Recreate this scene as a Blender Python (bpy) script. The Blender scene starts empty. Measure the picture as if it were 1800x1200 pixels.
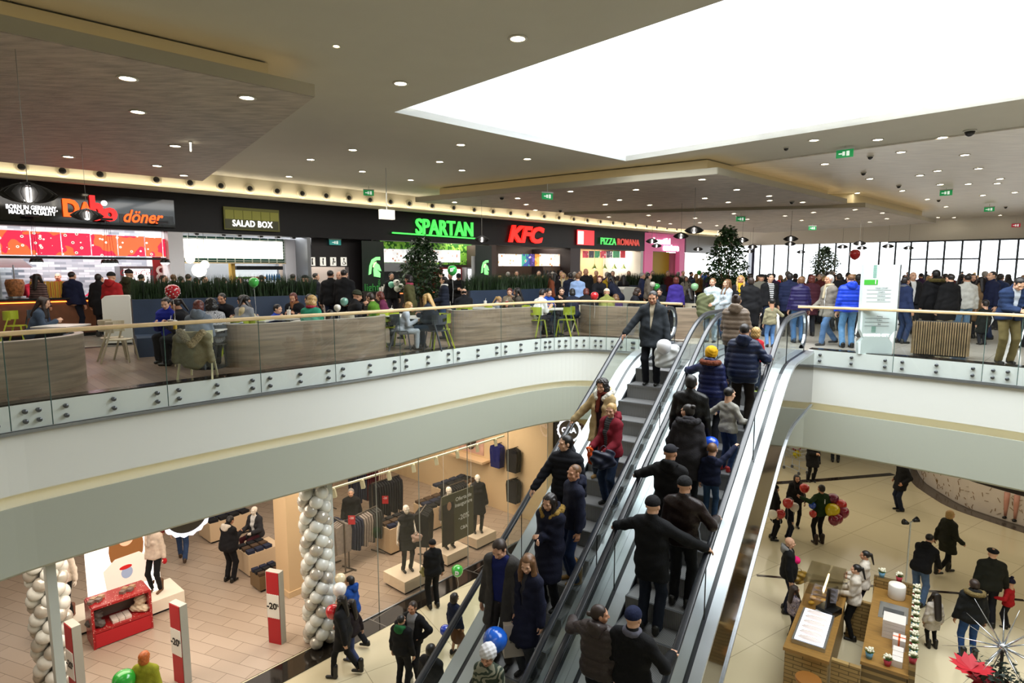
import bpy, math, random
import numpy as np
from mathutils import Vector, Matrix
random.seed(7); rng = np.random.default_rng(7)
S = bpy.context.scene
col = S.collection
PI = math.pi
# ---------------------------------------------------------------- camera, world, exposure, large lights
F, HY, EYE = 1060.0, 475.0, 1.85
PITCH = math.atan((600 - HY) / F); cp, sp = math.cos(PITCH), math.sin(PITCH)
cam = bpy.data.objects.new('camera', bpy.data.cameras.new('camera')); col.objects.link(cam)
cam.location = (0, 0, EYE); cam.rotation_euler = (PI / 2 - PITCH, 0, 0)
cam.data.sensor_width = 36; cam.data.lens = F / 1800 * 36; cam.data.clip_start = .05; cam.data.clip_end = 400
S.camera = cam
S.view_settings.view_transform = 'Standard'; S.view_settings.look = 'None'
S.view_settings.exposure = -0.1; S.view_settings.gamma = 1; S.view_settings.use_curve_mapping = False
S.cycles.use_denoising = True
S.cycles.max_bounces = 8; S.cycles.diffuse_bounces = 4; S.cycles.glossy_bounces = 3; S.cycles.transmission_bounces = 6
S.cycles.transparent_max_bounces = 12; S.cycles.sample_clamp_indirect = 6
S.cycles.caustics_reflective = False; S.cycles.caustics_refractive = False
S.cycles.use_adaptive_sampling = True; S.cycles.adaptive_threshold = 0.03
world = bpy.data.worlds.new('world'); S.world = world; world.use_nodes = True
bg = world.node_tree.nodes['Background']; bg.inputs[0].default_value = (.93, .97, 1, 1); bg.inputs[1].default_value = 4.0

def area(name, loc, rot, sx, sy, power, color=(1, 1, 1), shape='RECTANGLE', spread=None):
    l = bpy.data.lights.new(name, 'AREA'); l.shape = shape; l.size = sx; l.size_y = sy; l.energy = power; l.color = color
    if spread: l.spread = spread
    o = bpy.data.objects.new(name, l); col.objects.link(o); o.location = loc; o.rotation_euler = rot
    return o

# ---------------------------------------------------------------- pixel <-> place helpers (frame 1800 x 1200)
def ray(x, y):
    a = x - 900; b = 600 - y
    return Vector((a, F * cp + b * sp, b * cp - F * sp))
def at_z(x, y, z):
    r = ray(x, y); t = (z - EYE) / r.z
    return Vector((r.x * t, r.y * t, z))
def at_Y(x, y, Y):
    r = ray(x, y); t = Y / r.y
    return Vector((r.x * t, Y, EYE + r.z * t))
W0 = Vector((-13, 17.9, 0)); WD = Vector((.703, .711, 0)).normalized(); WN = Vector((WD.y, -WD.x, 0))
def Wp(s, d, z): p = W0 + WD * s + WN * d; return Vector((p.x, p.y, z))
def w_hit(x, y, d=0):       # where a sight line meets the food hall wall (or a plane parallel to it)
    r = ray(x, y); o = Vector((0, 0, EYE)); t = (W0 + WN * d - o).dot(WN) / r.dot(WN); p = o + r * t
    return (p - W0).dot(WD), p.z
WROT = math.atan2(WD.y, WD.x)

# ---------------------------------------------------------------- materials
MATS = {}
def lin(c):
    return tuple((x / 12.92 if x <= .04045 else ((x + .055) / 1.055) ** 2.4) for x in c)
def hexc(h): return lin(tuple(int(h[i:i + 2], 16) / 255 for i in (0, 2, 4)))
def mat(name, c='808080', rough=.6, metal=0., noise=0., nscale=8., emit=0., bump=0., bscale=40., spec=.5, stretch=None, alpha=1, trans=0., ecol=None, coat=0):
    if name in MATS: return MATS[name]
    m = bpy.data.materials.new(name); m.use_nodes = True; MATS[name] = m
    nt = m.node_tree; b = nt.nodes['Principled BSDF']
    c = hexc(c) if isinstance(c, str) else c
    b.inputs['Base Color'].default_value = (*c, 1); b.inputs['Roughness'].default_value = rough; b.inputs['Metallic'].default_value = metal
    b.inputs['Specular IOR Level'].default_value = spec; b.inputs['Transmission Weight'].default_value = trans
    b.inputs['Alpha'].default_value = alpha; b.inputs['Coat Weight'].default_value = coat
    if emit:
        b.inputs['Emission Color'].default_value = (*(hexc(ecol) if ecol else c), 1); b.inputs['Emission Strength'].default_value = emit
    if noise or bump:
        tc = nt.nodes.new('ShaderNodeTexCoord'); mp = nt.nodes.new('ShaderNodeMapping'); nt.links.new(tc.outputs['Object'], mp.inputs[0])
        if stretch: mp.inputs['Scale'].default_value = stretch
        if noise:
            n = nt.nodes.new('ShaderNodeTexNoise'); n.inputs['Scale'].default_value = nscale; n.inputs['Detail'].default_value = 4
            nt.links.new(mp.outputs[0], n.inputs['Vector'])
            mx = nt.nodes.new('ShaderNodeMix'); mx.data_type = 'RGBA'
            mx.inputs[6].default_value = (*[max(0, x * (1 - noise)) for x in c], 1); mx.inputs[7].default_value = (*[min(1, x * (1 + noise)) for x in c], 1)
            rp = nt.nodes.new('ShaderNodeMapRange'); rp.inputs[1].default_value = .3; rp.inputs[2].default_value = .7
            nt.links.new(n.outputs['Fac'], rp.inputs[0]); nt.links.new(rp.outputs[0], mx.inputs[0]); nt.links.new(mx.outputs[2], b.inputs['Base Color'])
        if bump:
            n2 = nt.nodes.new('ShaderNodeTexNoise'); n2.inputs['Scale'].default_value = bscale; n2.inputs['Detail'].default_value = 3
            nt.links.new(mp.outputs[0], n2.inputs['Vector'])
            bm = nt.nodes.new('ShaderNodeBump'); bm.inputs['Strength'].default_value = bump; bm.inputs['Distance'].default_value = .02
            nt.links.new(n2.outputs['Fac'], bm.inputs['Height']); nt.links.new(bm.outputs[0], b.inputs['Normal'])
    return m
def grid_mat(name, c1, c2, grout, bw, rh, mortar=.01, rough=.35, rot=0., offset=.5, bump=0, spec=.5, axes=None, coat=0):
    """tiles, planks or bricks: a brick pattern laid in metres"""
    if name in MATS: return MATS[name]
    m = mat(name, c1, rough, spec=spec, coat=coat); nt = m.node_tree; b = nt.nodes['Principled BSDF']
    tc = nt.nodes.new('ShaderNodeTexCoord'); mp = nt.nodes.new('ShaderNodeMapping'); nt.links.new(tc.outputs['Object'], mp.inputs[0])
    src = mp.outputs[0]
    if axes:
        sx = nt.nodes.new('ShaderNodeSeparateXYZ'); cx = nt.nodes.new('ShaderNodeCombineXYZ'); nt.links.new(tc.outputs['Object'], sx.inputs[0])
        nt.links.new(sx.outputs[axes[0]], cx.inputs[0]); nt.links.new(sx.outputs[axes[1]], cx.inputs[1]); nt.links.new(cx.outputs[0], mp.inputs[0])
    mp.inputs['Rotation'].default_value = (0, 0, rot)
    br = nt.nodes.new('ShaderNodeTexBrick'); nt.links.new(src, br.inputs['Vector'])
    br.inputs['Color1'].default_value = (*hexc(c1), 1); br.inputs['Color2'].default_value = (*hexc(c2), 1); br.inputs['Mortar'].default_value = (*hexc(grout), 1)
    br.inputs['Scale'].default_value = 1; br.inputs['Mortar Size'].default_value = mortar; br.inputs['Brick Width'].default_value = bw; br.inputs['Row Height'].default_value = rh
    br.inputs['Mortar Smooth'].default_value = 0; br.offset = offset
    nt.links.new(br.outputs['Color'], b.inputs['Base Color'])
    return m
def stripes_mat(name, c1, c2, axis='Z', scale=10., rough=.8, noise=3.):
    if name in MATS: return MATS[name]
    m = mat(name, c1, rough); nt = m.node_tree; b = nt.nodes['Principled BSDF']
    tc = nt.nodes.new('ShaderNodeTexCoord'); w = nt.nodes.new('ShaderNodeTexWave'); w.bands_direction = axis; w.inputs['Scale'].default_value = scale; w.inputs['Distortion'].default_value = noise
    nt.links.new(tc.outputs['Object'], w.inputs['Vector']); r = nt.nodes.new('ShaderNodeValToRGB'); r.color_ramp.interpolation = 'CONSTANT'
    r.color_ramp.elements[0].color = (*hexc(c1), 1); r.color_ramp.elements[1].color = (*hexc(c2), 1); r.color_ramp.elements[1].position = .5
    nt.links.new(w.outputs['Fac'], r.inputs[0]); nt.links.new(r.outputs[0], b.inputs['Base Color'])
    return m
def glass_mat(name, tint='EAF4F0', refl=.08, rough=0.0, fr=.5):
    """thin pane: mostly see-through with a mirror film that grows at grazing angles"""
    if name in MATS: return MATS[name]
    m = bpy.data.materials.new(name); m.use_nodes = True; MATS[name] = m; nt = m.node_tree; nt.nodes.clear()
    out = nt.nodes.new('ShaderNodeOutputMaterial'); t = nt.nodes.new('ShaderNodeBsdfTransparent'); g = nt.nodes.new('ShaderNodeBsdfGlossy')
    t.inputs[0].default_value = (*hexc(tint), 1); g.inputs['Roughness'].default_value = rough
    lw = nt.nodes.new('ShaderNodeLayerWeight'); lw.inputs[0].default_value = .35
    ad = nt.nodes.new('ShaderNodeMath'); ad.operation = 'MULTIPLY_ADD'; ad.inputs[1].default_value = fr; ad.inputs[2].default_value = refl; ad.use_clamp = True
    nt.links.new(lw.outputs['Fresnel'], ad.inputs[0])
    mx = nt.nodes.new('ShaderNodeMixShader'); nt.links.new(ad.outputs[0], mx.inputs[0]); nt.links.new(t.outputs[0], mx.inputs[1]); nt.links.new(g.outputs[0], mx.inputs[2])
    nt.links.new(mx.outputs[0], out.inputs[0])
    return m

# ---------------------------------------------------------------- mesh helpers
class MB:
    def __init__(s): s.v = []; s.f = []; s.m = []; s.cur = 0
    def box(s, c, d, rz=0.0, M=None):
        cx, cy, cz = c; dx, dy, dz = d[0] / 2, d[1] / 2, d[2] / 2; n = len(s.v); ca, sa = math.cos(rz), math.sin(rz)
        for z in (-dz, dz):
            for (x, y) in ((-dx, -dy), (dx, -dy), (dx, dy), (-dx, dy)):
                p = Vector((cx + x * ca - y * sa, cy + x * sa + y * ca, cz + z)); s.v.append(M @ p if M else p)
        s.faces([(0, 3, 2, 1), (4, 5, 6, 7), (0, 1, 5, 4), (1, 2, 6, 5), (2, 3, 7, 6), (3, 0, 4, 7)], n); return s
    def faces(s, fs, n=0):
        for f in fs: s.f.append(tuple(i + n for i in f)); s.m.append(s.cur)
    def bar(s, a, b, w, h=None, up=(0, 0, 1)):
        """straight square bar from a to b"""
        a = Vector(a); b = Vector(b); h = h or w; d = (b - a).normalized(); up = Vector(up)
        if abs(d.dot(up)) > .98: up = Vector((1, 0, 0))
        r = d.cross(up).normalized(); u = r.cross(d).normalized(); n = len(s.v)
        for p in (a, b):
            for i, j in ((-1, -1), (1, -1), (1, 1), (-1, 1)): s.v.append(p + r * (i * w / 2) + u * (j * h / 2))
        s.faces([(0, 1, 2, 3), (7, 6, 5, 4), (0, 4, 5, 1), (1, 5, 6, 2), (2, 6, 7, 3), (3, 7, 4, 0)], n); return s
    def tube(s, pts, r, k=8, closed=False, cap=True):
        pts = [Vector(p) for p in pts]; rs = r if isinstance(r, (list, tuple)) else [r] * len(pts); n0 = len(s.v); prev = None
        for i, p in enumerate(pts):
            if closed: d = pts[(i + 1) % len(pts)] - pts[i - 1]
            else: d = pts[min(i + 1, len(pts) - 1)] - pts[max(i - 1, 0)]
            d = d.normalized() if d.length > 1e-9 else Vector((0, 0, 1))
            if prev is None: prev = d.orthogonal().normalized()
            u = prev - d * prev.dot(d); u = u.normalized() if u.length > 1e-6 else d.orthogonal().normalized(); w = d.cross(u); prev = u
            for j in range(k):
                a = 2 * PI * j / k; s.v.append(p + u * (math.cos(a) * rs[i]) + w * (math.sin(a) * rs[i]))
        m = len(pts)
        for i in range(m if closed else m - 1):
            for j in range(k):
                a = n0 + i * k + j; b = n0 + i * k + (j + 1) % k; c = n0 + ((i + 1) % m) * k
                s.f.append((a, b, c + (j + 1) % k, c + j)); s.m.append(s.cur)
        if cap and not closed:
            s.f.append(tuple(n0 + j for j in reversed(range(k)))); s.m.append(s.cur)
            s.f.append(tuple(n0 + (m - 1) * k + j for j in range(k))); s.m.append(s.cur)
        return s
    def lathe(s, prof, c=(0, 0, 0), k=16, M=None, caps=True):
        n0 = len(s.v)
        for (r, z) in prof:
            for j in range(k):
                a = 2 * PI * j / k; p = Vector((c[0] + r * math.cos(a), c[1] + r * math.sin(a), c[2] + z)); s.v.append(M @ p if M else p)
        for i in range(len(prof) - 1):
            for j in range(k):
                a = n0 + i * k + j; b = n0 + i * k + (j + 1) % k; s.f.append((a, b, b + k, a + k)); s.m.append(s.cur)
        if caps and prof[0][0] > 1e-4: s.f.append(tuple(n0 + j for j in reversed(range(k)))); s.m.append(s.cur)
        if caps and prof[-1][0] > 1e-4: s.f.append(tuple(n0 + (len(prof) - 1) * k + j for j in range(k))); s.m.append(s.cur)
        return s
    def ball(s, c, r, k=14, sq=(1, 1, 1), M=None):
        n = max(5, k // 2); n0 = len(s.v)
        for i in range(n + 1):
            t = PI * i / n
            for j in range(k):
                a = 2 * PI * j / k; p = Vector((c[0] + r * sq[0] * math.sin(t) * math.cos(a), c[1] + r * sq[1] * math.sin(t) * math.sin(a), c[2] - r * sq[2] * math.cos(t))); s.v.append(M @ p if M else p)
        for i in range(n):
            for j in range(k):
                a = n0 + i * k + j; b = n0 + i * k + (j + 1) % k; s.f.append((a, b, b + k, a + k)); s.m.append(s.cur)
        return s
    def prism(s, poly, z0, z1, M=None):
        n = len(s.v); k = len(poly)
        for z in (z0, z1):
            for p in poly: q = Vector((p[0], p[1], z)); s.v.append(M @ q if M else q)
        s.f.append(tuple(n + i for i in reversed(range(k)))); s.m.append(s.cur)
        s.f.append(tuple(n + k + i for i in range(k))); s.m.append(s.cur)
        for i in range(k):
            j = (i + 1) % k; s.f.append((n + i, n + j, n + k + j, n + k + i)); s.m.append(s.cur)
        return s
    def sweep(s, path, prof, closed=False):
        """profile points (offset to the right of the path, z) carried along a level path"""
        path = [Vector((p[0], p[1], 0)) for p in path]; n0 = len(s.v); k = len(prof); m = len(path)
        for i, p in enumerate(path):
            if closed: d = (path[(i + 1) % m] - path[i - 1])
            else: d = path[min(i + 1, m - 1)] - path[max(i - 1, 0)]
            d.normalize(); r = Vector((d.y, -d.x, 0)); 
            for (o, z) in prof: s.v.append(p + r * o + Vector((0, 0, z)))
        for i in range(m if closed else m - 1):
            for j in range(k - 1):
                a = n0 + i * k + j; b = n0 + ((i + 1) % m) * k + j; s.f.append((a, b, b + 1, a + 1)); s.m.append(s.cur)
        return s
    def ring_sweep(s, path, prof, closed=False):
        """same with a closed profile and end caps: a solid"""
        n0 = len(s.v); s.sweep(path, list(prof) + [prof[0]], closed); k = len(prof) + 1
        if not closed:
            s.f.append(tuple(n0 + j for j in range(k - 1))); s.m.append(s.cur)
            e = n0 + (len(path) - 1) * k; s.f.append(tuple(e + j for j in reversed(range(k - 1)))); s.m.append(s.cur)
        return s
    def mesh(s, name, mats, smooth=False, auto=None):
        me = bpy.data.meshes.new(name); me.from_pydata([tuple(v) for v in s.v], [], s.f)
        mats = mats if isinstance(mats, (list, tuple)) else [mats]
        for m in mats: me.materials.append(m)
        me.polygons.foreach_set('material_index', s.m)
        if smooth: me.polygons.foreach_set('use_smooth', [True] * len(me.polygons))
        me.update(); return me
    def build(s, name, mats, parent=None, smooth=False, loc=None, rot=None, recalc=False):
        me = s.mesh(name, mats, smooth)
        if recalc:
            import bmesh
            b = bmesh.new(); b.from_mesh(me); bmesh.ops.recalc_face_normals(b, faces=b.faces); b.to_mesh(me); b.free()
        o = bpy.data.objects.new(name, me); col.objects.link(o)
        if parent: o.parent = parent
        if loc is not None: o.location = loc
        if rot is not None: o.rotation_euler = rot
        return o
def tag(o, label=None, cat=None, group=None, kind=None):
    if label: o['label'] = label
    if cat: o['category'] = cat
    if group: o['group'] = group
    if kind: o['kind'] = kind
    return o
def empty(name, loc, rz=0, label=None, cat=None, group=None):
    o = bpy.data.objects.new(name, None); col.objects.link(o); o.location = loc; o.rotation_euler = (0, 0, rz); o.empty_display_size = .2
    return tag(o, label, cat, group)
def struct(name, mb, m, smooth=False, recalc=False):
    return tag(mb.build(name, m, smooth=smooth, recalc=recalc), kind='structure')
def kids(o): return [c for c in KID.get(o.name, [])]
def dup(o, loc=None, rz=None, label=None, group=None, parent=None):
    """a copy of a thing with copies of its parts and their sub-parts"""
    c = o.copy(); col.objects.link(c); c.parent = parent
    if parent: c.matrix_parent_inverse = o.matrix_parent_inverse.copy()
    if loc is not None: c.location = loc
    if rz is not None: c.rotation_euler = (0, 0, rz)
    if label: c['label'] = label
    if group: c['group'] = group
    for ch in list(o.children): dup(ch, parent=c)
    return c
def text(name, body, M, size, m, parent=None, extrude=.01, bold=0., sx=1., align='CENTER', shear=0., spacing=1.):
    cu = bpy.data.curves.new(name, 'FONT'); cu.body = body; cu.size = size; cu.extrude = extrude; cu.offset = bold; cu.align_x = align; cu.align_y = 'CENTER'; cu.shear = shear
    cu.space_character = spacing; cu.space_line = .8; cu.resolution_u = 3
    cu.materials.append(m); q = bpy.data.objects.new(name, cu); col.objects.link(q); bpy.context.view_layer.update()
    me = bpy.data.meshes.new_from_object(q.evaluated_get(bpy.context.evaluated_depsgraph_get())); bpy.data.objects.remove(q); bpy.data.curves.remove(cu); me.name = name
    o = bpy.data.objects.new(name, me); col.objects.link(o)
    if parent: o.parent = parent
    o.matrix_basis = M @ Matrix.Diagonal((sx, 1, 1, 1)); return o
def wallM(s, d, z):   # frame on the food hall wall: x along the wall, y up, facing the hall
    p = Wp(s, d, z); X = WD; Yv = Vector((0, 0, 1)); Z = X.cross(Yv)
    return Matrix(((X.x, Yv.x, Z.x, p.x), (X.y, Yv.y, Z.y, p.y), (X.z, Yv.z, Z.z, p.z), (0, 0, 0, 1)))
# ================================================================ SETTING
ZL = -6.0; ZC = 5.05
white = mat('white_paint', 'D9DBD8', .55, noise=.02, nscale=2)
ceil_m = mat('ceiling_paint', 'BDBBB0', .7, noise=.02, nscale=1.5)
stl = mat('brushed_steel', 'B8BEC4', .28, metal=.9, noise=.08, nscale=3, stretch=(1, 1, 12))
dark = mat('dark_metal', '1B1D20', .35, metal=.4)
rubber = mat('black_rubber', '24282E', .28, spec=.8)
blackpaint = mat('black_paint', '0C0D0F', .35)

def smooth_path(pts, it=3):
    for _ in range(it):
        q = [pts[0]]
        for a, b in zip(pts, pts[1:]):
            q += [(a[0] * .75 + b[0] * .25, a[1] * .75 + b[1] * .25), (a[0] * .25 + b[0] * .75, a[1] * .25 + b[1] * .75)]
        q.append(pts[-1]); pts = q
    return pts
EDGE_L = smooth_path([(-7.2, 2.5), (-7.6, 5.6), (-7.3, 7.6), (-6.2, 9.0), (-4.61, 10.71), (-3.1, 12.2), (-1.36, 14.25), (-.2, 15.5), (.8, 16.4), (1.8, 16.95), (2.75, 16.65), (3.6, 16.05), (4.35, 15.4)])
EDGE_R = smooth_path([(7.0, 14.1), (7.75, 13.4), (8.6, 12.6), (9.5, 11.7), (10.4, 10.6), (11.1, 9.3), (11.4, 7), (11.4, 2)])
EDGE = EDGE_L + EDGE_R
# one wall / floor outline of the whole hall
WL0 = Wp(-12, 0, 0); WE = Wp(41, 0, 0); FARD = Vector((.766, -.643, 0)).normalized(); FE = WE + FARD * 34
BACK = [(34, -10), (-26, -10)]
wood_floor = grid_mat('wood_plank_floor', '8A7765', '6F5E4F', '4E4238', 1.6, .16, .004, .35, rot=WROT)
tile_floor = grid_mat('upper_tile_floor', 'CFC8BB', 'C8C1B3', 'A39C8F', .9, .9, .006, .16, rot=PI / 4, offset=0)
low_tile = grid_mat('lower_tile_floor', 'CDC2A2', 'C7BC9C', '9A9076', 1.8, 1.8, .007, .12, rot=math.radians(57), offset=0)
shop_tile = grid_mat('shop_floor_tile', 'AC9A88', 'A2907E', '7C6C5C', .9, .3, .006, .25, rot=math.radians(20))
granite = grid_mat('black_granite', '17130F', '1D1814', '6A655C', 1.2, 3, .01, .1, rot=math.radians(33))
# --- upper floor
mb = MB(); mb.prism([(p[0], p[1]) for p in EDGE] + [(34, 2), (60, 20), (60, 75), (20, 75), (WE.x, WE.y), (WL0.x, WL0.y), (-26, 2.5)], -.3, 0)
struct('floor', mb, tile_floor, recalc=True)
# wood laid food court zone, slightly proud of the tiles
def strip_between(a, b): return a + list(reversed(b))
inner = [Wp(-11, 4.6, 0), Wp(3.5, 4.6, 0), Wp(12, 4.8, 0), Wp(27, 5, 0)]
wz = [(p[0] + .0, p[1] + .12) for p in EDGE_L[:-6]] + [(3.2, 16.6), (4.6, 16.2), (9.5, 22), (11.5, 30)] + [(p.x, p.y) for p in reversed(inner)]
mb = MB(); mb.prism(wz, .0, .012); struct('floor_wood_zone', mb, wood_floor, recalc=True)
mb = MB(); mb.ring_sweep([(p.x, p.y) for p in inner], [(-.14, .0), (-.14, .016), (.1, .016), (.1, .0)]); struct('trim_1', mb, mat('dark_trim', '2A2623', .4))
# dark stone rim along the gallery edge
# --- slab fascia: swept along the void edge
def right_off(path, o):
    out = []; n = len(path)
    for i in range(n):
        a = Vector(path[max(i - 1, 0)]); b = Vector(path[min(i + 1, n - 1)]); d = (b - a).normalized(); out.append((path[i][0] + d.y * o, path[i][1] - d.x * o))
    return out
fas = mat('fascia_paint', 'DADDD8', .5)
cove_m = mat('cove_light', 'FFE9B8', .5, emit=2.4, ecol='FFE2A0')
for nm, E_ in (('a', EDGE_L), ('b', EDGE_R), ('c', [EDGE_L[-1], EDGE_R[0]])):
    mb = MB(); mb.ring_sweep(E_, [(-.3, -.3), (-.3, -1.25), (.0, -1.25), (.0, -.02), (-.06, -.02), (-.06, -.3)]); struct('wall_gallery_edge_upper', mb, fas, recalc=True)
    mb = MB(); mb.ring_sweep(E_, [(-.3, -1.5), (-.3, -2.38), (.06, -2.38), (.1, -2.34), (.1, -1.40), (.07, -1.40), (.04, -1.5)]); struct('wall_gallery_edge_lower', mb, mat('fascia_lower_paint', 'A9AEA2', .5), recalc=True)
    if nm != 'c':
        mb = MB(); mb.sweep(E_, [(-.2, -1.5), (-.2, -1.25)]); struct('wall_gallery_cove_back', mb, fas)
        mb = MB(); mb.ring_sweep(E_, [(-.02, -1.5), (-.02, -1.47), (.03, -1.47), (.03, -1.5)]); tag(mb.build('cove_light_strip', cove_m, recalc=True), 'warm LED strip glowing in the recess of the %s gallery edge' % ('long left' if nm == 'a' else 'right'), 'light strip')
# dark metal drip line under the glass
for nm, E_ in (('a', EDGE_L), ('b', EDGE_R)):
    mb = MB(); mb.ring_sweep(E_, [(.0, -.40), (.0, -.36), (.07, -.36), (.07, -.40)]); struct('trim_2', mb, stl)
    mb = MB(); mb.ring_sweep(E_, [(-.28, .012), (-.28, .02), (-.02, .02), (-.02, .012)]); struct('trim_3', mb, mat('dark_stone_rim', '2B2622', .15, noise=.5, nscale=10))
# --- ceiling of the lower level
mb = MB(); mb.prism([(p[0] - 0, p[1]) for p in right_off(EDGE, -.2)] + [(34, 2), (34, 34), (WE.x, WE.y), (WL0.x, WL0.y), (-26, 2.5)], -2.38, -2.3); struct('ceiling_lower', mb, ceil_m, recalc=True)
# --- lower floor
mb = MB(); mb.prism([(-26, -10), (34, -10), (34, 48), (-26, 48)], ZL - .2, ZL); struct('floor_lower', mb, low_tile)
# --- main ceiling with the skylight well
def cz(x, y, z=ZC): return at_z(x, y, z)
kA = cz(693, 197); kS = cz(1100, 283); e1 = (kS - kA).normalized(); e2 = Vector((e1.y, -e1.x, 0)); hl = (kS - kA).length
def U(a, b, z): p = kA + e1 * a + e2 * b; return Vector((p.x, p.y, z))
LB = 15.5
mb = MB()
def quad(mb, a, b, c, d): n = len(mb.v); mb.v += [a, b, c, d]; mb.faces([(0, 1, 2, 3)], n)
for (a0, a1, b0, b1) in ((-40, 0, -40, 40), (hl, 50, -40, 40), (0, hl, -40, 0), (0, hl, LB, 40)):
    p = [U(a0, b0, 0), U(a1, b0, 0), U(a1, b1, 0), U(a0, b1, 0)]; mb.prism([(q.x, q.y) for q in p], ZC, ZC + .15)
struct('ceiling', mb, ceil_m, recalc=True)
ZS = 6.85
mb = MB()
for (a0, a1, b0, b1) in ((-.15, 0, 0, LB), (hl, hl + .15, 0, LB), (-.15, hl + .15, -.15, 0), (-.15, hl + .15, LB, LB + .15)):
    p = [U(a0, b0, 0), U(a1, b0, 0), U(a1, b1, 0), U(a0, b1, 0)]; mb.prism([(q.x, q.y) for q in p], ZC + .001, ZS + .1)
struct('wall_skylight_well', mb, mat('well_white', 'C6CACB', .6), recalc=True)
c = U(hl / 2, LB / 2, ZS + .1)
area('skylight_daylight', c, (0, 0, math.atan2(e1.y, e1.x)), hl, LB, 1800, (.95, .98, 1))
# streaky ceiling field on the right
stre = mat('streaky_ceiling', 'DCD6CC', .4, noise=.1, nscale=1.2, stretch=(1, 6, 1), bump=.5, bscale=1.2)
pt = [cz(1240 + 2000 * .311, 160 + 190 * .311, 4.98), cz(1310, 291, 4.98)]
dd = (pt[0] - pt[1]).normalized(); q0 = pt[1] - dd * 26; q1 = pt[1] + dd * 26
nn = Vector((-dd.y, dd.x, 0)); nn = nn if nn.y > 0 else -nn
mb = MB(); mb.prism([(p.x, p.y) for p in (q0, q1, q1 + nn * 40, q0 + nn * 40)], 5.01, 5.045); struct('ceiling_streaky', mb, stre, recalc=True)
# dropped panels
def leaf_mat(name, c):
    m = mat(name, c, .6, metal=.1, noise=.25, nscale=2.2, stretch=(1, 3.5, 1), bump=1.0, bscale=7); return m
panel_m = leaf_mat('dropped_panel', 'ADA499')
rim_m = mat('panel_rim', 'B3AC97', .5); tier_m = mat('panel_tier', 'C6C0A6', .6)
def inset(poly, d):
    n = len(poly); out = []
    for i in range(n):
        p0, p1, p2 = Vector(poly[i - 1]), Vector(poly[i]), Vector(poly[(i + 1) % n]); d1 = (p1 - p0).normalized(); d2 = (p2 - p1).normalized()
        n1 = Vector((-d1.y, d1.x)); n2 = Vector((-d2.y, d2.x)); b = (n1 + n2).normalized(); out.append(tuple(p1 + b * d / max(.3, b.dot(n1))))
    return out
def drop(poly, z, n):
    a = sum(poly[i][0] * poly[(i + 1) % len(poly)][1] - poly[(i + 1) % len(poly)][0] * poly[i][1] for i in range(len(poly)))
    if a < 0: poly = poly[::-1]
    mb = MB(); mb.prism(poly, z, z + .02); mb.build('x', panel_m, recalc=True).name = 'ceiling_panel'; o = col.objects[-1]
    tag(o, kind='structure')
    mb = MB(); P = poly + [poly[0]]
    for a, b in zip(P, P[1:]): mb.bar((*a, z + .10), (*b, z + .10), .03, .18)
    mb.prism(inset(poly, .02), z + .15, z + .17); struct('ceiling_panel_rim', mb, rim_m, recalc=True)
    ip = inset(poly, .55); mb = MB(); mb.prism(ip, z + .17, ZC - .03); struct('ceiling_panel_tier', mb, tier_m, recalc=True)
    mb = MB(); ip2 = inset(poly, .3); P = ip2 + [ip2[0]]
    for a, b in zip(P, P[1:]): mb.bar((*a, z + .2), (*b, z + .2), .05, .03)
    tag(mb.build('cove_light_strip', mat('cove_light_soft', 'FFE6B0', .5, emit=2.2, ecol='FFDDA0')), 'warm cove light on top of the %s dropped ceiling panel' % n, 'light strip')
k = 620 / 1800; k2 = 560 / 1800
def g(x, y, z, K=k, ox=680, oy=270): p = at_z(ox + x * K, oy + y * K, z); return (p.x, p.y)
z = 4.5; a = at_z(552, 171, z); b = at_z(356, 318, z); c0 = at_z(0, 56, z); dn = (c0 - a); far = c0 + dn * 2.5
drop([(a.x, a.y), (b.x, b.y), (b.x + dn.x * 3.5, b.y + dn.y * 3.5), (far.x, far.y)], z, 'near left')
z = 4.5; L_ = g(147, 247, z); F_ = g(1685, 105, z); R_ = g(797, 636, z, k2, 1240, 160)
drop([L_, F_, R_, (7.5, 32)], z, 'middle')
z = 4.38; A_ = g(905, 312, z); B_ = g(900, 657, z, k2, 1240, 160); C_ = g(1300, 745, z, k2, 1240, 160)
drop([A_, B_, C_, (17.2, 41.5), (9.5, 37)], z, 'far')
# --- food hall wall: cream strip with round jet nozzles, black band
cream = mat('cream_strip', 'D6D0BC', .6)
BZ0, BZ1, CZ1 = 3.1, 4.36, ZC
mb = MB(); mb.ring_sweep([tuple(Wp(s, 0, 0)[:2]) for s in (-12, 31.2)], [(0, BZ0), (0, BZ1), (-.5, BZ1), (-.5, BZ0)]); struct('wall_food_band', mb, mat('black_band', '0A090C', .45, spec=.3), recalc=True)
mb = MB(); mb.ring_sweep([tuple(Wp(s, 0, 0)[:2]) for s in (-12, 41)], [(.02, BZ1), (.20, BZ1 + .02), (.20, BZ1 + .12), (.17, BZ1 + .12), (.16, BZ1 + .06), (.0, BZ1 + .06), (-.06, BZ1 + .2), (.0, CZ1), (-.5, CZ1), (-.5, BZ1)]); struct('wall_food_cream', mb, cream, recalc=True)
mb = MB(); mb.ring_sweep([tuple(Wp(s, 0, 0)[:2]) for s in (-12, 41)], [(.05, BZ1 + .065), (.05, BZ1 + .08), (.13, BZ1 + .08), (.13, BZ1 + .065)]); tag(mb.build('cove_light_strip', mat('cove_light_b', 'FFE9B8', .5, emit=13, ecol='FFF0D6'), recalc=True), 'warm light strip running along the cream band above the food counters', 'light strip')
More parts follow.
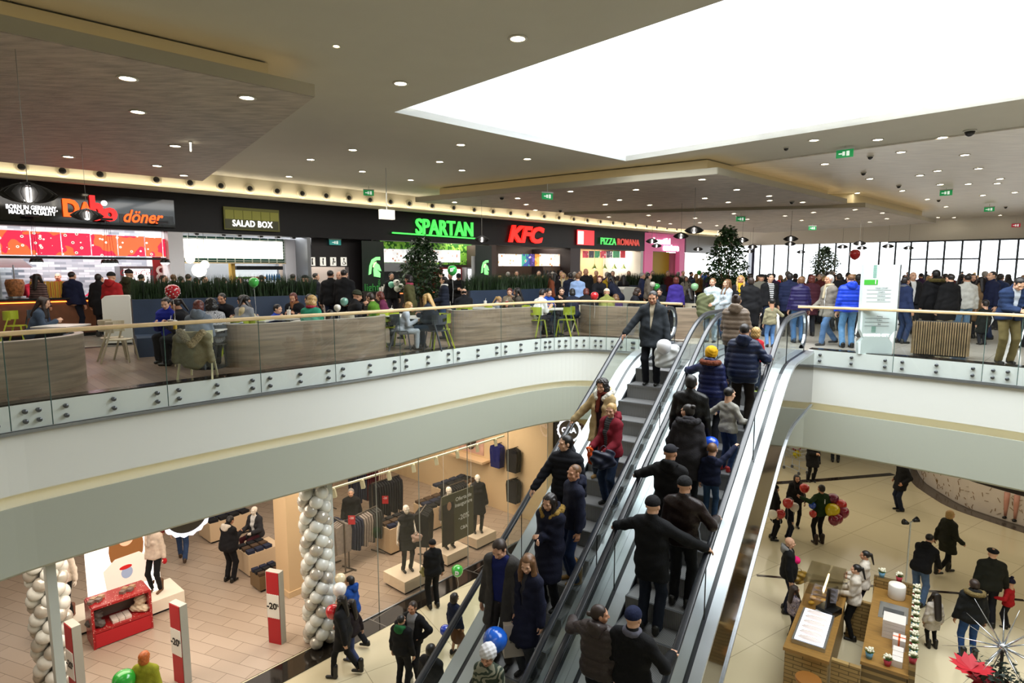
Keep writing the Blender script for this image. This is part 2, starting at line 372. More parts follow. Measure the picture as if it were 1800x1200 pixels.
noz_px = [(37, 293), (109, 302), (175, 311), (274, 321), (333, 326), (387, 331), (438, 335), (486, 340), (530, 344), (572, 348), (612, 351), (649, 355), (685, 358), (718, 362), (758, 365), (796, 369), (832, 371), (865, 374), (896, 377), (926, 379), (955, 382), (981, 385), (1007, 387), (1031, 389), (1054, 391), (1076, 392), (1096, 394), (1116, 396), (1135, 398), (1153, 399), (1171, 401), (1188, 403)]
nz = None
for (x, y) in noz_px:
    s_, z_ = w_hit(x, y, .0); M = wallM(s_, .0, 4.7)
    if nz is None:
        nz = empty('air_nozzle', (0, 0, 0), 0, '', 'air nozzle')
        r_ = MB().lathe([(.09, .08), (.165, .08), (.175, .05), (.165, 0), (.10, -.02)], k=20, caps=False).build('ring', mat('nozzle_white', 'D8D2BC', .4), nz, True)
        h_ = MB().lathe([(0, .03), (.11, .03), (.1, .05), (0.09, .085)], k=18).build('duct', blackpaint, nz, True)
        o = nz
    else: o = dup(nz)
    o.matrix_basis = M
    tag(o, 'round white air nozzle with a dark throat in the cream band above the food counters', 'air nozzle', 'air nozzles in the cream band')
# --- far glazed wall
far_white = mat('far_white', 'E4E2DA', .6)
def Fp(t, d, z): p = WE + FARD * t + Vector((FARD.y, -FARD.x, 0)) * d; return Vector((p.x, p.y, z))
mb = MB(); mb.ring_sweep([tuple(Fp(t, 0, 0)[:2]) for t in (0, 23)], [(0, 3.68), (0, ZC), (-.3, ZC), (-.3, 3.68)]); struct('wall_far', mb, far_white, recalc=True)
mull = mat('mullion', '3A3F45', .4, metal=.3)
fr = MB()
def f_t(x, y=440):
    r = ray(x, y); n = Vector((FARD.y, -FARD.x, 0)); t = WE.dot(n) / r.dot(n); p = Vector((r.x * t, r.y * t, 0)); return (p - WE).dot(FARD)
wn = 0
xs = [1337, 1361, 1386, 1412, 1440, 1469, 1494, 1546, 1574, 1601, 1630, 1660, 1691, 1723, 1756, 1789, 1825]
for x in xs:
    t = f_t(x); fr.bar(Fp(t, 0, 0), Fp(t, 0, 3.7), .05, .1)
for a_, b_, z_ in ((1601, 1723, 2.55), (1601, 1723, 0.05), (1756, 1825, 2.5), (1337, 1560, .05), (1560, 1825, 3.66)):
    fr.bar(Fp(f_t(a_), 0, z_), Fp(f_t(b_), 0, z_), .08, .09)
struct('window_1', fr, mull)
mb = MB(); quad(mb, Fp(3, -.05, 0), Fp(23, -.05, 0), Fp(23, -.05, 3.7), Fp(3, -.05, 3.7)); struct('window_2', mb, glass_mat('window_glass', 'F4F8FA', .04))
# glass lift shaft / dark framed tower near the window
for (x0, x1, nm) in ((1316, 1332, 0),):
    a_ = f_t(x0); b_ = f_t(x1); mb = MB(); mb.bar(Fp((a_ + b_) / 2, .3, 0), Fp((a_ + b_) / 2, .3, 3.7), abs(b_ - a_), .2); struct('wall_pier', mb, mat('blue_glass_pier', '4A4F6A', .2))
# enclosure out of view
mb = MB()
quad(mb, Vector((-26, -10, ZL)), Vector((34, -10, ZL)), Vector((34, -10, ZC)), Vector((-26, -10, ZC)))
struct('wall_behind', mb, white)
mb = MB(); quad(mb, Vector((-26, -10, ZL)), Vector((-26, 12, ZL)), Vector((-26, 12, ZC)), Vector((-26, -10, ZC))); struct('wall_left', mb, white)
mb = MB(); quad(mb, Vector((34, -10, ZL)), Vector((34, 31, ZL)), Vector((34, 31, ZC)), Vector((34, -10, ZC))); struct('wall_right', mb, white)
mb = MB(); quad(mb, Vector((-26, 48, ZL)), Vector((34, 48, ZL)), Vector((34, 48, -.3)), Vector((-26, 48, -.3))); struct('wall_far_lower', mb, white)
mb = MB(); quad(mb, Vector((-26, 12, ZL)), Vector((-26, 48, ZL)), Vector((-26, 48, -.3)), Vector((-26, 12, -.3))); struct('wall_left_lower', mb, white)
# back-of-house wall behind the food counters
mb = MB(); mb.ring_sweep([tuple(Wp(s, 0, 0)[:2]) for s in (-12, 41)], [(-4.4, 0), (-4.4, ZC), (-4.6, ZC), (-4.6, 0)]); struct('wall_food_back', mb, mat('backhouse', '4a4a4c', .6), recalc=True)
# ================================================================ GALLERY BALUSTRADES
bal_glass = glass_mat('balustrade_glass', 'F9FDFB', .05, fr=.3)
strip_w = mat('slab_face_white', 'FAFDFC', .35)
rail_wood = mat('handrail_wood', 'D2B98C', .35, noise=.15, nscale=4, stretch=(1, 1, 6))
def arc_len(p):
    L = [0]
    for a, b in zip(p, p[1:]): L.append(L[-1] + math.hypot(b[0] - a[0], b[1] - a[1]))
    return L
def at_len(p, L, s):
    s = max(0, min(L[-1] - 1e-6, s))
    for i in range(len(p) - 1):
        if L[i + 1] >= s: f = (s - L[i]) / max(1e-9, L[i + 1] - L[i]); return (p[i][0] + (p[i + 1][0] - p[i][0]) * f, p[i][1] + (p[i + 1][1] - p[i][1]) * f), math.atan2(p[i + 1][1] - p[i][1], p[i + 1][0] - p[i][0])
def nearest_len(p, L, x):
    best = None
    for i in range(400):
        s = L[-1] * i / 399; q, a = at_len(p, L, s); sx = 900 + F * q[0] / (q[1] * cp - (0 - EYE) * sp) if q[1] > 1 else -9e9
        if best is None or abs(sx - x) < best[0]: best = (abs(sx - x), s)
    return best[1]
bolt = None
for nm, E_, joints, side in (('left', EDGE_L, [-60, 14, 88, 293, 457, 592, 704, 796, 881, 952, 975, 1005, 1036, 1068, 1101, 1125], 0), ('right', EDGE_R, [1430, 1572, 1728, 1790, 1900], 0)):
    path = right_off(E_, .05); L = arc_len(path)
    bal = empty('glass_balustrade', (0, 0, 0), 0, 'glass balustrade with a pale wooden handrail along the %s gallery edge' % ('long curved left' if nm == 'left' else 'short right'), 'balustrade')
    js = sorted(nearest_len(path, L, x) for x in joints)
    if nm == 'left': js = [.02] + js
    for s0, s1 in zip(js, js[1:]):
        if s1 - s0 < .15: continue
        n = max(2, int((s1 - s0) / .25)); pp = [at_len(path, L, s0 + .008 + (s1 - s0 - .016) * i / n)[0] for i in range(n + 1)]
        mb = MB(); mb.sweep(pp, [(.0, -.34), (.0, .98)]); mb.build('glass_pane', bal_glass, bal)
        eg = MB(); 
        q = pp[-1]; eg.bar((q[0], q[1], -.34), (q[0], q[1], .98), .007, .012)
        eg.build('pane_edge', mat('glass_edge', '4E6660', .2), bal)
        m_ = 3 if s1 - s0 > 1.2 else 2
        for i in range(m_):
            s = s0 + .16 + (s1 - s0 - .32) * i / (m_ - 1)
            (qx, qy), an = at_len(path, L, s)
            for zz in (-.1, -.24):
                if bolt is None:
                    bolt = MB().lathe([(.0, .03), (.026, .03), (.032, .022), (.032, 0), (.03, -.06), (0, -.06)], k=12).mesh('bolt', mat('bolt_steel', '5E6266', .3, metal=.8), True)
                o = bpy.data.objects.new('bolt', bolt); col.objects.link(o); o.parent = bal
                o.location = (qx, qy, zz); o.rotation_euler = (PI / 2, 0, an)
    rp = right_off(E_, .04)
    if nm == 'right': rp = [(rp[0][0] - .25, rp[0][1] + .1)] + rp
    mb = MB(); mb.ring_sweep(rp, [(-.05, .97), (-.06, .985), (-.06, 1.015), (-.045, 1.03), (.045, 1.03), (.06, 1.015), (.06, .985), (.05, .97)]); mb.build('handrail', rail_wood, bal, recalc=True)
    mb = MB(); mb.ring_sweep(E_, [(.0, -.35), (.0, .0), (.018, .0), (.018, -.35)]); struct('trim_4', mb, strip_w, recalc=True)
# ================================================================ ESCALATORS
AZ = math.radians(34.5); TE = math.tan(math.radians(32.7)); TA = math.radians(32.7)
ES = Vector((math.sin(AZ), math.cos(AZ), 0)); ER = Vector((math.cos(AZ), -math.sin(AZ), 0))
def E(s, l, z): return ES * s + ER * l + Vector((0, 0, z))
CSTEP = -7.45
def sz(s): return max(ZL, min(0.0, CSTEP + TE * s))        # height of the step line
S0, S1 = (ZL - CSTEP) / TE, -CSTEP / TE
def esc_path(off, s_end_top, s_end_bot, r=1.2, top=None):
    """smoothed side line at a height above the steps"""
    pts = []
    n = 70
    for i in range(n + 1):
        s = s_end_bot + (s_end_top - s_end_bot) * i / n
        # soft knees: average of the step line over a window
        zz = sum(sz(s + d) for d in (-.6, -.45, -.3, -.15, 0, .15, .3, .45, .6)) / 9
        pts.append((s, zz + off))
    return pts
step_m = mat('step_grooved', '3C4046', .35, metal=.2)
def groove(m):
    nt = m.node_tree; b = nt.nodes['Principled BSDF']; tc = nt.nodes.new('ShaderNodeTexCoord'); w = nt.nodes.new('ShaderNodeTexWave'); w.bands_direction = 'X'; w.inputs['Scale'].default_value = 18
    nt.links.new(tc.outputs['Object'], w.inputs['Vector']); r = nt.nodes.new('ShaderNodeMapRange'); r.inputs[3].default_value = .10; r.inputs[4].default_value = .36
    nt.links.new(w.outputs['Fac'], r.inputs[0]); c = nt.nodes.new('ShaderNodeCombineColor')
    for i in range(3): nt.links.new(r.outputs[0], c.inputs[i])
    nt.links.new(c.outputs[0], b.inputs['Base Color'])
groove(step_m)
deck_m = mat('deck_steel', 'C9CFD4', .34, metal=.85, noise=.05, nscale=2)
skirt_m = mat('skirt_dark', '26282B', .3, metal=.6)
esc_glass = glass_mat('escalator_glass', 'EEF6F3', .05)
clad = mat('truss_mirror_cladding', '4A463C', .08, metal=.85)
def side_band(prof_lo, prof_hi, l0, l1):
    """solid between two side lines, lateral l0..l1"""
    mb = MB(); n = len(prof_lo)
    for (a, b) in zip(prof_lo, prof_hi):
        for (p, l) in ((a, l0), (a, l1), (b, l1), (b, l0)): mb.v.append(E(p[0], l, p[1]))
    for i in range(n - 1):
        for j in range(4): mb.faces([(i * 4 + j, i * 4 + (j + 1) % 4, (i + 1) * 4 + (j + 1) % 4, (i + 1) * 4 + j)])
    mb.faces([(3, 2, 1, 0), tuple(4 * (n - 1) + j for j in range(4))]); return mb
def escalator(lc, half, label, shift, outerL, outerR):
    esc = empty('escalator', (0, 0, 0), 0, label, 'escalator')
    T0, T1 = 13.9, .4
    for sd in (-1, 1):
        l = lc + sd * half
        hr = esc_path(1.0, T0 - .35, T1 + .35)
        # handrail with rounded newel ends
        topz = hr[-1][1]; botz = hr[0][1]; path = []
        R_ = .36
        for i in range(9):
            a = -PI / 2 - .0 - PI * (1 - i / 8) ; path.append((hr[0][0] + math.cos(PI / 2 + PI * (1 - i / 8)) * R_, botz - R_ + math.sin(PI / 2 + PI * (1 - i / 8)) * R_))
        path += hr[1:-1]
        for i in range(9):
            a = PI / 2 - PI * i / 8; path.append((hr[-1][0] + math.cos(a) * R_, topz - R_ + math.sin(a) * R_))
        mb = MB(); nprof = [(-.04, -.012), (-.045, .012), (-.03, .03), (.03, .03), (.045, .012), (.04, -.012)]
        n0 = len(path)
        for i, p in enumerate(path):
            a = path[max(i - 1, 0)]; b = path[min(i + 1, n0 - 1)]; dx, dz = b[0] - a[0], b[1] - a[1]; q = math.hypot(dx, dz); nx, nz_ = -dz / q, dx / q
            for (ll, hh) in nprof: mb.v.append(E(p[0] + nx * hh, l + ll, p[1] + nz_ * hh))
        kk = len(nprof)
        for i in range(n0 - 1):
            for j in range(kk): mb.faces([(i * kk + j, i * kk + (j + 1) % kk, (i + 1) * kk + (j + 1) % kk, (i + 1) * kk + j)])
        mb.build('handrail', rubber, esc, True, recalc=True)
        mb = MB()
        for i, p in enumerate(path):
            a = path[max(i - 1, 0)]; b = path[min(i + 1, n0 - 1)]; dx, dz = b[0] - a[0], b[1] - a[1]; q = math.hypot(dx, dz); nx, nz_ = -dz / q, dx / q
            for (ll, hh) in ((-.02, -.05), (-.02, -.012), (.02, -.012), (.02, -.05)): mb.v.append(E(p[0] + nx * hh, l + ll, p[1] + nz_ * hh))
        for i in range(n0 - 1):
            for j in range(4): mb.faces([(i * 4 + j, i * 4 + (j + 1) % 4, (i + 1) * 4 + (j + 1) % 4, (i + 1) * 4 + j)])
        mb.build('rail_track', stl, esc, recalc=True)
        # glass panes between deck and rail
        lo = esc_path(.16, T0, T1); hi = esc_path(.95, T0, T1); N = len(lo); cuts = [0, 12, 24, 36, 48, 60, N - 1]
        for a, b in zip(cuts, cuts[1:]):
            mb = MB()
            for i in range(a, b + 1): mb.v += [E(lo[i][0], l, lo[i][1]), E(hi[i][0], l, hi[i][1])]
            for i in range(b - a): mb.faces([(2 * i, 2 * i + 2, 2 * i + 3, 2 * i + 1)])
            mb.build('glass_panel', esc_glass, esc)
            ed = MB(); ed.bar(E(lo[b][0], l, lo[b][1]), E(hi[b][0], l, hi[b][1]), .012, .012); ed.build('panel_joint', dark, esc)
        wi = .2; wo = outerL if sd < 0 else outerR
        d0 = esc_path(.10, T0 + .2, T1 - .2); d1 = esc_path(.15, T0 + .2, T1 - .2)
        side_band(d0, d1, l - sd * wi, l - sd * .03).build('inner_deck', deck_m, esc, recalc=True)
        side_band(d0, d1, l + sd * .03, l + sd * wo).build('outer_deck', deck_m, esc, recalc=True)
        side_band(d0, esc_path(.145, T0 + .2, T1 - .2), l - .03, l + .03).build('glass_foot', rubber, esc, recalc=True)
        side_band(esc_path(-.2, T0 + .2, T1 - .2), esc_path(.10, T0 + .2, T1 - .2), l - sd * (wi + .0), l - sd * (wi - .02)).build('skirt', skirt_m, esc, recalc=True)
    # steps
    hw = half - .21; tread = .255 / TE; first = True; kq = 0
    s = S0 - .7 + shift
    while s < S1 + 1.1:
        z_ = sz(s + tread) if s + tread < S1 + .0 else 0.0
        z_ = max(ZL + .0, min(-.0, CSTEP + TE * (s + tread)))
        mb = MB(); hh = .26
        mb.box((0, tread / 2, -.02), (hw * 2, tread, .04)); mb.box((0, .02, -.14), (hw * 2, .03, .24))
        mb.cur = 1; mb.box((0, .02, .002), (hw * 2, .022, .002)); mb.box((-hw + .012, tread / 2, .002), (.02, tread, .002)); mb.box((hw - .012, tread / 2, .002), (.02, tread, .002))
        if first: me = mb.mesh('step', [step_m, mat('step_edge', '55585C', .5)]); first = False
        o = bpy.data.objects.new('step', me); col.objects.link(o); o.parent = esc
        o.location = E(s, lc, z_); o.rotation_euler = (0, 0, -AZ)
        s += tread; kq += 1
    # landing plate, comb
    for (a, b, zz) in ((S1 + .75, 15.4, .004), (-1.5, S0 - .55, ZL + .004)):
        mb = MB(); mb.box((0, (a + b) / 2, zz - .03), (half * 2 - .3, b - a, .06)); o = mb.build('landing_plate', step_m, esc, loc=(0, 0, 0), rot=(0, 0, -AZ)); o.location = E(0, lc, 0)
    # truss
    lo = esc_path(-1.0, 15.2, -.5); hi = esc_path(-.22, 15.2, -.5)
    lo = [(a, max(ZL + .01, b)) for a, b in lo]; hi = [(a, max(ZL + .02, min(b, -.3 if a > 14 else 9))) for a, b in hi]
    side_band(lo, hi, lc - half + .15, lc + half - .15).build('truss', mat('truss_paint', '8C8E8C', .5), esc, recalc=True)
    return esc
LA, LBc = -4.235, -2.70
escalator(LA, .635, 'left escalator carrying people down, with black handrails and glass sides', .0, .22, .14)
escalator(LBc, .625, 'right escalator carrying people up, with black handrails and glass sides', .13, .13, .17)
# polished cladding on the outer right side of the truss, with bright bottom edge
lo = esc_path(-1.02, 14.2, -.4); hi = esc_path(.095, 14.2, -.4); lo = [(a, max(ZL + .01, b)) for a, b in lo]; hi = [(a, max(ZL + .03, b)) for a, b in hi]
cl = empty('escalator_cladding', (0, 0, 0), 0, 'polished brown glass side cladding hanging below the right escalator', 'cladding')
side_band(lo, hi, LBc + .625 + .15, LBc + .625 + .165).build('cladding_panel', clad, cl, recalc=True)
side_band([(a, b - .04) for a, b in lo], lo, LBc + .625 + .13, LBc + .625 + .19).build('bottom_edge', stl, cl, recalc=True)
cl2 = empty('escalator_cladding', (0, 0, 0), 0, 'grey painted side cladding below the left escalator', 'cladding')
side_band(lo, hi, LA - .635 - .2, LA - .635 - .185).build('cladding_panel', fas, cl2, recalc=True)
# ================================================================ ORGANIC SHAPES: distance fields meshed by surface nets
def nets(f, o, h):
    """surface of the zero level of grid f (origin o, cell h) as verts, quads"""
    sgn = f < 0; nx, ny, nz_ = f.shape
    c = np.zeros((nx - 1, ny - 1, nz_ - 1), np.int8)
    cs = [(i, j, k_) for i in (0, 1) for j in (0, 1) for k_ in (0, 1)]
    def sub(a, i, j, k_): return a[i:nx - 1 + i, j:ny - 1 + j, k_:nz_ - 1 + k_]
    for q in cs: c += sub(sgn, *q)
    act = (c > 0) & (c < 8); idx = np.full(c.shape, -1, np.int64); ii = np.argwhere(act); idx[act] = np.arange(len(ii))
    acc = np.zeros((len(ii), 3)); cnt = np.zeros(len(ii))
    I, J, K = ii.T
    for a in range(8):
        for ax in range(3):
            p = cs[a]
            if p[ax]: continue
            q = list(p); q[ax] = 1
            fa = f[I + p[0], J + p[1], K + p[2]]; fb = f[I + q[0], J + q[1], K + q[2]]; m = (fa < 0) != (fb < 0)
            t = np.where(m, fa / np.where(m, fa - fb, 1), 0); pt = np.tile(np.array(p, float), (len(ii), 1)); pt[:, ax] += t
            acc[m] += pt[m]; cnt[m] += 1
    v = (ii + acc / np.maximum(cnt, 1)[:, None]) * h + o
    fs = []
    for ax in range(3):
        sl0 = [slice(1, -1)] * 3; sl0[ax] = slice(0, -1); sl1 = list(sl0); sl1[ax] = slice(1, None)
        a = sgn[tuple(sl0)]; b = sgn[tuple(sl1)]; d = np.argwhere(a != b)
        if not len(d): continue
        off = np.array([1, 1, 1]); off[ax] = 0; d = d + off; u, w = [x for x in range(3) if x != ax]
        def g_(du, dw): e = d.copy(); e[:, u] -= du; e[:, w] -= dw; return idx[e[:, 0], e[:, 1], e[:, 2]]
        q = np.stack([g_(1, 1), g_(0, 1), g_(0, 0), g_(1, 0)], 1)
        fl = a[tuple((d - off).T)] if False else sgn[d[:, 0], d[:, 1], d[:, 2]]
        if ax == 1: fl = ~fl
        q[~fl] = q[~fl][:, ::-1]; fs.append(q)
    return v, (np.concatenate(fs) if fs else np.zeros((0, 4), int))
class SDF:
    """a list of smooth-blended shapes in one person's own metres"""
    def __init__(s, k=.03): s.p = []; s.k = k; s.cut = []; s.disp = None
    def cap(s, a, b, ra, rb=None, sq=None, k=None): s.p.append(('c', np.array(a, float), np.array(b, float), ra, ra if rb is None else rb, sq, k or s.k)); return s
    def ell(s, c, r, R=None, k=None): s.p.append(('e', np.array(c, float), np.array(r, float), R, None, None, k or s.k)); return s
    def val(s, P):
        d = None
        for (t, a, b, ra, rb, sq, k_) in s.p:
            if t == 'c':
                A, B, Q = a, b, P
                if sq is not None: sv = np.array(sq); A = a / sv; B = b / sv; Q = P / sv
                ab = B - A; L2 = max(1e-9, float(ab @ ab)); q = Q - A; tt = np.clip((q @ ab) / L2, 0, 1)
                x = np.sqrt(((q - tt[..., None] * ab) ** 2).sum(-1)) - (ra + (rb - ra) * tt)
            else:
                q = P - a
                if ra is not None: q = q @ ra
                l = np.sqrt(((q / b) ** 2).sum(-1)); l2 = np.sqrt(((q / b ** 2) ** 2).sum(-1)); x = l * (l - 1) / np.maximum(l2, 1e-6)
            if d is None: d = x
            else: h = np.maximum(k_ - np.abs(d - x), 0) / k_; d = np.minimum(d, x) - h * h * k_ * .25
        if s.disp is not None: d = d + s.disp(P)
        for c in s.cut: d = np.maximum(d, c(P))
        return d
    def bounds(s):
        lo = np.full(3, 9.); hi = -lo
        for (t, a, b, ra, rb, sq, k_) in s.p:
            if t == 'c':
                r = max(ra, rb); r3 = np.array([r] * 3) * (np.array(sq) if sq is not None else 1)
                for q in (a, b): lo = np.minimum(lo, q - r3); hi = np.maximum(hi, q + r3)
            else: r = float(np.max(b)); lo = np.minimum(lo, a - r); hi = np.maximum(hi, a + r)
        return lo - .03, hi + .03
    def mesh(s, h=.02):
        lo, hi = s.bounds(); lo = lo - 2 * h; hi = hi + 2 * h; n = np.ceil((hi - lo) / h).astype(int) + 1
        ax = [lo[i] + h * np.arange(n[i]) for i in range(3)]; P = np.stack(np.meshgrid(*ax, indexing='ij'), -1).astype(np.float32)
        return nets(s.val(P), lo, h)
def to_mesh(name, parts, mats, uvmat=None):
    """parts: list of (verts, quads, material index or array)"""
    V = []; Q = []; MI = []; n = 0
    for v, q, m in parts:
        V.append(v); Q.append(q + n); MI.append(np.full(len(q), m) if np.isscalar(m) else m); n += len(v)
    V = np.concatenate(V); Q = np.concatenate(Q); MI = np.concatenate(MI).astype(np.int32)
    me = bpy.data.meshes.new(name); me.vertices.add(len(V)); me.vertices.foreach_set('co', V.astype(np.float32).ravel())
    me.loops.add(len(Q) * 4); me.loops.foreach_set('vertex_index', Q.astype(np.int32).ravel())
    me.polygons.add(len(Q)); me.polygons.foreach_set('loop_start', (np.arange(len(Q)) * 4).astype(np.int32))
    me.polygons.foreach_set('material_index', MI); me.polygons.foreach_set('use_smooth', np.ones(len(Q), bool))
    for m in mats: me.materials.append(m)
    me.update(calc_edges=True); me.validate(); return me
def xf(v, M): M = np.array(M); return v @ M[:3, :3].T + M[:3, 3]
# ---- head templates (origin at the neck base, +Y forward, 1 unit = metres for a 1.75 m adult)
HC = np.array([0, .025, .165])
def head_sdf(kind):
    s = SDF(.02)
    s.ell(HC + [0, -.012, .03], [.077, .096, .088]); s.ell(HC + [0, .02, -.03], [.06, .072, .085])
    s.cap(HC + [0, .052, -.085], HC + [0, .045, -.08], .03, .03)
    if kind == 'm': s.cap(HC + [-.035, .02, -.075], HC + [.035, .02, -.075], .03, .03)
    s.cap([0, -.015, -.04], [0, 0.0, .10], .058 if kind == 'm' else .048)
    s.cap(HC + [0, .092, -.002], HC + [0, .108, -.032], .009, .015, k=.012)
    s.cap(HC + [-.016, .1, -.034], HC + [.016, .1, -.034], .009, k=.01)
    s.cap(HC + [-.045, .078, .02], HC + [.045, .078, .02], .014, k=.02)
    s.cap(HC + [-.02, .084, -.062], HC + [.02, .084, -.062], .009, k=.008); s.cap(HC + [-.016, .08, -.072], HC + [.016, .08, -.072], .010, k=.008)
    for x in (-1, 1):
        s.ell(HC + [x * .079, -.005, -.005], [.012, .022, .034], k=.01); s.ell(HC + [x * .045, .06, -.035], [.025, .02, .022], k=.02)
    def eyes(P):
        d = np.full(P.shape[:-1], -9.)
        for x in (-1, 1):
            q = (P - (HC + [x * .031, .098, .0])) / [.017, .016, .011]; l = np.sqrt((q ** 2).sum(-1)); d = np.maximum(d, -(l - 1) * .012)
        return d
    s.cut.append(eyes); return s
def face_index(v, q):
    c = v[q].mean(1) - HC; m = np.zeros(len(q), int)
    m[(np.abs(c[:, 2] + .067) < .0075) & (np.abs(c[:, 0]) < .024) & (c[:, 1] > .07)] = 1
    e = (np.abs(c[:, 2] - .022) < .0045) & (np.abs(np.abs(c[:, 0]) - .033) < .017) & (c[:, 1] > .06); m[e] = 2
    e = (np.abs(c[:, 2] - .0) < .0055) & (np.abs(np.abs(c[:, 0]) - .031) < .010) & (c[:, 1] > .06); m[e] = 2
    return m
HEADT = {}
def head_mesh(kind, lod):
    if (kind, lod) not in HEADT: v, q = head_sdf(kind).mesh(.0075 if lod == 0 else .013 if lod == 1 else .02); HEADT[kind, lod] = (v, q, face_index(v, q))
    return HEADT[kind, lod]
# ---- hands (origin at wrist, +Z towards the fingertips, palm faces +Y, thumb on +X)
HANDT = {}
def hand_mesh(pose, lod):
    if (pose, lod) in HANDT: return HANDT[pose, lod]
    s = SDF(.012); s.cap([-.02, 0, -.03], [-.02, 0, .0], .021); s.cap([-.0, 0, .01], [.02, 0, .075], .016, .014); s.cap([-.02, 0, .01], [-.022, 0, .07], .016, .013); s.cap([0, 0, .02], [0, 0, .07], .018, .015)
    curl = {'relax': (.35, .5, .4), 'grip': (1.1, 1.2, .8), 'flat': (.12, .12, .1)}[pose]
    for x, L in ((.026, .070), (.008, .078), (-.010, .073), (-.027, .058)):
        p = np.array([x, 0, .078]); a = 0.
        for i, fr_ in enumerate((.45, .32, .23)):
            a += curl[i]; q = p + np.array([x * .12, math.sin(a), math.cos(a)]) * L * fr_; s.cap(p, q, .0092 - .0008 * i, .0085 - .0008 * i, k=.004); p = q
    t = .5 if pose != 'grip' else .9
    s.cap([.02, .004, .02], [.045, .012 + .01 * t, .05], .012, .0105); s.cap([.045, .012 + .01 * t, .05], [.052 - .012 * t, .015 + .03 * t, .082], .0105, .0085)
    v, q = s.mesh(.0055 if lod == 0 else .009); HANDT[pose, lod] = (v, q); return v, q
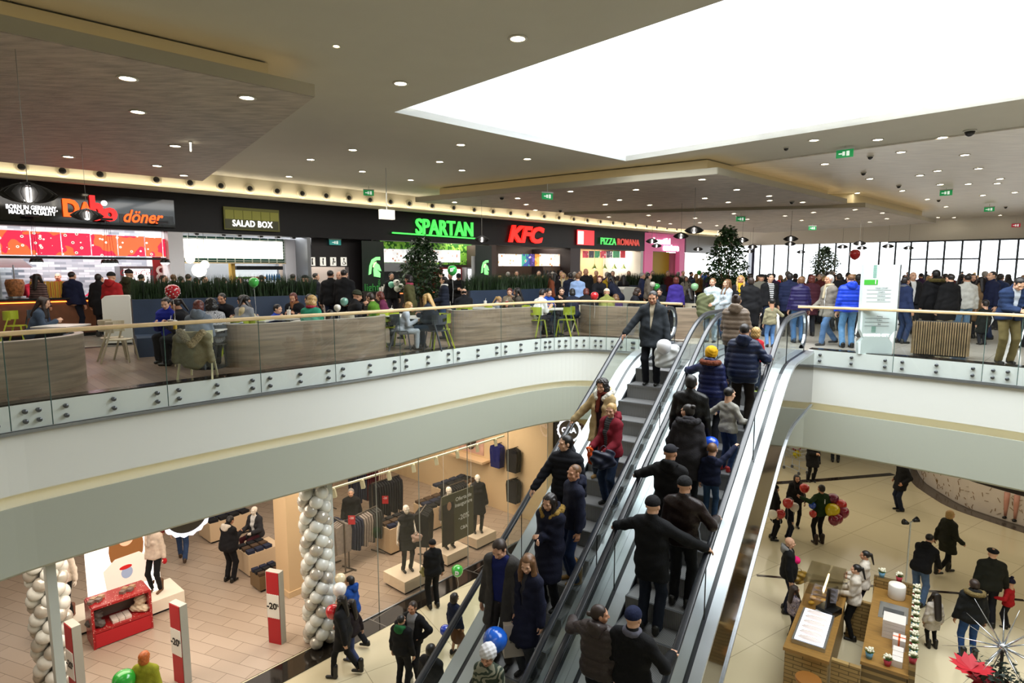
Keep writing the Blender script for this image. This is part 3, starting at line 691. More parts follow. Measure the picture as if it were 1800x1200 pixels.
# ---- hair and hats, in head frame
def hair_sdf(kind):
    s = SDF(.02); c = HC + [0, -.02, .035]
    def faceout(lo=.0, w=.062, fy=.03):
        def f(P):
            q = P - HC; return np.minimum(np.minimum(q[..., 1] - fy, lo + .075 - q[..., 2]), w - np.abs(q[..., 0]))
        return f
    if kind == 'short': s.ell(c, [.087, .1, .09]); s.ell(c + [0, -.02, -.05], [.08, .08, .07]); s.cut += [faceout(-.02), lambda P: (HC[2] - .075) - P[..., 2]]
    elif kind == 'crop': s.ell(c, [.081, .1, .087]); s.cut += [faceout(-.012), lambda P: (HC[2] - .05) - P[..., 2]]
    elif kind == 'long':
        s.ell(c, [.09, .105, .094]); s.cap(c + [0, -.06, 0], c + [0, -.115, -.32], .088, .066, sq=(1, .6, 1))
        s.cap(c + [-.075, 0, 0], c + [-.09, .05, -.15], .035, .035); s.cap(c + [-.09, .05, -.15], c + [-.085, .135, -.34], .035, .022); s.cap(c + [.075, 0, 0], c + [.09, .05, -.15], .035, .035); s.cap(c + [.09, .05, -.15], c + [.085, .135, -.34], .035, .022); s.cut += [faceout(-.0, .058)]
        s.disp = lambda P: .004 * np.sin(P[..., 0] * 160 + 4 * np.sin(P[..., 2] * 20))
    elif kind == 'verylong':
        s.ell(c, [.09, .105, .094]); s.cap(c + [0, -.06, 0], c + [0, -.17, -.50], .09, .08, sq=(1, .5, 1)); s.cap(c + [-.075, 0, 0], c + [-.1, .06, -.15], .035, .04); s.cap(c + [-.1, .06, -.15], c + [-.1, .15, -.48], .04, .03); s.cap(c + [.075, 0, 0], c + [.1, .06, -.15], .035, .04); s.cap(c + [.1, .06, -.15], c + [.1, .15, -.48], .04, .03); s.cut += [faceout(-.0, .058)]
    elif kind == 'bob':
        s.ell(c, [.094, .108, .096]); s.ell(c + [0, -.02, -.08], [.097, .085, .09]); s.cut += [faceout(-.0, .06)]; s.disp = lambda P: .005 * np.sin(P[..., 0] * 120) * np.sin(P[..., 2] * 90)
    elif kind == 'curly':
        s.ell(c + [0, 0, .005], [.108, .115, .1]); s.ell(c + [0, -.02, -.1], [.12, .1, .11]); s.cut += [faceout(-.0, .06)]; s.disp = lambda P: .012 * np.sin(P[..., 0] * 95) * np.sin(P[..., 1] * 90) * np.sin(P[..., 2] * 85)
    elif kind == 'bun': s.ell(c, [.086, .1, .09]); s.ell(c + [0, -.09, .06], [.04, .04, .035], k=.005); s.ell(c + [0, -.02, -.04], [.08, .08, .07]); s.cut += [faceout(-.02)]
    elif kind == 'lowbun': s.ell(c, [.086, .1, .09]); s.ell(c + [0, -.12, -.03], [.035, .035, .032], k=.005); s.ell(c + [0, -.02, -.04], [.08, .08, .07]); s.cut += [faceout(-.02)]
    elif kind == 'pony': s.ell(c, [.086, .1, .09]); s.cap(c + [0, -.11, .02], c + [0, -.17, -.22], .03, .018, k=.02); s.cut += [faceout(-.02)]
    elif kind == 'beanie': s.ell(c + [0, .01, .01], [.095, .112, .098]); s.cap(c + [0, .005, -.02], c + [0, .008, -.015], .1, sq=(.93, 1.06, .3)); s.cut += [lambda P: (HC[2] + .032) - P[..., 2]]; s.disp = lambda P: .0015 * np.sin(np.arctan2(P[..., 1], P[..., 0]) * 40)
    elif kind == 'bigbeanie': s.ell(c + [0, -.01, .015], [.112, .125, .115]); s.ell(c + [0, -.02, -.04], [.1, .1, .08]); s.cut += [faceout(-.045, .075, .02), lambda P: (HC[2] - .045) - P[..., 2]]; s.disp = lambda P: .006 * np.sin(P[..., 0] * 70 + P[..., 2] * 40) * np.sin(P[..., 1] * 60 - P[..., 2] * 60)
    elif kind == 'pompom': s.ell(c + [0, .01, .01], [.095, .112, .098]); s.cut += [lambda P: (HC[2] + .02) - P[..., 2]]; s.ell(c + [0, -.02, .13], [.04, .04, .035], k=.004)
    elif kind == 'cap': s.ell(c + [0, .01, .012], [.092, .11, .085]); s.cap(HC + [-.03, .11, .05], HC + [.03, .11, .05], .055, sq=(1, 1, .16)); s.cut += [lambda P: (HC[2] + .035) - P[..., 2]]
    elif kind == 'flatcap': s.ell(c + [0, .02, .03], [.105, .135, .05]); s.cap(HC + [-.03, .11, .05], HC + [.03, .11, .05], .045, sq=(1, 1, .2)); s.cut += [lambda P: (HC[2] + .035) - P[..., 2]]
    elif kind == 'brimhat': s.ell(c + [0, .0, .03], [.09, .105, .08]); s.cap(HC + [0, -.01, .04], HC + [0, 0, .042], .15, sq=(1, 1.05, .06), k=.01)
    elif kind == 'bald': s.ell(c + [0, -.02, -.03], [.083, .085, .06]); s.cut += [faceout(-.09), lambda P: P[..., 2] - (HC[2] + .03), lambda P: (HC[2] - .07) - P[..., 2]]
    return s
HAIRM = {}
def hair_data(kind, lod):
    if (kind, lod) not in HAIRM: v, q = hair_sdf(kind).mesh((.009, .013, .02)[lod]); HAIRM[kind, lod] = to_mesh(kind + '_hair', [(v, q, 0)], [mat('hair_brown', '2E2018', .5)])
    return HAIRM[kind, lod]
SHOEM = {}
def shoe_data(kind):
    if kind not in SHOEM:
        s = SDF(.02); s.cap([0, -.06, .035], [0, .13, .028], .038, .034, sq=(1, 1, .9)); s.cap([0, -.05, .05], [0, -.045, .09 if kind != 'boot' else .26], .045, .048 if kind != 'boot' else .058)
        if kind == 'heel': s.cap([0, -.075, .0], [0, -.07, .04], .012)
        s.cut += [lambda P: -P[..., 2]]; v, q = s.mesh(.013); SHOEM[kind] = to_mesh(kind, [(v, q, 0)], [mat('shoe_black', '15130F', .4)])
    return SHOEM[kind]
def ik(a, b, l1, l2, pole):
    a = np.array(a, float); b = np.array(b, float); d = b - a; L = np.linalg.norm(d)
    if L > (l1 + l2) * .995: b = a + d / L * (l1 + l2) * .995; d = b - a; L = np.linalg.norm(d)
    L = max(L, abs(l1 - l2) + .03); u = d / max(np.linalg.norm(d), 1e-6); x = (l1 * l1 - l2 * l2 + L * L) / (2 * L); h = math.sqrt(max(0, l1 * l1 - x * x))
    p = np.array(pole, float); p = p - u * (p @ u); n = np.linalg.norm(p); p = p / n if n > 1e-6 else np.array([0, 0, 1.]); return a + u * x + p * h, b
POSE = dict(
    stand=dict(), walk=dict(fl=(-.09, .22, .09), fr=(.09, -.26, .13), hl=(-.24, -.12, .86), hr=(.26, .22, .95), lean=4),
    walk2=dict(fl=(-.09, -.24, .12), fr=(.09, .2, .09), hl=(-.26, .2, .95), hr=(.24, -.14, .86), lean=4),
    phone=dict(hl=(-.08, .34, 1.15), hr=(.06, .36, 1.18), hp=-28, lean=3), pockets=dict(hl=(-.24, .08, .98), hr=(.24, .08, .98), ol=1),
    cross=dict(hl=(.0, .23, 1.17), hr=(.02, .27, 1.13)), hips=dict(hl=(-.2, .06, 1.02), hr=(.2, .06, 1.02), out=1),
    sit=dict(sit=1, hl=(-.18, .36, .72), hr=(.18, .36, .72), lean=6), sitlean=dict(sit=1, hl=(-.1, .4, .80), hr=(.12, .42, .80), lean=20, hp=-12), siteat=dict(sit=1, hl=(-.12, .36, .78), hr=(.04, .24, 1.02), lean=12, hp=-8),
    stepL=dict(fl=(-.09, .1, .08)), carry=dict(hl=(-.1, .3, 1.05), hr=(.14, .3, 1.05)), bend=dict(lean=32, hl=(-.2, .45, .75), hr=(.18, .5, .85), hp=-5))
def skel(p, w=1., sit_h=.47):
    g_ = p.get; lean = math.radians(g_('lean', 0)); side = math.radians(g_('side', 0))
    pz = sit_h + .07 if g_('sit') else .95 - g_('drop', 0); pel = np.array([0, 0, pz])
    def up(x, y, z):   # torso frame above the pelvis
        zz = z - .95; return pel + np.array([x + math.sin(side) * zz, y * math.cos(lean) + zz * math.sin(lean), zz * math.cos(lean) - y * math.sin(lean)])
    k = dict(pel=pel, up=up, waist=up(0, 0, 1.08), chest=up(0, 0, 1.3), neck=up(0, -.015, 1.47), w=w)
    tw = math.radians(g_('twist', 0)); sh = .165 * w
    k['sl'] = up(-sh * math.cos(tw), -sh * math.sin(tw) * -1 * -1, 1.40); k['sr'] = up(sh * math.cos(tw), sh * math.sin(tw), 1.40)
    dz = pz - .95
    def hand(key, dflt):
        h = g_(key, dflt); h = np.array(h, float)
        if g_('sit'): return h
        return h
    o_ = .9 if g_('out') else .25
    hl = hand('hl', (-.27, .04, .82)); hr = hand('hr', (.27, .04, .82))
    k['el'], k['wl'] = ik(k['sl'], hl, .29, .26, (-o_, -.8, -.3) if not g_('out') else (-1, -.3, .1)); k['er'], k['wr'] = ik(k['sr'], hr, .29, .26, (o_, -.8, -.3) if not g_('out') else (1, -.3, .1))
    k['hipl'] = pel + [-.09, 0, -.03]; k['hipr'] = pel + [.09, 0, -.03]
    if g_('sit'): fl, fr = g_('fl', (-.12, .42, .08)), g_('fr', (.12, .42, .08))
    else: fl, fr = g_('fl', (-.10, 0, .08)), g_('fr', (.10, 0, .08))
    k['knl'], k['anl'] = ik(k['hipl'], fl, .44, .43, (-.1, 1, .15)); k['knr'], k['anr'] = ik(k['hipr'], fr, .44, .43, (.1, 1, .15))
    k['lean'] = lean; return k
def frame(z, fwd):
    z = np.array(z, float); z /= np.linalg.norm(z); x = np.cross(np.array(fwd, float), z); x /= max(1e-6, np.linalg.norm(x)); return np.stack([x, np.cross(z, x), z], 1)
def M4(R, t, s=1.): M = np.eye(4); M[:3, :3] = R * s; M[:3, 3] = t; return M
def torso(s, k, e, w, fem, belly=0.):
    up = k['up']
    s.cap(up(-.085 * w, 0, 1.36), up(.085 * w, 0, 1.36), .088 + e, sq=(1, 1, 1)); s.cap(up(-.075 * w, .0, 1.2), up(.075 * w, .0, 1.2), .102 + e, k=.06)
    s.cap(up(-.055, .01 + belly * .4, 1.08), up(.055, .01 + belly * .4, 1.08), .098 + e + belly, k=.06); s.cap(k['pel'] + [-.07 - .01 * fem, 0, .0], k['pel'] + [.07 + .01 * fem, 0, .0], .108 + e + belly * .6, k=.06)
    s.cap(k['sl'] * .3 + k['neck'] * .7, k['sl'], .055 + e * .6, .06 + e * .5, k=.05); s.cap(k['sr'] * .3 + k['neck'] * .7, k['sr'], .055 + e * .6, .06 + e * .5, k=.05)
    if fem: s.ell(up(-.07, .085 + e, 1.25), [.06, .05, .055], k=.04); s.ell(up(.07, .085 + e, 1.25), [.06, .05, .055], k=.04)
def arms(s, k, e, r=(.05, .042, .03), stop=1.):
    for sd in 'lr':
        s.cap(k['s' + sd], k['e' + sd], r[0] + e, r[1] + e, k=.03); wv = k['e' + sd] + (k['w' + sd] - k['e' + sd]) * stop; s.cap(k['e' + sd], wv, r[1] + e, r[2] + e * .8, k=.02)
def legs(s, k, e, stop=1., r=(.083, .055, .04)):
    for sd in 'lr':
        s.cap(k['hip' + sd], k['kn' + sd], r[0] + e, r[1] + e, k=.03); an = k['kn' + sd] + (k['an' + sd] - k['kn' + sd]) * stop; s.cap(k['kn' + sd], an, r[1] + e, r[2] + e, k=.02)
    
BODYC = {}
def noise_disp(amp, sc=1.):
    return lambda P: amp * (np.sin(P[..., 0] * 23 * sc + 3 * np.sin(P[..., 2] * 9)) * np.sin(P[..., 2] * 31 * sc + 2 * np.sin(P[..., 1] * 14)))
def quilt_disp(pitch=.085, amp=.013):
    return lambda P: amp * (1 - np.abs(np.sin(PI * P[..., 2] / pitch)) ** .6)
def build_meshes(key, p, fem, w, lod, top, bottom, belly, grips, sleeve, hem, openw):
    """body, top garment, shirt, trousers as mesh data for one pose; kept for reuse"""
    if key in BODYC: return BODYC[key]
    k = skel(p, w); h = (.016, .022, .03)[lod]; out = {'k': k}
    b = SDF(.03); torso(b, k, 0, w, fem, belly); arms(b, k, -.004 if fem else 0); legs(b, k, 0); b.cap(k['neck'] + [0, 0, -.03], k['neck'] + [0, .01, .06], .055)
    v, q = b.mesh(h if lod < 2 else .026); parts = [(v, q, 0)]
    # head
    kind = 'f' if fem else 'm'; hy = math.radians(p.get('hy', 0)); hp_ = math.radians(p.get('hp', 0)) - k['lean'] * .3; hr_ = math.radians(p.get('hr_', 0))
    R = np.array(Matrix.Rotation(hy, 3, 'Z') @ Matrix.Rotation(hp_, 3, 'X') @ Matrix.Rotation(hr_, 3, 'Y')); hs = p.get('hs', 1.0) * (.96 if fem else 1.)
    MH = M4(R, k['neck'] + [0, 0, .0], hs); out['MH'] = MH
    v, q, fi = head_mesh(kind, lod); parts.append((xf(v, MH), q, fi))
    gl = grips if isinstance(grips, tuple) else (grips, grips)
    for sd, gk in zip('lr', gl):
        v, q = hand_mesh(gk, 0 if lod == 0 else 1); d = k['w' + sd] - k['e' + sd]; sx = 1 if sd == 'l' else -1
        fw = p.get('palm' + sd, (sx * 1.0, .15, -.2)); z_ = d / np.linalg.norm(d); y_ = np.array(fw, float); y_ = y_ - z_ * (y_ @ z_); y_ /= np.linalg.norm(y_); x_ = np.cross(y_, z_)
        if x_[1] < -.0: v = v * [-1, 1, 1]; q = q[:, ::-1]
        R_ = np.stack([x_, y_, z_], 1); parts.append((xf(v, M4(R_, k['w' + sd], .95 if fem else 1.05)), q, 0))
    out['body'] = to_mesh('body', parts, [mat('skin', 'C99A7E', .5), mat('lips', 'A0574E', .4), mat('brow', '35251B', .6)])
    # bottom
    if bottom:
        s = SDF(.03); s.cap(k['pel'] + [-.07, 0, .02], k['pel'] + [.07, 0, .02], .118 + belly * .5)
        if bottom == 'trousers': legs(s, k, .014, .97, (.083, .058, .05))
        elif bottom == 'slim': legs(s, k, .008, .97)
        elif bottom == 'skirt': s.cap(k['pel'], (k['knl'] + k['knr']) / 2 + [0, 0, -.02], .13, .2, sq=(1.1, .9, 1))
        s.disp = noise_disp(.004); v, q = s.mesh(h); out['bottom'] = to_mesh(bottom, [(v, q, 0)], [mat('denim', '2F4A6E', .8)])
    e = {'shirt': .012, 'sweater': .022, 'jacket': .036, 'puffer': .048, 'coat': .036, 'parka': .045, 'vest': .03}[top]
    s = SDF(.04); torso(s, k, e, w, fem, belly)
    if top != 'vest': arms(s, k, e * .55 + .006, (.05, .045, .038), .99 if sleeve > .9 else sleeve)
    sit = p.get('sit'); dz = k['pel'][2] - .95
    if hem < .9:
        L = (.92 - hem)
        if sit: s.cap(k['pel'], (k['knl'] + k['knr']) / 2 * .5 + k['pel'] * .5, .13 + e * .5, .15)
        else:
            kn = (k['knl'] + k['knr']) / 2; tgt = k['pel'] + (kn - k['pel']) * min(1.3, L / .44); s.cap(k['pel'] + [-.06, 0, 0], tgt + [-.06 - .03 * L, 0, 0], .115 + e * .6, .125 + e * .5 + L * .05); s.cap(k['pel'] + [.06, 0, 0], tgt + [.06 + .03 * L, 0, 0], .115 + e * .6, .125 + e * .5 + L * .05, k=.08)
    if not sit: s.cut.append(lambda P, z0=hem: z0 - P[..., 2] + .012 * np.sin(P[..., 0] * 20))
    else: s.cut.append(lambda P, z0=k['pel'][2] - .1: z0 - P[..., 2])
    if top in ('puffer', 'vest'): s.disp = quilt_disp()
    else: s.disp = noise_disp(.006 if top != 'shirt' else .003)
    nk = k['neck']
    s.cap(nk + [0, -.015, -.02], nk + [0, -.0, .015 if top in ('shirt', 'sweater') else .045], .07 + e * .4, .066 + e * .3, k=.02)
    up = k['up']
    if openw:
        lean = k['lean']; n_ = np.array([0, math.cos(lean), -math.sin(lean)])
        def op(P, c=k['chest'], w_=openw): q = P - c; return np.minimum(q @ n_ - .0, (w_ + .1 * np.clip(P[..., 2] - c[2], -.3, .3)) - np.abs(q[..., 0]))
        s.cut.append(op)
        s2 = SDF(.04); torso(s2, k, .014, w, fem, belly); s2.cap(nk + [0, 0, -.05], nk + [0, 0, -.01], .06); s2.cut.append(lambda P, z0=k['pel'][2] - .03: z0 - P[..., 2]); v, q = s2.mesh(h); out['shirt'] = to_mesh('shirt', [(v, q, 0)], [mat('shirt_white', 'D8D8D6', .8)])
    v, q = s.mesh(h); out['top'] = to_mesh(top, [(v, q, 0)], [mat('cloth_black', '101114', .8)])
    BODYC[key] = out; return out
HAIRC = dict(black='120E0C', brown='33221A', dark='1C1512', blonde='B08D55', red='5A2318', grey='8F8A84', fair='6B4A2C', white='C8C4BC')
def cloth(c, kind='m'):
    r = {'m': .85, 'p': .38, 'l': .3}[kind]; return mat('cloth_%s_%s' % (c, kind), c, r, noise=.12, nscale=14, bump=.25, bscale=60, spec=.3)
NAMES = dict(jacket='jacket', puffer='jacket', coat='coat', parka='parka', shirt='shirt', sweater='sweater', vest='vest')
SKINS = ['C99A7E', 'D6A98C', 'BC8A6C', 'CFA184']
HATS = ('beanie', 'bigbeanie', 'pompom', 'cap', 'flatcap', 'brimhat')
def olink(o, m, i=0): o.material_slots[i].link = 'OBJECT'; o.material_slots[i].material = m
NP_ = 0
def person(loc, face=0., pose='stand', h=1.75, fem=False, top='jacket', tc='101114', tk='m', bottom='trousers', bc='1A1C22', hair='short', hc='dark', hat=None, hatc='101114', shoe='shoe', sc='15130F', hem=.86, openw=0, shirt='D8D8D6', lod=1, w=None, belly=0., grips='relax', sleeve=1, skin=None, label='', group=None, extra=None, scarf=None, hood=None, fur=None, sit_h=.47, name='person', mesh_key=None, seatz=None):
    """a clothed person; face = heading in degrees from +Y towards +X; loc = the ground under the pelvis"""
    global NP_; NP_ += 1
    p = dict(POSE[pose]) if isinstance(pose, str) else dict(pose)
    if extra: p.update(extra)
    child = h < 1.4
    if child: p.setdefault('hs', 1.0 + (1.75 / h - 1) * .62)
    w = w or (.92 if fem else 1.05); lodm = lod
    key = (str(sorted(p.items())), fem, w, lod, top, bottom, belly, grips, sleeve, hem, openw) 
    D = build_meshes(key, p, fem, w, lodm, top, bottom, belly, grips, sleeve, hem, openw)
    sc_ = h / 1.75
    body = bpy.data.objects.new(name, D['body']); col.objects.link(body); body.location = loc; body.rotation_euler = (0, 0, -math.radians(face)); body.scale = (sc_,) * 3
    olink(body, mat('skin_' + (skin or SKINS[NP_ % 4]), skin or SKINS[NP_ % 4], .5, noise=.06, nscale=20))
    def add(nm, me, m, M=None):
        o = bpy.data.objects.new(nm, me); col.objects.link(o); o.parent = body
        if m: olink(o, m)
        if M is not None: o.matrix_basis = Matrix(M.tolist())
        return o
    if bottom: add({'skirt': 'skirt'}.get(bottom, 'trousers'), D['bottom'], cloth(bc))
    add(NAMES[top], D['top'], cloth(tc, tk) if not isinstance(tc, bpy.types.Material) else tc)
    if openw: add('shirt', D['shirt'], cloth(shirt) if not isinstance(shirt, bpy.types.Material) else shirt)
    k = D['k']
    if not p.get('noshoe'):
        for sd in 'lr':
            d = k['an' + sd] - k['kn' + sd]; a = k['an' + sd]; R = np.eye(3)
            add('shoe', shoe_data(shoe), mat('shoe_' + sc, sc, .45), M4(R, [a[0], a[1], max(0, a[2] - .085)]))
    hk = hat if hat else None
    if hair and not (hat and hair in ('short', 'crop')): add('hair', hair_data(hair, lod), mat('hair_' + hc, HAIRC.get(hc, hc), .45, noise=.25, nscale=30), D['MH'])
    if hat: add('hat', hair_data(hat, lod), cloth(hatc), D['MH'])
    if scarf:
        s = SDF(.02); n = k['neck']
        for i in range(10):
            a = 2 * PI * i / 10; a2 = 2 * PI * (i + 1) / 10; s.cap(n + [.075 * math.cos(a), .07 * math.sin(a), .03], n + [.075 * math.cos(a2), .07 * math.sin(a2), .03], .034)
        c = k['chest']; s.cap(n + [.03, .09, .0], k['up'](.03, .14, 1.2), .032, .03, sq=(1.3, .8, 1)); v, q = s.mesh(.014); add('scarf', to_mesh('scarf', [(v, q, 0)], [cloth(scarf)]), None)
    if hood or fur:
        s = SDF(.03); n = k['neck']; s.ell(n + [0, -.105, .01], [.115, .06, .095]); s.cap(n + [-.09, -.03, .03], n + [-.04, -.12, .08], .04); s.cap(n + [.09, -.03, .03], n + [.04, -.12, .08], .04)
        s.disp = noise_disp(.006); v, q = s.mesh(.018); add('hood', to_mesh('hood', [(v, q, 0)], [cloth(hood or tc, tk)]), None)
        if fur:
            s = SDF(.015)
            P_ = [n + [x * .95, y, z] for x, y, z in ((.07, .1, -.06), (.13, .05, .0), (.15, -.04, .03), (.11, -.13, .03), (0, -.17, .03), (-.11, -.13, .03), (-.15, -.04, .03), (-.13, .05, .0), (-.07, .1, -.06))]
            for a, b in zip(P_, P_[1:]): s.cap(a, b, .045)
            s.disp = lambda P: .012 * np.sin(P[..., 0] * 190) * np.sin(P[..., 1] * 170) * np.sin(P[..., 2] * 180); v, q = s.mesh(.011); add('fur_trim', to_mesh('fur_trim', [(v, q, 0)], [mat('fur_' + fur, fur, .95, noise=.5, nscale=60)]), None)
    tag(body, label, 'person' if name == 'person' else name.replace('_', ' '), group)
    body['_k'] = 0; del body['_k']
    K[body.name] = (k, sc_, body)
    return body
K = {}
def hand_of(b, sd):   # world position of a person's hand
    bpy_m = Matrix.Translation(b.location) @ Matrix.Rotation(b.rotation_euler.z, 4, 'Z') @ Matrix.Scale(b.scale[0], 4); k = K[b.name][0]
    d = k['w' + sd] - k['e' + sd]; d = d / np.linalg.norm(d); return bpy_m @ Vector(k['w' + sd] + d * .07)
# ================================================================ FOOD COUNTERS ALONG THE WALL
def emis(name, c, s): return mat(name, c, .4, emit=s, ecol=c)
def menu_mat(name, a, b, spot='FFF4E4', dotc='7A3B20', s=1.2, sc=2.2, vs=3.2, white=.33):
    if name in MATS: return MATS[name]
    m = mat(name, a, .3, emit=s); nt = m.node_tree; bs = nt.nodes['Principled BSDF']; tc = nt.nodes.new('ShaderNodeTexCoord')
    n = nt.nodes.new('ShaderNodeTexNoise'); n.inputs['Scale'].default_value = sc; nt.links.new(tc.outputs['Object'], n.inputs['Vector'])
    r = nt.nodes.new('ShaderNodeValToRGB'); r.color_ramp.interpolation = 'CONSTANT'; r.color_ramp.elements[0].color = (*hexc(a), 1); r.color_ramp.elements[1].color = (*hexc(b), 1); r.color_ramp.elements[1].position = .5
    nt.links.new(n.outputs['Fac'], r.inputs[0])
    v = nt.nodes.new('ShaderNodeTexVoronoi'); v.inputs['Scale'].default_value = vs; nt.links.new(tc.outputs['Object'], v.inputs['Vector'])
    r2 = nt.nodes.new('ShaderNodeValToRGB'); r2.color_ramp.interpolation = 'CONSTANT'; e = r2.color_ramp.elements; e[0].color = (*hexc(dotc), 1); e[1].position = .13; e[1].color = (*hexc(spot), 1); x = e.new(white); x.color = (0, 0, 0, 1)
    nt.links.new(v.outputs['Distance'], r2.inputs[0]); lt = nt.nodes.new('ShaderNodeMath'); lt.operation = 'LESS_THAN'; lt.inputs[1].default_value = white; nt.links.new(v.outputs['Distance'], lt.inputs[0])
    mx = nt.nodes.new('ShaderNodeMix'); mx.data_type = 'RGBA'; nt.links.new(lt.outputs[0], mx.inputs[0]); nt.links.new(r.outputs[0], mx.inputs[6]); nt.links.new(r2.outputs[0], mx.inputs[7])
    nt.links.new(mx.outputs[2], bs.inputs['Base Color']); nt.links.new(mx.outputs[2], bs.inputs['Emission Color']); return m
def wr(x0, x1, yt, yb, d=0):
    xm = (x0 + x1) / 2; s0, _ = w_hit(x0, (yt + yb) / 2, d); s1, _ = w_hit(x1, (yt + yb) / 2, d); _, z1 = w_hit(xm, yt, d); _, z0 = w_hit(xm, yb, d); return s0, s1, z0, z1
def wbox(mb, s0, s1, z0, z1, d0, d1):
    c = Wp((s0 + s1) / 2, (d0 + d1) / 2, (z0 + z1) / 2); return mb.box(c, (abs(s1 - s0), abs(d1 - d0), abs(z1 - z0)), WROT)
def wslab(name, x0, x1, yt, yb, d, m, parent=None, t=.04, dref=None):
    s0, s1, z0, z1 = wr(x0, x1, yt, yb, d); mb = MB(); wbox(mb, s0, s1, z0, z1, d - t, d); return mb.build(name, m, parent)
def wthing(name, label, cat, group=None): return empty(name, (0, 0, 0), 0, label, cat, group)
# -- partitions between shops (structure)
part_m = mat('partition_white', 'DADBE0', .4); part_d = mat('partition_dark', '201D1F', .4)
def partition(x, m, w=.3, d=-.02, dd=-4.4, nm='wall_partition'):
    s, _ = w_hit(x, 450, 0); mb = MB(); wbox(mb, s - w / 2, s + w / 2, 0, BZ0, dd, d); struct(nm, mb, m)
partition(311, part_m, .45); partition(544, mat('steel_pillar', '8D9196', .3, metal=.7), .14); partition(655, part_d, .05); partition(866, mat('brown_pillar', '4B3B35', .5), .5); partition(1012, mat('brown_pillar2', '33292A', .5), .9); partition(1129, mat('white_pillar', 'C9CCCE', .4), .3); partition(1203, mat('pink_pillar', 'E58BB4', .5), .25)
# -- ceiling of the shops and counter floor
mb = MB(); wbox(mb, -12, 41, BZ0 + .3, BZ0 + .34, -4.4, -.5); struct('ceiling_shops', mb, mat('shop_ceiling', 'B9B9BA', .6))
shoplight = emis('shop_tube', 'FFFFFF', 9)
def backwall(x0, x1, m, d=-3.0, z1=3.3):
    s0, _ = w_hit(x0, 450, d); s1, _ = w_hit(x1, 450, d); mb = MB(); wbox(mb, s0 - 1.5, s1 + .0, 0, z1, d - .1, d); struct('wall_shop_back', mb, m)
def shop_lamp(s0, s1, p, colr=(1, .97, .92), d=-1.6):
    c = Wp((s0 + s1) / 2, d, BZ0 + .22); area('shop_area_light', c, (0, 0, WROT), s1 - s0, 1.2, p, colr)
def counter(x0, x1, label, front, d=1.1, h=1.0, top='1A1A1C', glow=None, depth=.75):
    s0, _ = w_hit(x0, 470, d); s1, _ = w_hit(x1, 470, d); t = wthing('service_counter', label, 'counter')
    mb = MB(); wbox(mb, s0, s1, .1, h - .05, d - depth, d - .04); mb.build('front_panel', front, t)
    mb = MB(); wbox(mb, s0, s1, .0, .1, d - depth, d - .12); mb.build('plinth', dark, t)
    mb = MB(); wbox(mb, s0 - .03, s1 + .03, h - .05, h, d - depth - .03, d + .06); mb.build('worktop', mat('counter_top_' + top, top, .25), t)
    if glow: mb = MB(); wbox(mb, s0, s1, h - .12, h - .09, d - .04, d - .01); mb.build('glow_strip', emis('glow_' + glow, glow, 5), t)
    return s0, s1
# ===== kebab shop
backwall(-80, 300, grid_mat('grey_mosaic', 'C2CCD6', '66727F', '8E98A2', .22, .085, .004, .25, rot=0, axes=(0, 2), offset=.5), -2.6)
bpy.data.objects[-1] if False else None
t = wthing('menu_board', 'long glowing red and orange menu board above the kebab counter', 'menu board')
px = [(-60, 0), (0, 54), (55, 108), (109, 160), (161, 207), (208, 255), (256, 286), (287, 303)]
for i, (a, b) in enumerate(px):
    o = wslab('menu_panel', a, b - 1, 402 + i * 2.6, 447 + i * .6, -.35, menu_mat('menu_red', 'E0284A', 'F0683A', s=1.2, sc=1.6, vs=6, white=.24), t)
mb = MB(); s0, s1, z0, z1 = wr(-60, 303, 420, 449, -.35); wbox(mb, s0, s1, z0 - .1, z0 - .03, -.42, -.33); mb.build('lower_rail', dark, t)
s0, s1, z0, z1 = wr(303, 309, 402, 455, -.3); mb = MB(); wbox(mb, s0, s1, z0 - .2, z1 + .2, -.4, -.3); mb.build('end_light', emis('white_end', 'EAF0FF', 3), t)
s0, s1 = counter(-80, 215, 'kebab shop counter with dark top and an orange light glowing over its wood front', mat('walnut_front', '6B4128', .4, noise=.2, nscale=5), 1.3, 1.1, glow='FF7A2E')
shop_lamp(-3, 5.5, 420)
# steel hood
t = wthing('extractor_hood', 'stainless steel extractor hood left over the kebab grill', 'hood')
s0, s1, z0, z1 = wr(-60, 55, 447, 470, -.9)
mb = MB(); M = Matrix(); P = []
for (s, d, z) in ((s0, -2.2, z0), (s1, -2.2, z0), (s1, -.7, z0), (s0, -.7, z0), (s0, -2.2, z1 + .1), (s1 - .4, -2.2, z1 + .1), (s1 - .4, -1.1, z1 + .1), (s0, -1.1, z1 + .1)): P.append(Wp(s, d, z))
mb.v += P; mb.faces([(0, 3, 2, 1), (4, 5, 6, 7), (0, 1, 5, 4), (1, 2, 6, 5), (2, 3, 7, 6), (3, 0, 4, 7)]); mb.build('canopy', stl, t, recalc=True)
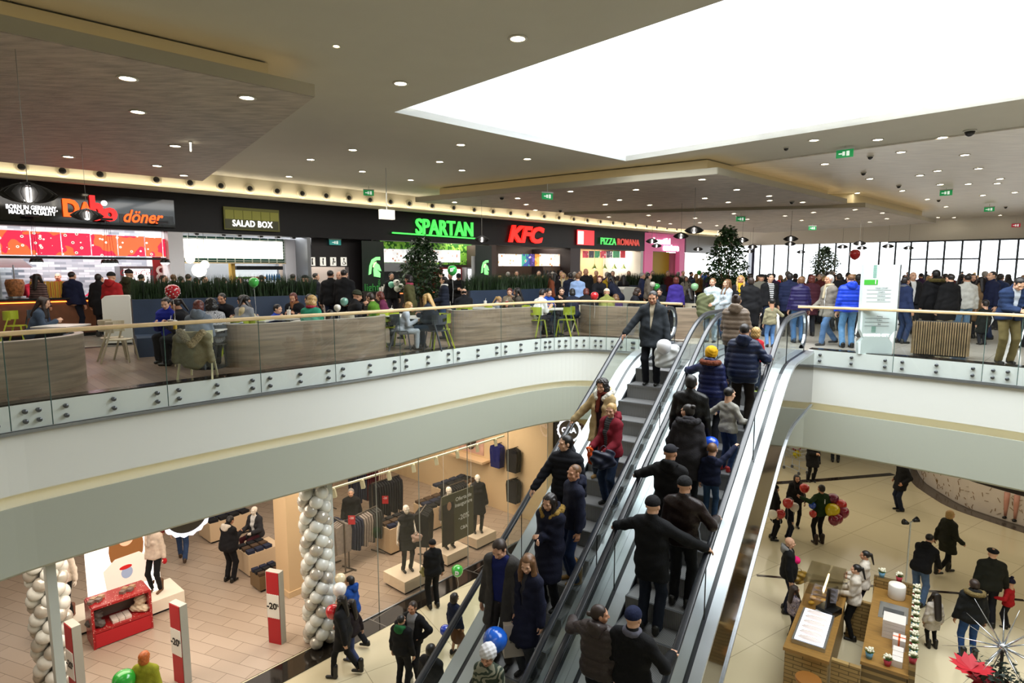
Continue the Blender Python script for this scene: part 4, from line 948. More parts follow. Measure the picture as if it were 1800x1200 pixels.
# kebab spit
s_, _ = w_hit(27, 510, .4); t = wthing('kebab_spit', 'tall cone of roasting kebab meat on a steel spit behind the counter', 'kebab spit')
c = Wp(s_, .4, 0); mb = MB().lathe([(.0, 1.02), (.12, 1.03), (.15, 1.12), (.2, 1.32), (.22, 1.5), (.19, 1.6), (0, 1.62)], (c.x, c.y, 0), 20); mb.build('meat', mat('kebab_meat', 'A46A3C', .6, noise=.6, nscale=14, bump=1, bscale=20), t, True)
MB().lathe([(.02, 1.0), (.02, 2.0)], (c.x, c.y, 0), 8).lathe([(0.22, 1.1), (.22, 1.14)], (c.x, c.y, 0), 16).build('spit', stl, t)
mb = MB(); wbox(mb, s_ - .9, s_ - .3, 1.1, 2.1, -.1, .6); tag(mb.build('grill_cabinet', stl), 'brushed steel grill cabinet left of the kebab spit', 'cabinet')
# yellow pleated display and sauce boards
s0, s1, z0, z1 = wr(55, 118, 512, 538, 1.0); mb = MB(); n = 16
for i in range(n): wbox(mb, s0 + (s1 - s0) * i / n, s0 + (s1 - s0) * (i + .8) / n, 1.1, 1.55, .95 + .03 * (i % 2), 1.0 + .03 * (i % 2))
tag(mb.build('pleated_screen', mat('mustard', 'C99A1C', .5)), 'mustard yellow ribbed screen on the kebab counter', 'screen')
# pendant lamp clusters of the kebab shop
def cluster(pxs, ytop, ylamp, d, label):
    t = wthing('pendant_cluster', label, 'pendant lamp'); s_, z_ = w_hit(sum(pxs) / len(pxs), ylamp, d)
    MB().box(Wp(s_, d, BZ0 + .25), (.3, .1, .06), WROT).build('canopy', dark, t)
    for x in pxs:
        s2, z2 = w_hit(x, ylamp, d); c = Wp(s2, d, 0); MB().lathe([(0, z2 + .09), (.06, z2 + .07), (.085, z2), (.08, z2 - .03)], (c.x, c.y, 0), 12).build('lamp_shade', blackpaint, t, True)
        MB().ball((c.x, c.y, z2 - .03), .055, 10).build('bulb', emis('bulb_white', 'FFFFFF', 14), t, True); MB().bar((c.x, c.y, z2 + .09), Wp(s_ + (s2 - s_) * .3, d, BZ0 + .25), .006).build('cord', dark, t)
cluster((58, 64, 70), 398, 459, .6, 'cluster of small black pendant lamps over the kebab counter, left of two')
cluster((183, 190, 197, 203), 405, 461, .6, 'cluster of four small black pendant lamps over the kebab counter, middle')
cluster((286, 294), 410, 460, .6, 'pair of small black pendant lamps at the right end of the kebab counter')
# soft drink fridge
def fridge(x0, x1, yt, d, label, txt, bodyc='5A5E62', lit='FFFFFF', name='drinks_fridge', tc='B0102A'):
    s0, s1, z0, z1 = wr(x0, x1, yt, yt + 40, d); t = wthing(name, label, 'fridge')
    mb = MB(); wbox(mb, s0, s1, 0, z1, d - .7, d); mb.build('body', mat('fridge_' + bodyc, bodyc, .35), t)
    mb = MB(); wbox(mb, s0 + .1, s1 - .1, .5, z1 - .35, d, d + .012); mb.build('door', menu_mat('bottles', 'EDEFF4', 'FFFFFF', 'C8C0BC', '701818', 1.5, 3, 9, .36), t)
    mb = MB(); wbox(mb, s0 + .1, s1 - .1, z1 - .34, z1 - .08, d, d + .012); mb.build('header', emis('fridge_lit', lit, 2.2), t)
    if txt: text('header_lettering', txt, wallM((s0 + s1) / 2, d + .02, z1 - .21), .26, mat('red_script', tc, .4), t, .004, shear=.3, sx=.9)
fridge(212, 270, 468, -.9, 'grey drinks fridge with a lit header and red script', 'Coca-Cola')
# red panel with 08 digits
t = wthing('wall_banner', 'dark red banner with big white digits beside the drinks fridge', 'banner'); wslab('panel', 270, 291, 451, 520, -.9, mat('banner_red', '8E1A20', .5), t)
s_, z_ = w_hit(284, 478, -.85); text('digits', '8', wallM(s_, -.84, z_ - .1), .8, mat('digit_white', 'E0D8D4', .5), t, .01); s_, z_ = w_hit(284, 500, -.85); text('digits', '8', wallM(s_, -.84, z_ - .2), .8, mat('digit_white'), t, .01)
# --- kebab signs
panel_b = mat('sign_black_glass', '050506', .06, spec=.8)
t = wthing('shop_sign', 'black gloss sign panel of the kebab shop with orange and red letters', 'sign')
wslab('backing', -60, 306, 338, 392, .1, panel_b, t)
def wfit(parent, name, body, x0, x1, yt, yb, d, m, **k):
    s0, s1, z0, z1 = wr(x0, x1, yt, yb, d); o = text(name, body, wallM((s0 + s1) / 2, d, (z0 + z1) / 2), 1, m, parent, **k); co = np.array([v.co[:2] for v in o.data.vertices]); a = co.min(0); b = co.max(0)
    f = ((s1 - s0) / (b[0] - a[0]), (z1 - z0) / (b[1] - a[1])); c = (a + b) / 2
    for v in o.data.vertices: v.co = ((v.co[0] - c[0]) * f[0], (v.co[1] - c[1]) * f[1], v.co[2])
    return o
def wtext(parent, name, body, x, y, d, size, m, **k): s_, z_ = w_hit(x, y, d); return text(name, body, wallM(s_, d, z_), size, m, parent, **k)
wfit(t, 'small_lettering', 'BORN IN GERMANY,\nMADE IN QUALITY', 11, 101, 361, 378.5, .13, emis('letter_white', 'FFFFFF', 2.5), bold=.012, extrude=.02)
wfit(t, 'letter', 'D', 111, 139, 350, 381, .2, emis('letter_orange', 'FF5A1E', 2.2), bold=.04, extrude=.05)
wfit(t, 'letter', 'A', 138, 163, 355, 381, .2, emis('letter_orange', 'FF5A1E', 2.2), bold=.04, extrude=.05)
wfit(t, 'letter', 'b', 159, 182, 344, 388, .2, emis('letter_red', 'F02828', 2.2), bold=.05, extrude=.05)
wfit(t, 'letter', 'o', 180, 206, 365, 389, .2, emis('letter_red', 'F02828', 2.2), bold=.05, extrude=.05)
s_, z_ = w_hit(183, 357, .22); c = Wp(s_, .22, z_); MB().ball(c, .08, 12).build('dot', emis('letter_white', 'FFFFFF', 2.5), t, True)
wslab('grey_panel', 210, 305, 378, 393, .12, mat('sign_grey_glass', '2B2F31', .15), t)
wfit(t, 'script_lettering', 'döner', 217, 287, 370, 392, .15, emis('letter_orange', 'FF5A1E', 2.2), bold=.015, extrude=.01, shear=.35)
# ===== salad shop
backwall(318, 540, mat('salad_back', '8C8F94', .5), -2.8)
t = wthing('menu_board', 'blank overlit white menu board in a green tile frame at the salad shop', 'menu board')
gt = grid_mat('green_tile', '1F4B40', '18392F', 'B9C4BC', .22, .11, .012, .2, axes=(0, 2), offset=0)
wslab('tile_frame', 318, 502, 417, 461, -1.0, gt, t); wslab('white_screen', 322, 497, 422, 454, -.95, emis('screen_white', 'FFF9EE', 2.2), t); wslab('shelf_edge', 318, 503, 461, 463, -.8, mat('pale_wood', 'CBB994', .5), t, t=.3)
wslab('side_panel', 503, 538, 421, 560, -1.0, mat('salad_side', 'E6E6EE', .4), None).name = 'wall_salad_side'; tag(bpy.data.objects['wall_salad_side'], kind='structure')
shop_lamp(6.2, 11, 420, (1, 1, 1))
track = wthing('track_light', 'ceiling track with small grey spotlights at the salad shop', 'track light')
for x in (345, 392, 420, 458, 488, 515): s_, _ = w_hit(x, 420, -.45); c = Wp(s_, -.45, BZ0 + .0); MB().box(c, (.12, .2, .12), WROT).build('spot', mat('spot_grey', '55575A', .5), track)
s0, s1, _, _ = wr(325, 530, 415, 420, -.45); mb = MB(); wbox(mb, s0, s1, BZ0 + .07, BZ0 + .12, -.48, -.42); mb.build('rail', mat('spot_grey'), track)
for i, (x, y, r) in enumerate(((334, 455, .15), (350, 475, .23), (360, 465, .14))):
    s_, z_ = w_hit(x, y, -.2); c = Wp(s_, -.2, z_); t = wthing('globe_lamp', 'glowing white globe lamp at the salad shop, ' + ('upper left of three', 'largest of three', 'small one on the right of three')[i], 'globe lamp', 'globe lamps')
    MB().ball(c, r, 16).build('globe', emis('globe_white', 'FFF4DE', 4), t, True); MB().bar(c, (c.x, c.y, BZ0 + .2), .01).build('cord', dark, t)
wslab('wood_post', 409, 415, 463, 540, -1.0, mat('oak_post', 'A5842F', .5), None, t=.3).name = 'wall_oak_post'; tag(bpy.data.objects['wall_oak_post'], kind='structure')
s0, s1, z0, z1 = wr(416, 497, 474, 493, -1.2); t = wthing('display_case', 'lit display case with salads, fruit and blue bottles', 'display case')
mb = MB(); wbox(mb, s0, s1, z0 - .1, z1, -1.75, -1.7); mb.build('back', emis('case_lit', 'E9F2F6', .9), t); mb = MB(); wbox(mb, s0, s1, z1, z1 + .14, -1.75, -1.15); mb.build('hood', dark, t)
for i in range(3):
    for j in range(6):
        c = Wp(s0 + (s1 - s0) * (i * 6 + j + .5) / 18, -1.4, z0 + .1); mb = MB()
        if i < 2: mb.ball(c, .07, 8, (1, 1, .8)); tag(mb.build('salad_bowl', mat(('lettuce', 'fruit')[i], ('5E9A32', 'C98A34')[i], .6, noise=.4, nscale=20)), ('green lettuce bowl in the salad display case', 'yellow fruit bowl in the salad display case')[i], 'bowl', ('lettuce bowls', 'fruit bowls')[i])
        else: mb.lathe([(.04, -.1), (.04, .07), (.015, .12), (.015, .15)], c, 8); tag(mb.build('water_bottle', mat('blue_bottle', '3F7FB8', .2)), 'blue water bottle standing in the salad display case', 'bottle', 'blue bottles in the display case')
counter(322, 536, 'low white salad shop counter behind the grass planter', mat('white_counter', 'D5D5D8', .4), .8, 1.05, top='C9C9CC')
t = wthing('shop_sign', 'green framed salad shop sign with white letters', 'sign'); wslab('backing', 394, 491, 366, 405, .12, mat('olive_box', '3B3A16', .4, emit=.5, ecol='5C5A1A'), t)
for i in range(6): wslab('pane', 396 + i * 15.8, 396 + i * 15.8 + 14.5, 368.5 + i * 1.1, 384 + i * .9, .14, emis('olive_pane', '6B6A22', .55), t, t=.02)
wslab('pane', 396, 489, 387.5, 403, .14, emis('olive_dark', '2D2D10', .5), t, t=.02)
wfit(t, 'lettering', 'SALAD BOX', 409, 479, 388, 399, .17, emis('letter_white'if 0 else 'letter_white', 'FFFFFF', 2.5), bold=.014, extrude=.01, spacing=1.1)
# ===== corridor with washroom signs
backwall(552, 640, mat('corridor_beige', 'A09184', .5), -2.2, 2.35)
s0, s1, z0, z1 = wr(548, 655, 425, 469, -.6); mb = MB(); wbox(mb, s0, s1, z0, 3.3, -.7, -.6); struct('wall_corridor_head', mb, part_d)
s0, s1, _, _ = wr(612, 655, 425, 469, -.6); mb = MB(); wbox(mb, s0, s1, 0, z0, -.7, -.6); struct('wall_corridor_side', mb, part_d)
for i, (x, k_) in enumerate(((549, 'man'), (568, 'woman'), (586, 'baby'), (604.5, 'wheelchair'))):
    s0, s1, z0, z1 = wr(x - 5, x + 5, 452, 467, -.55); t = wthing('washroom_sign', 'white washroom sign with black %s pictogram' % k_, 'sign', 'washroom signs')
    mb = MB(); wbox(mb, s0, s1, z0, z1, -.58, -.55); mb.build('plate', emis('sign_plate', 'F2EFE4', .6), t)
    sm = (s0 + s1) / 2; bm = MB(); h_ = z1 - z0; w_ = s1 - s0; q = lambda a, b: Wp(sm + a * w_, -.54, z0 + b * h_)
    bm.ball(q(0, .8), .035, 8)
    if k_ == 'man': bm.bar(q(0, .7), q(0, .4), .09, .02); bm.bar(q(-.06, .4), q(-.06, .12), .03, .02); bm.bar(q(.06, .4), q(.06, .12), .03, .02)
    elif k_ == 'woman': bm.bar(q(0, .7), q(0, .55), .07, .02); bm.bar(q(0, .55), q(0, .3), .14, .02); bm.bar(q(0, .3), q(0, .12), .06, .02)
    elif k_ == 'baby': bm.bar(q(0, .7), q(-.1, .4), .08, .02); bm.bar(q(-.1, .4), q(-.1, .12), .06, .02); bm.bar(q(.05, .4), q(.3, .4), .04, .02); bm.ball(q(.25, .48), .025, 6)
    else: bm.bar(q(0, .7), q(0, .42), .05, .02); bm.bar(q(0, .42), q(.2, .42), .04, .02); bm.bar(q(.2, .42), q(.3, .18), .04, .02); bm.tube([q(-.02 + .25 * math.cos(a), .3 + .17 * math.sin(a)) for a in np.linspace(PI * .8, PI * 2, 8)], .012, 6)
    bm.build('pictogram', mat('pict_black', '0A0A0A', .5), t)
def exit_sign(loc, rz, label, c='1FA35A', w=.36, h=.2):
    t = empty('exit_sign', loc, rz, label, 'exit sign', None); MB().box((0, 0, 0), (w, .05, h)).build('panel', emis('exit_' + c, c, .35), t); MB().box((0, 0, h / 2 + .02), (w + .02, .07, .04)).build('housing', mat('exit_housing', 'C9CCC8', .5), t)
    mb = MB(); mb.box((-.02, -.028, 0), (.06, .006, h * .5)); mb.box((.08, -.028, 0), (.07, .006, h * .6)); mb.bar((-.14, -.028, 0), (-.06, -.028, 0), .03, .006, up=(0, 1, 0)); mb.build('pictogram', emis('exit_white', 'F2FFF6', .6), t)
    MB().bar((0, 0, h / 2 + .04), (0, 0, h / 2 + .3), .015).build('rod', mat('exit_housing'), t); return t
s_, z_ = w_hit(589, 426, -.5); exit_sign(Wp(s_, -.5, z_), WROT, 'small green exit sign above the washroom corridor', '3FA7A0', .5, .2)
# ===== spartan shop
backwall(672, 862, mat('spartan_back', '34373A', .5), -2.8)
s0, s1, z0, z1 = wr(672, 830, 428, 450, -1.6); mb = MB(); wbox(mb, s0, s1, z0 - .4, 3.35, -1.75, -1.65); tag(mb.build('foliage_print', menu_mat('leaf_print', '2B5A1E', '6FA53A', '9CC653', '173A12', .35, 4, 7, .3)), 'leaf patterned panel behind the menu screens', 'panel')
t = wthing('menu_board', 'row of tilted white menu screens at the green lettered shop', 'menu board')
for (a, b) in ((672, 711), (712, 745), (746, 776), (777, 809)): wslab('menu_panel', a, b, 437.5 + (a - 672) * .02, 461, -1.45, menu_mat('menu_white', 'F4F4F4', 'FFFFFF', 'D8B8A0', 'B0432E', .8, 3, 5, .26), t)
t = wthing('extractor_hood', 'steel hood below the menu screens, left of the tree', 'hood'); wslab('canopy', 671, 720, 462, 477, -1.5, stl, t, t=.5)
shop_lamp(15.6, 19, 160)
counter(700, 860, 'dark service counter behind the tall tree with an orange glow', mat('black_counter', '1B1818', .3), .9, 1.0, glow='FF6A3A')
counter(655, 699, 'short dark counter holding a row of paper cups', mat('black_counter', '1B1818', .3), .9, 1.0)
for i in range(9):
    s_, _ = w_hit(668 + i * 4.2, 512, .7); c = Wp(s_, .7, 1.0); h_ = (.16, .2, .28, .34, .28, .33, .26, .3, .22)[i]
    tag(MB().lathe([(.035, 0), (.05, h_), (.0, h_)], c, 10).build('paper_cup_stack', mat('paper_white', 'E9E4DA', .7)), 'white stack of paper cups on the short dark counter', 'cups', 'paper cup stacks on the counter')
lime = emis('lime_lit', '4BE05A', 1.3)
HEL = [(-.36, -.42), (-.30, .05), (-.16, .38), (.1, .52), (.36, .54), (.36, .36), (.16, .36), (-.02, .26), (-.15, .08), (-.22, -.36)]
HEL2 = [(-.04, -.5), (-.06, -.15), (.0, .1), (.12, .22), (.3, .1), (.42, -.22), (.28, -.2), (.22, -.12), (.18, -.16), (.36, -.34), (.34, -.56), (.12, -.52)]
def helmet(x, y, d, sc, label, lettered):
    s_, z_ = w_hit(x, y, d); t = wthing('logo_panel', label, 'sign panel')
    mb = MB(); wbox(mb, s_ - .55, s_ + .5, .9, 3.05, d - .06, d - .03); mb.build('backing', mat('logo_backing', '0E1F17', .4), t)
    for P_ in (HEL, HEL2): MB().prism([(a * sc, b * sc) for a, b in P_], 0, .03, M=wallM(s_, d - .01, z_)).build('helmet_mark', emis('lime_logo', '86F08A', 1.2), t)
    MB().prism([(a * sc, b * sc) for a, b in ((-.1, 0), (-.02, .22), (.14, .28), (.1, .1), (0, -.05))], 0, .028, M=wallM(s_, d - .012, z_)).build('helmet_cheek', emis('cream_logo', 'F0F0C0', 1.0), t)
    if lettered: text('lettering', 'light', wallM(s_ - .15, d, z_ - .85), .42, mat('dim_green', '2F7A34', .5, emit=.5, ecol='2F7A34'), t, .004); text('lettering', 'KITCHEN', wallM(s_ + .22, d, z_ - .85) @ Matrix.Rotation(PI / 2, 4, 'Z'), .16, mat('dim_green'), t, .004); text('lettering', 'eat as a true Spartan', wallM(s_, d, z_ - 1.15), .12, mat('dim_green'), t, .004)
helmet(658, 469, .05, .78, 'dark green panel with a glowing helmet emblem, left of the tree', True)
helmet(852, 470, .05, .66, 'dark green panel with a glowing helmet emblem, right of the tree', False)
fridge(776, 812, 470, -.9, 'red drinks fridge behind the counter, right of the tree', 'Coca-Cola', '8A141C', 'B01018', tc='E8D8D4')
fridge(820, 833, 470, -.7, 'narrow white lit bottle fridge right of the red one', None, 'C9C9CC')
t = wthing('shop_sign', 'glowing green capital letters reading SPARTAN above a green line', 'sign'); wfit(t, 'lettering', 'SPARTAN', 731, 831, 387, 413.5, .1, lime, bold=.015, extrude=.05)
s0, s1, z0, z1 = wr(690, 838, 412, 418, .1); mb = MB(); n_ = len(mb.v); mb.bar(Wp(s0, .1, z1 - .02), Wp(s1, .1, z0 + .06), .09, .06, up=(0, 0, 1)); mb.build('underline', lime, t)
tag(wslab('menu_rack', 829.5, 840, 450, 490, -.1, mat('rack_white', 'B9BCC0', .4)), 'slim white rack of leaflets beside the right helmet panel', 'rack')
# hanging info box
c = at_Y(680, 377, 19.5); t = empty('hanging_sign', c, WROT, 'white lit washroom direction sign hanging from the ceiling', 'hanging sign'); MB().box((0, 0, 0), (.5, .16, .3)).build('box', emis('sign_box_lit', 'EFEADB', .8), t); MB().bar((0, 0, .15), (0, 0, ZC - c.z), .02).build('rod', mat('exit_housing'), t)
# ===== chicken shop
backwall(875, 1000, mat('chicken_back', '4A3A32', .5), -3.0)
t = wthing('menu_board', 'long glowing white menu with food pictures at the chicken counter', 'menu board')
for (a, b, m_) in ((877, 917, 'menu_kw'), (918, 931, 'menu_kb'), (932, 940, 'menu_kp'), (941, 948, 'menu_ko'), (949, 997, 'menu_kw')):
    mm = {'menu_kw': menu_mat('menu_kw', 'FFF6E8', 'FFFFFF', 'F0B880', 'C8502E', 1.0, 3, 4, .26), 'menu_kb': menu_mat('menu_kb', '2E4E9A', '3FA88A', 'F0F0F0', 'C02020', 1., 3, 3, .2), 'menu_kp': menu_mat('menu_kp', '3A2270', '6A4AB0', 'FFFFFF', 'D04040', 1., 3, 3, .2), 'menu_ko': menu_mat('menu_ko', 'E89030', 'FFC060', 'FFFFFF', 'B04020', 1., 3, 3, .2)}[m_]
    wslab('menu_panel', a, b, 446.5, 467.5, -.8, mm, t)
shop_lamp(22.2, 26, 160, (1, .9, .75)); counter(868, 1003, 'chicken shop counter behind the waiting crowd', mat('red_counter', '5A1E1C', .4), .6, 1.05)
t = wthing('wall_lettering', 'big dark capital letters reading HAND on the brown wall', 'lettering'); wfit(t, 'lettering', 'HAND', 955, 991, 475, 489, -.6, mat('letter_black', '141212', .5), bold=.03, extrude=.02)
wslab('wood_panel', 955, 998, 469, 500, -.75, mat('wood_brown', '6B5748', .5), None).name = 'wall_wood_panel'; tag(bpy.data.objects['wall_wood_panel'], kind='structure')
t = wthing('shop_sign', 'glowing slanted red letters reading KFC', 'sign'); wfit(t, 'lettering', 'KFC', 894, 956, 397, 427, .1, emis('kred', 'FF2018', 1.8), bold=.045, extrude=.05, shear=.25)
t = wthing('logo_panel', 'square red sign with a pale shape at its left side', 'sign panel'); wslab('panel', 1015, 1044.5, 404.5, 430.5, .12, emis('kred_panel', 'F0333A', 1.3), t)
wslab('pale_shape', 1016, 1026, 406, 429, .14, emis('kpale', 'F5EDE8', 1.2), t, t=.015)
# ===== pizza shop
backwall(1023, 1127, mat('pizza_back', 'C9A982', .6), -3.0)
t = wthing('menu_board', 'tilted red, black and green menu boards at the pizza shop', 'menu board')
for i, (a, b) in enumerate(((1025, 1035), (1036, 1045), (1046, 1055), (1056, 1066), (1067, 1077), (1078, 1090), (1091, 1100))):
    wslab('menu_panel', a, b - .6, 441, 453, -.8, menu_mat('menu_p%d' % (i % 3), ('B02A38', '302A30', '2E7A46')[i % 3], ('C83848', '50484E', '3A8A54')[i % 3], 'F0E8E0', 'F0E8E0', .8, 3, 4, .2), t)
shop_lamp(27.5, 30.5, 260, (1, .85, .65)); counter(1015, 1130, 'pale wooden pizza counter behind the crowd', mat('pizza_wood', 'B08A60', .5), .5, 1.1)
for i, x in enumerate((1045, 1063, 1080, 1096, 1112)):
    s_, z_ = w_hit(x, 472, -.9); c = Wp(s_, -.9, z_); t = wthing('pendant_lamp', 'green bell shaped pendant lamp over the pizza counter, %s of five' % ('leftmost', 'second', 'third', 'fourth', 'rightmost')[i], 'pendant lamp', 'green pendants over the pizza counter')
    MB().lathe([(.02, .3), (.04, .2), (.16, .02), (.2, 0)], c, 12).build('lamp_shade', mat('green_shade', '5F7A2C', .4), t, True); MB().bar(c + Vector((0, 0, .3)), (c.x, c.y, BZ0 + .3), .012).build('cord', dark, t); MB().ball(c + Vector((0, 0, .03)), .06, 8).build('bulb', emis('bulb_warm', 'FFD9A0', 12), t)
t = wthing('shop_sign', 'green and red letters reading PIZZA ROMANA', 'sign'); wfit(t, 'lettering', 'PIZZA', 1056, 1083, 418, 430, .1, emis('pgreen', '58D86A', .9), bold=.012, extrude=.03); wfit(t, 'lettering', 'ROMANA', 1085.5, 1124, 420, 431.5, .1, emis('pred', 'C0483E', .9), bold=.012, extrude=.03)
# ===== pink shop
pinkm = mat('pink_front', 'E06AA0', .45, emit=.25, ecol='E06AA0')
s0, s1, z0, z1 = wr(1133, 1203, 415, 442, 0); mb = MB(); wbox(mb, s0, s1, z0, 4.3, -.3, .02)
sa, _, _, _ = wr(1147, 1203, 442, 470, 0); wbox(mb, s0, sa, 0, z0, -.3, .02); sb, _, _, _ = wr(1194, 1203, 442, 470, 0); wbox(mb, sb, s1, 0, z0, -.3, .02); struct('wall_pink_front', mb, pinkm)
mb = MB(); wbox(mb, sa, sb, 0, z0, -.9, -.8); struct('door_1', mb, mat('ochre_doors', 'A8952A', .5, emit=.1, ecol='A8952A'))
t = wthing('shop_sign', 'white rounded letters in two lines on the pink shop front', 'sign'); wfit(t, 'lettering', 'beautiful', 1149, 1178, 418, 429, .08, emis('letter_white', 'FFFFFF', 2.5), bold=.03, extrude=.03); wfit(t, 'lettering', 'couture', 1166, 1193, 430, 441, .08, MATS['letter_white'], bold=.03, extrude=.03)
# ===== grey front with a very bright shop window
s0, s1, z0, z1 = wr(1206, 1275, 410, 445, 0); mb = MB(); wbox(mb, s0, 41.2, z0, 4.4, -.3, 0); struct('wall_grey_front', mb, mat('grey_front', '8C9096', .4))
mb = MB(); wbox(mb, s0 + .3, 40.6, 0, z0, -.5, -.45); tag(mb.build('bright_shop_window', emis('shop_window_lit', 'FFFDF6', 2.4)), 'dazzling white lit shop window at the far end of the food hall', 'shop window')
# ================================================================ LAMPS ON THE CEILING
dl = None
def downlight(x, y, z, where, warm=True):
    global dl
    p = at_z(x, y, z)
    if dl is None:
        dl = empty('downlight', p, 0, '', 'downlight'); MB().lathe([(.10, .0), (.135, .0), (.14, -.012), (.10, -.015)], k=20, caps=False).build('ring', mat('lamp_ring', 'D9D6CC', .4), dl, True)
        MB().lathe([(0, -.006), (.105, -.006)], k=20).build('lens', emis('lamp_lens', 'FFF0D4', 28), dl, False); o = dl
    else: o = dup(dl, p)
    tag(o, 'round recessed downlight in the ' + where, 'downlight', 'downlights in the ' + where)
W_ = 'near left dropped ceiling panel'
for p in ((224, 137), (242, 196), (434, 171), (308, 256), (276, 291), (120, 275), (323, 308)): downlight(*p, 4.498, W_)
W_ = 'smooth main ceiling left of the skylight'
for p in ((910, 67), (704, 146), (810, 254), (620, 263), (546, 280), (637, 301), (508, 310), (558, 335), (773, 284), (812, 299), (927, 279), (722, 316)): downlight(*p, ZC - .002, W_)
W_ = 'middle dropped ceiling panel'
for p in ((799, 355), (910, 348), (925, 359), (941, 369), (1003, 336), (1064, 359), (1089, 351), (1118, 333), (1142, 360), (1234, 315), (1239, 348), (1280, 355), (1295, 333), (1352, 344), (1353, 352), (1411, 355)): downlight(*p, 4.498, W_)
W_ = 'far dropped ceiling panel'
for p in ((1070, 381), (1140, 378), (1158, 388), (1178, 393), (1222, 383), (1230, 391), (1260, 396), (1290, 375), (1314, 385), (1380, 379), (1409, 387), (1430, 373), (1489, 384), (1503, 368), (1529, 390), (1551, 374), (1559, 384)): downlight(*p, 4.378, W_)
W_ = 'streaky ceiling on the right'
for p in ((1584, 267), (1450, 288), (1696, 272), (1529, 314), (1617, 308), (1648, 300), (1720, 296), (1653, 324), (1702, 323), (1753, 322), (1758, 314), (1586, 335), (1728, 343), (1630, 350), (1507, 339), (1784, 338), (1649, 382), (1677, 382), (1758, 378), (1663, 363)): downlight(*p, 5.008, W_)
W_ = 'smooth strip between skylight and streaky ceiling'
for p in ((1431, 246), (1543, 245), (1657, 241)): downlight(*p, ZC - .002, W_)
# emergency light, broken looking square lamps on the near panel
t = empty('small_spot', at_z(591, 81, ZC), 0, 'tiny lit spotlight alone in the ceiling, upper left middle', 'spotlight'); MB().lathe([(0, -.005), (.035, -.005)], k=12).build('lens', emis('lamp_lens', 'FFF0D4', 28), t); MB().lathe([(.035, 0), (.055, -.01)], k=12, caps=False).build('ring', mat('lamp_ring'), t)
t = empty('emergency_light', at_z(335, 258, 4.4), .5, 'small upright lit emergency plate hanging from the near left panel', 'emergency light'); MB().box((0, 0, 0), (.03, .16, .16)).build('plate', emis('lit_plate', 'FFF6DC', 4), t); MB().box((0, 0, .09), (.05, .18, .03)).build('base', mat('exit_housing'), t)
# dome cameras and detectors
def dome(x, y, z, label, r=.08, grp=None):
    t = empty('dome_camera', at_z(x, y, z), 0, label, 'camera', grp); MB().lathe([(r * 1.2, 0), (r * 1.25, -.02), (r, -.03)], k=14).build('base', mat('dome_base', 'B9B7AE', .5), t, True); MB().lathe([(r, -.03), (r * .8, -.03 - r * .6), (r * .35, -.03 - r * .95), (0, -.03 - r)], k=14).build('dome', mat('dome_dark', '1A1A1C', .15), t, True)
dome(1705, 229, ZC, 'dark dome camera on the ceiling strip at the upper right', .11)
dome(1382, 259, ZC, 'small dark red dome detector on the ceiling right of the skylight corner', .06)
for i, (x, y, z) in enumerate(((1530, 274, 5.01), (1518, 303, 5.01), (1580, 326, 5.01), (1650, 351, 5.01), (1768, 363, 5.01))): dome(x, y, z, 'grey ceiling sensor in the streaky ceiling, %s of five from the front' % ('first', 'second', 'third', 'fourth', 'last')[i], .07, 'ceiling sensors')
for i, (x, y, z) in enumerate(((882, 346, 4.5), (985, 369, 4.5), (1392, 354, 4.5))): dome(x, y, z, 'dark dome camera under the middle dropped panel, ' + ('left', 'centre', 'right')[i], .08)
exit_sign(at_z(1485, 270, 4.86), -.75, 'green exit sign under the ceiling right of the skylight', w=.4, h=.2)
exit_sign(at_z(1663, 339, 4.82), -.75, 'green exit sign in the middle of the streaky ceiling', w=.4, h=.2)
exit_sign(at_z(1739, 368, 4.75), -.75, 'small green exit sign at the far right below the streaky ceiling', w=.4, h=.2)
exit_sign(at_z(962, 345, 4.25), .5, 'green exit sign hanging under the middle dropped panel', w=.4, h=.2)
exit_sign(at_z(1302, 385, 4.12), 0, 'dark topped green exit sign under the far dropped panel', w=.4, h=.2)
exit_sign(at_z(1428, 401, 4.1), 0, 'tiny green exit sign near the far glazed wall', w=.4, h=.2)
exit_sign(at_z(648, 339, 4.8), .5, 'small green exit sign near the ceiling above the washroom corridor', w=.4, h=.2)
t = exit_sign(at_z(1786, 396, 4.4), -.6, 'small red sign under the ceiling at the far right', 'C8354A', .4, .2)
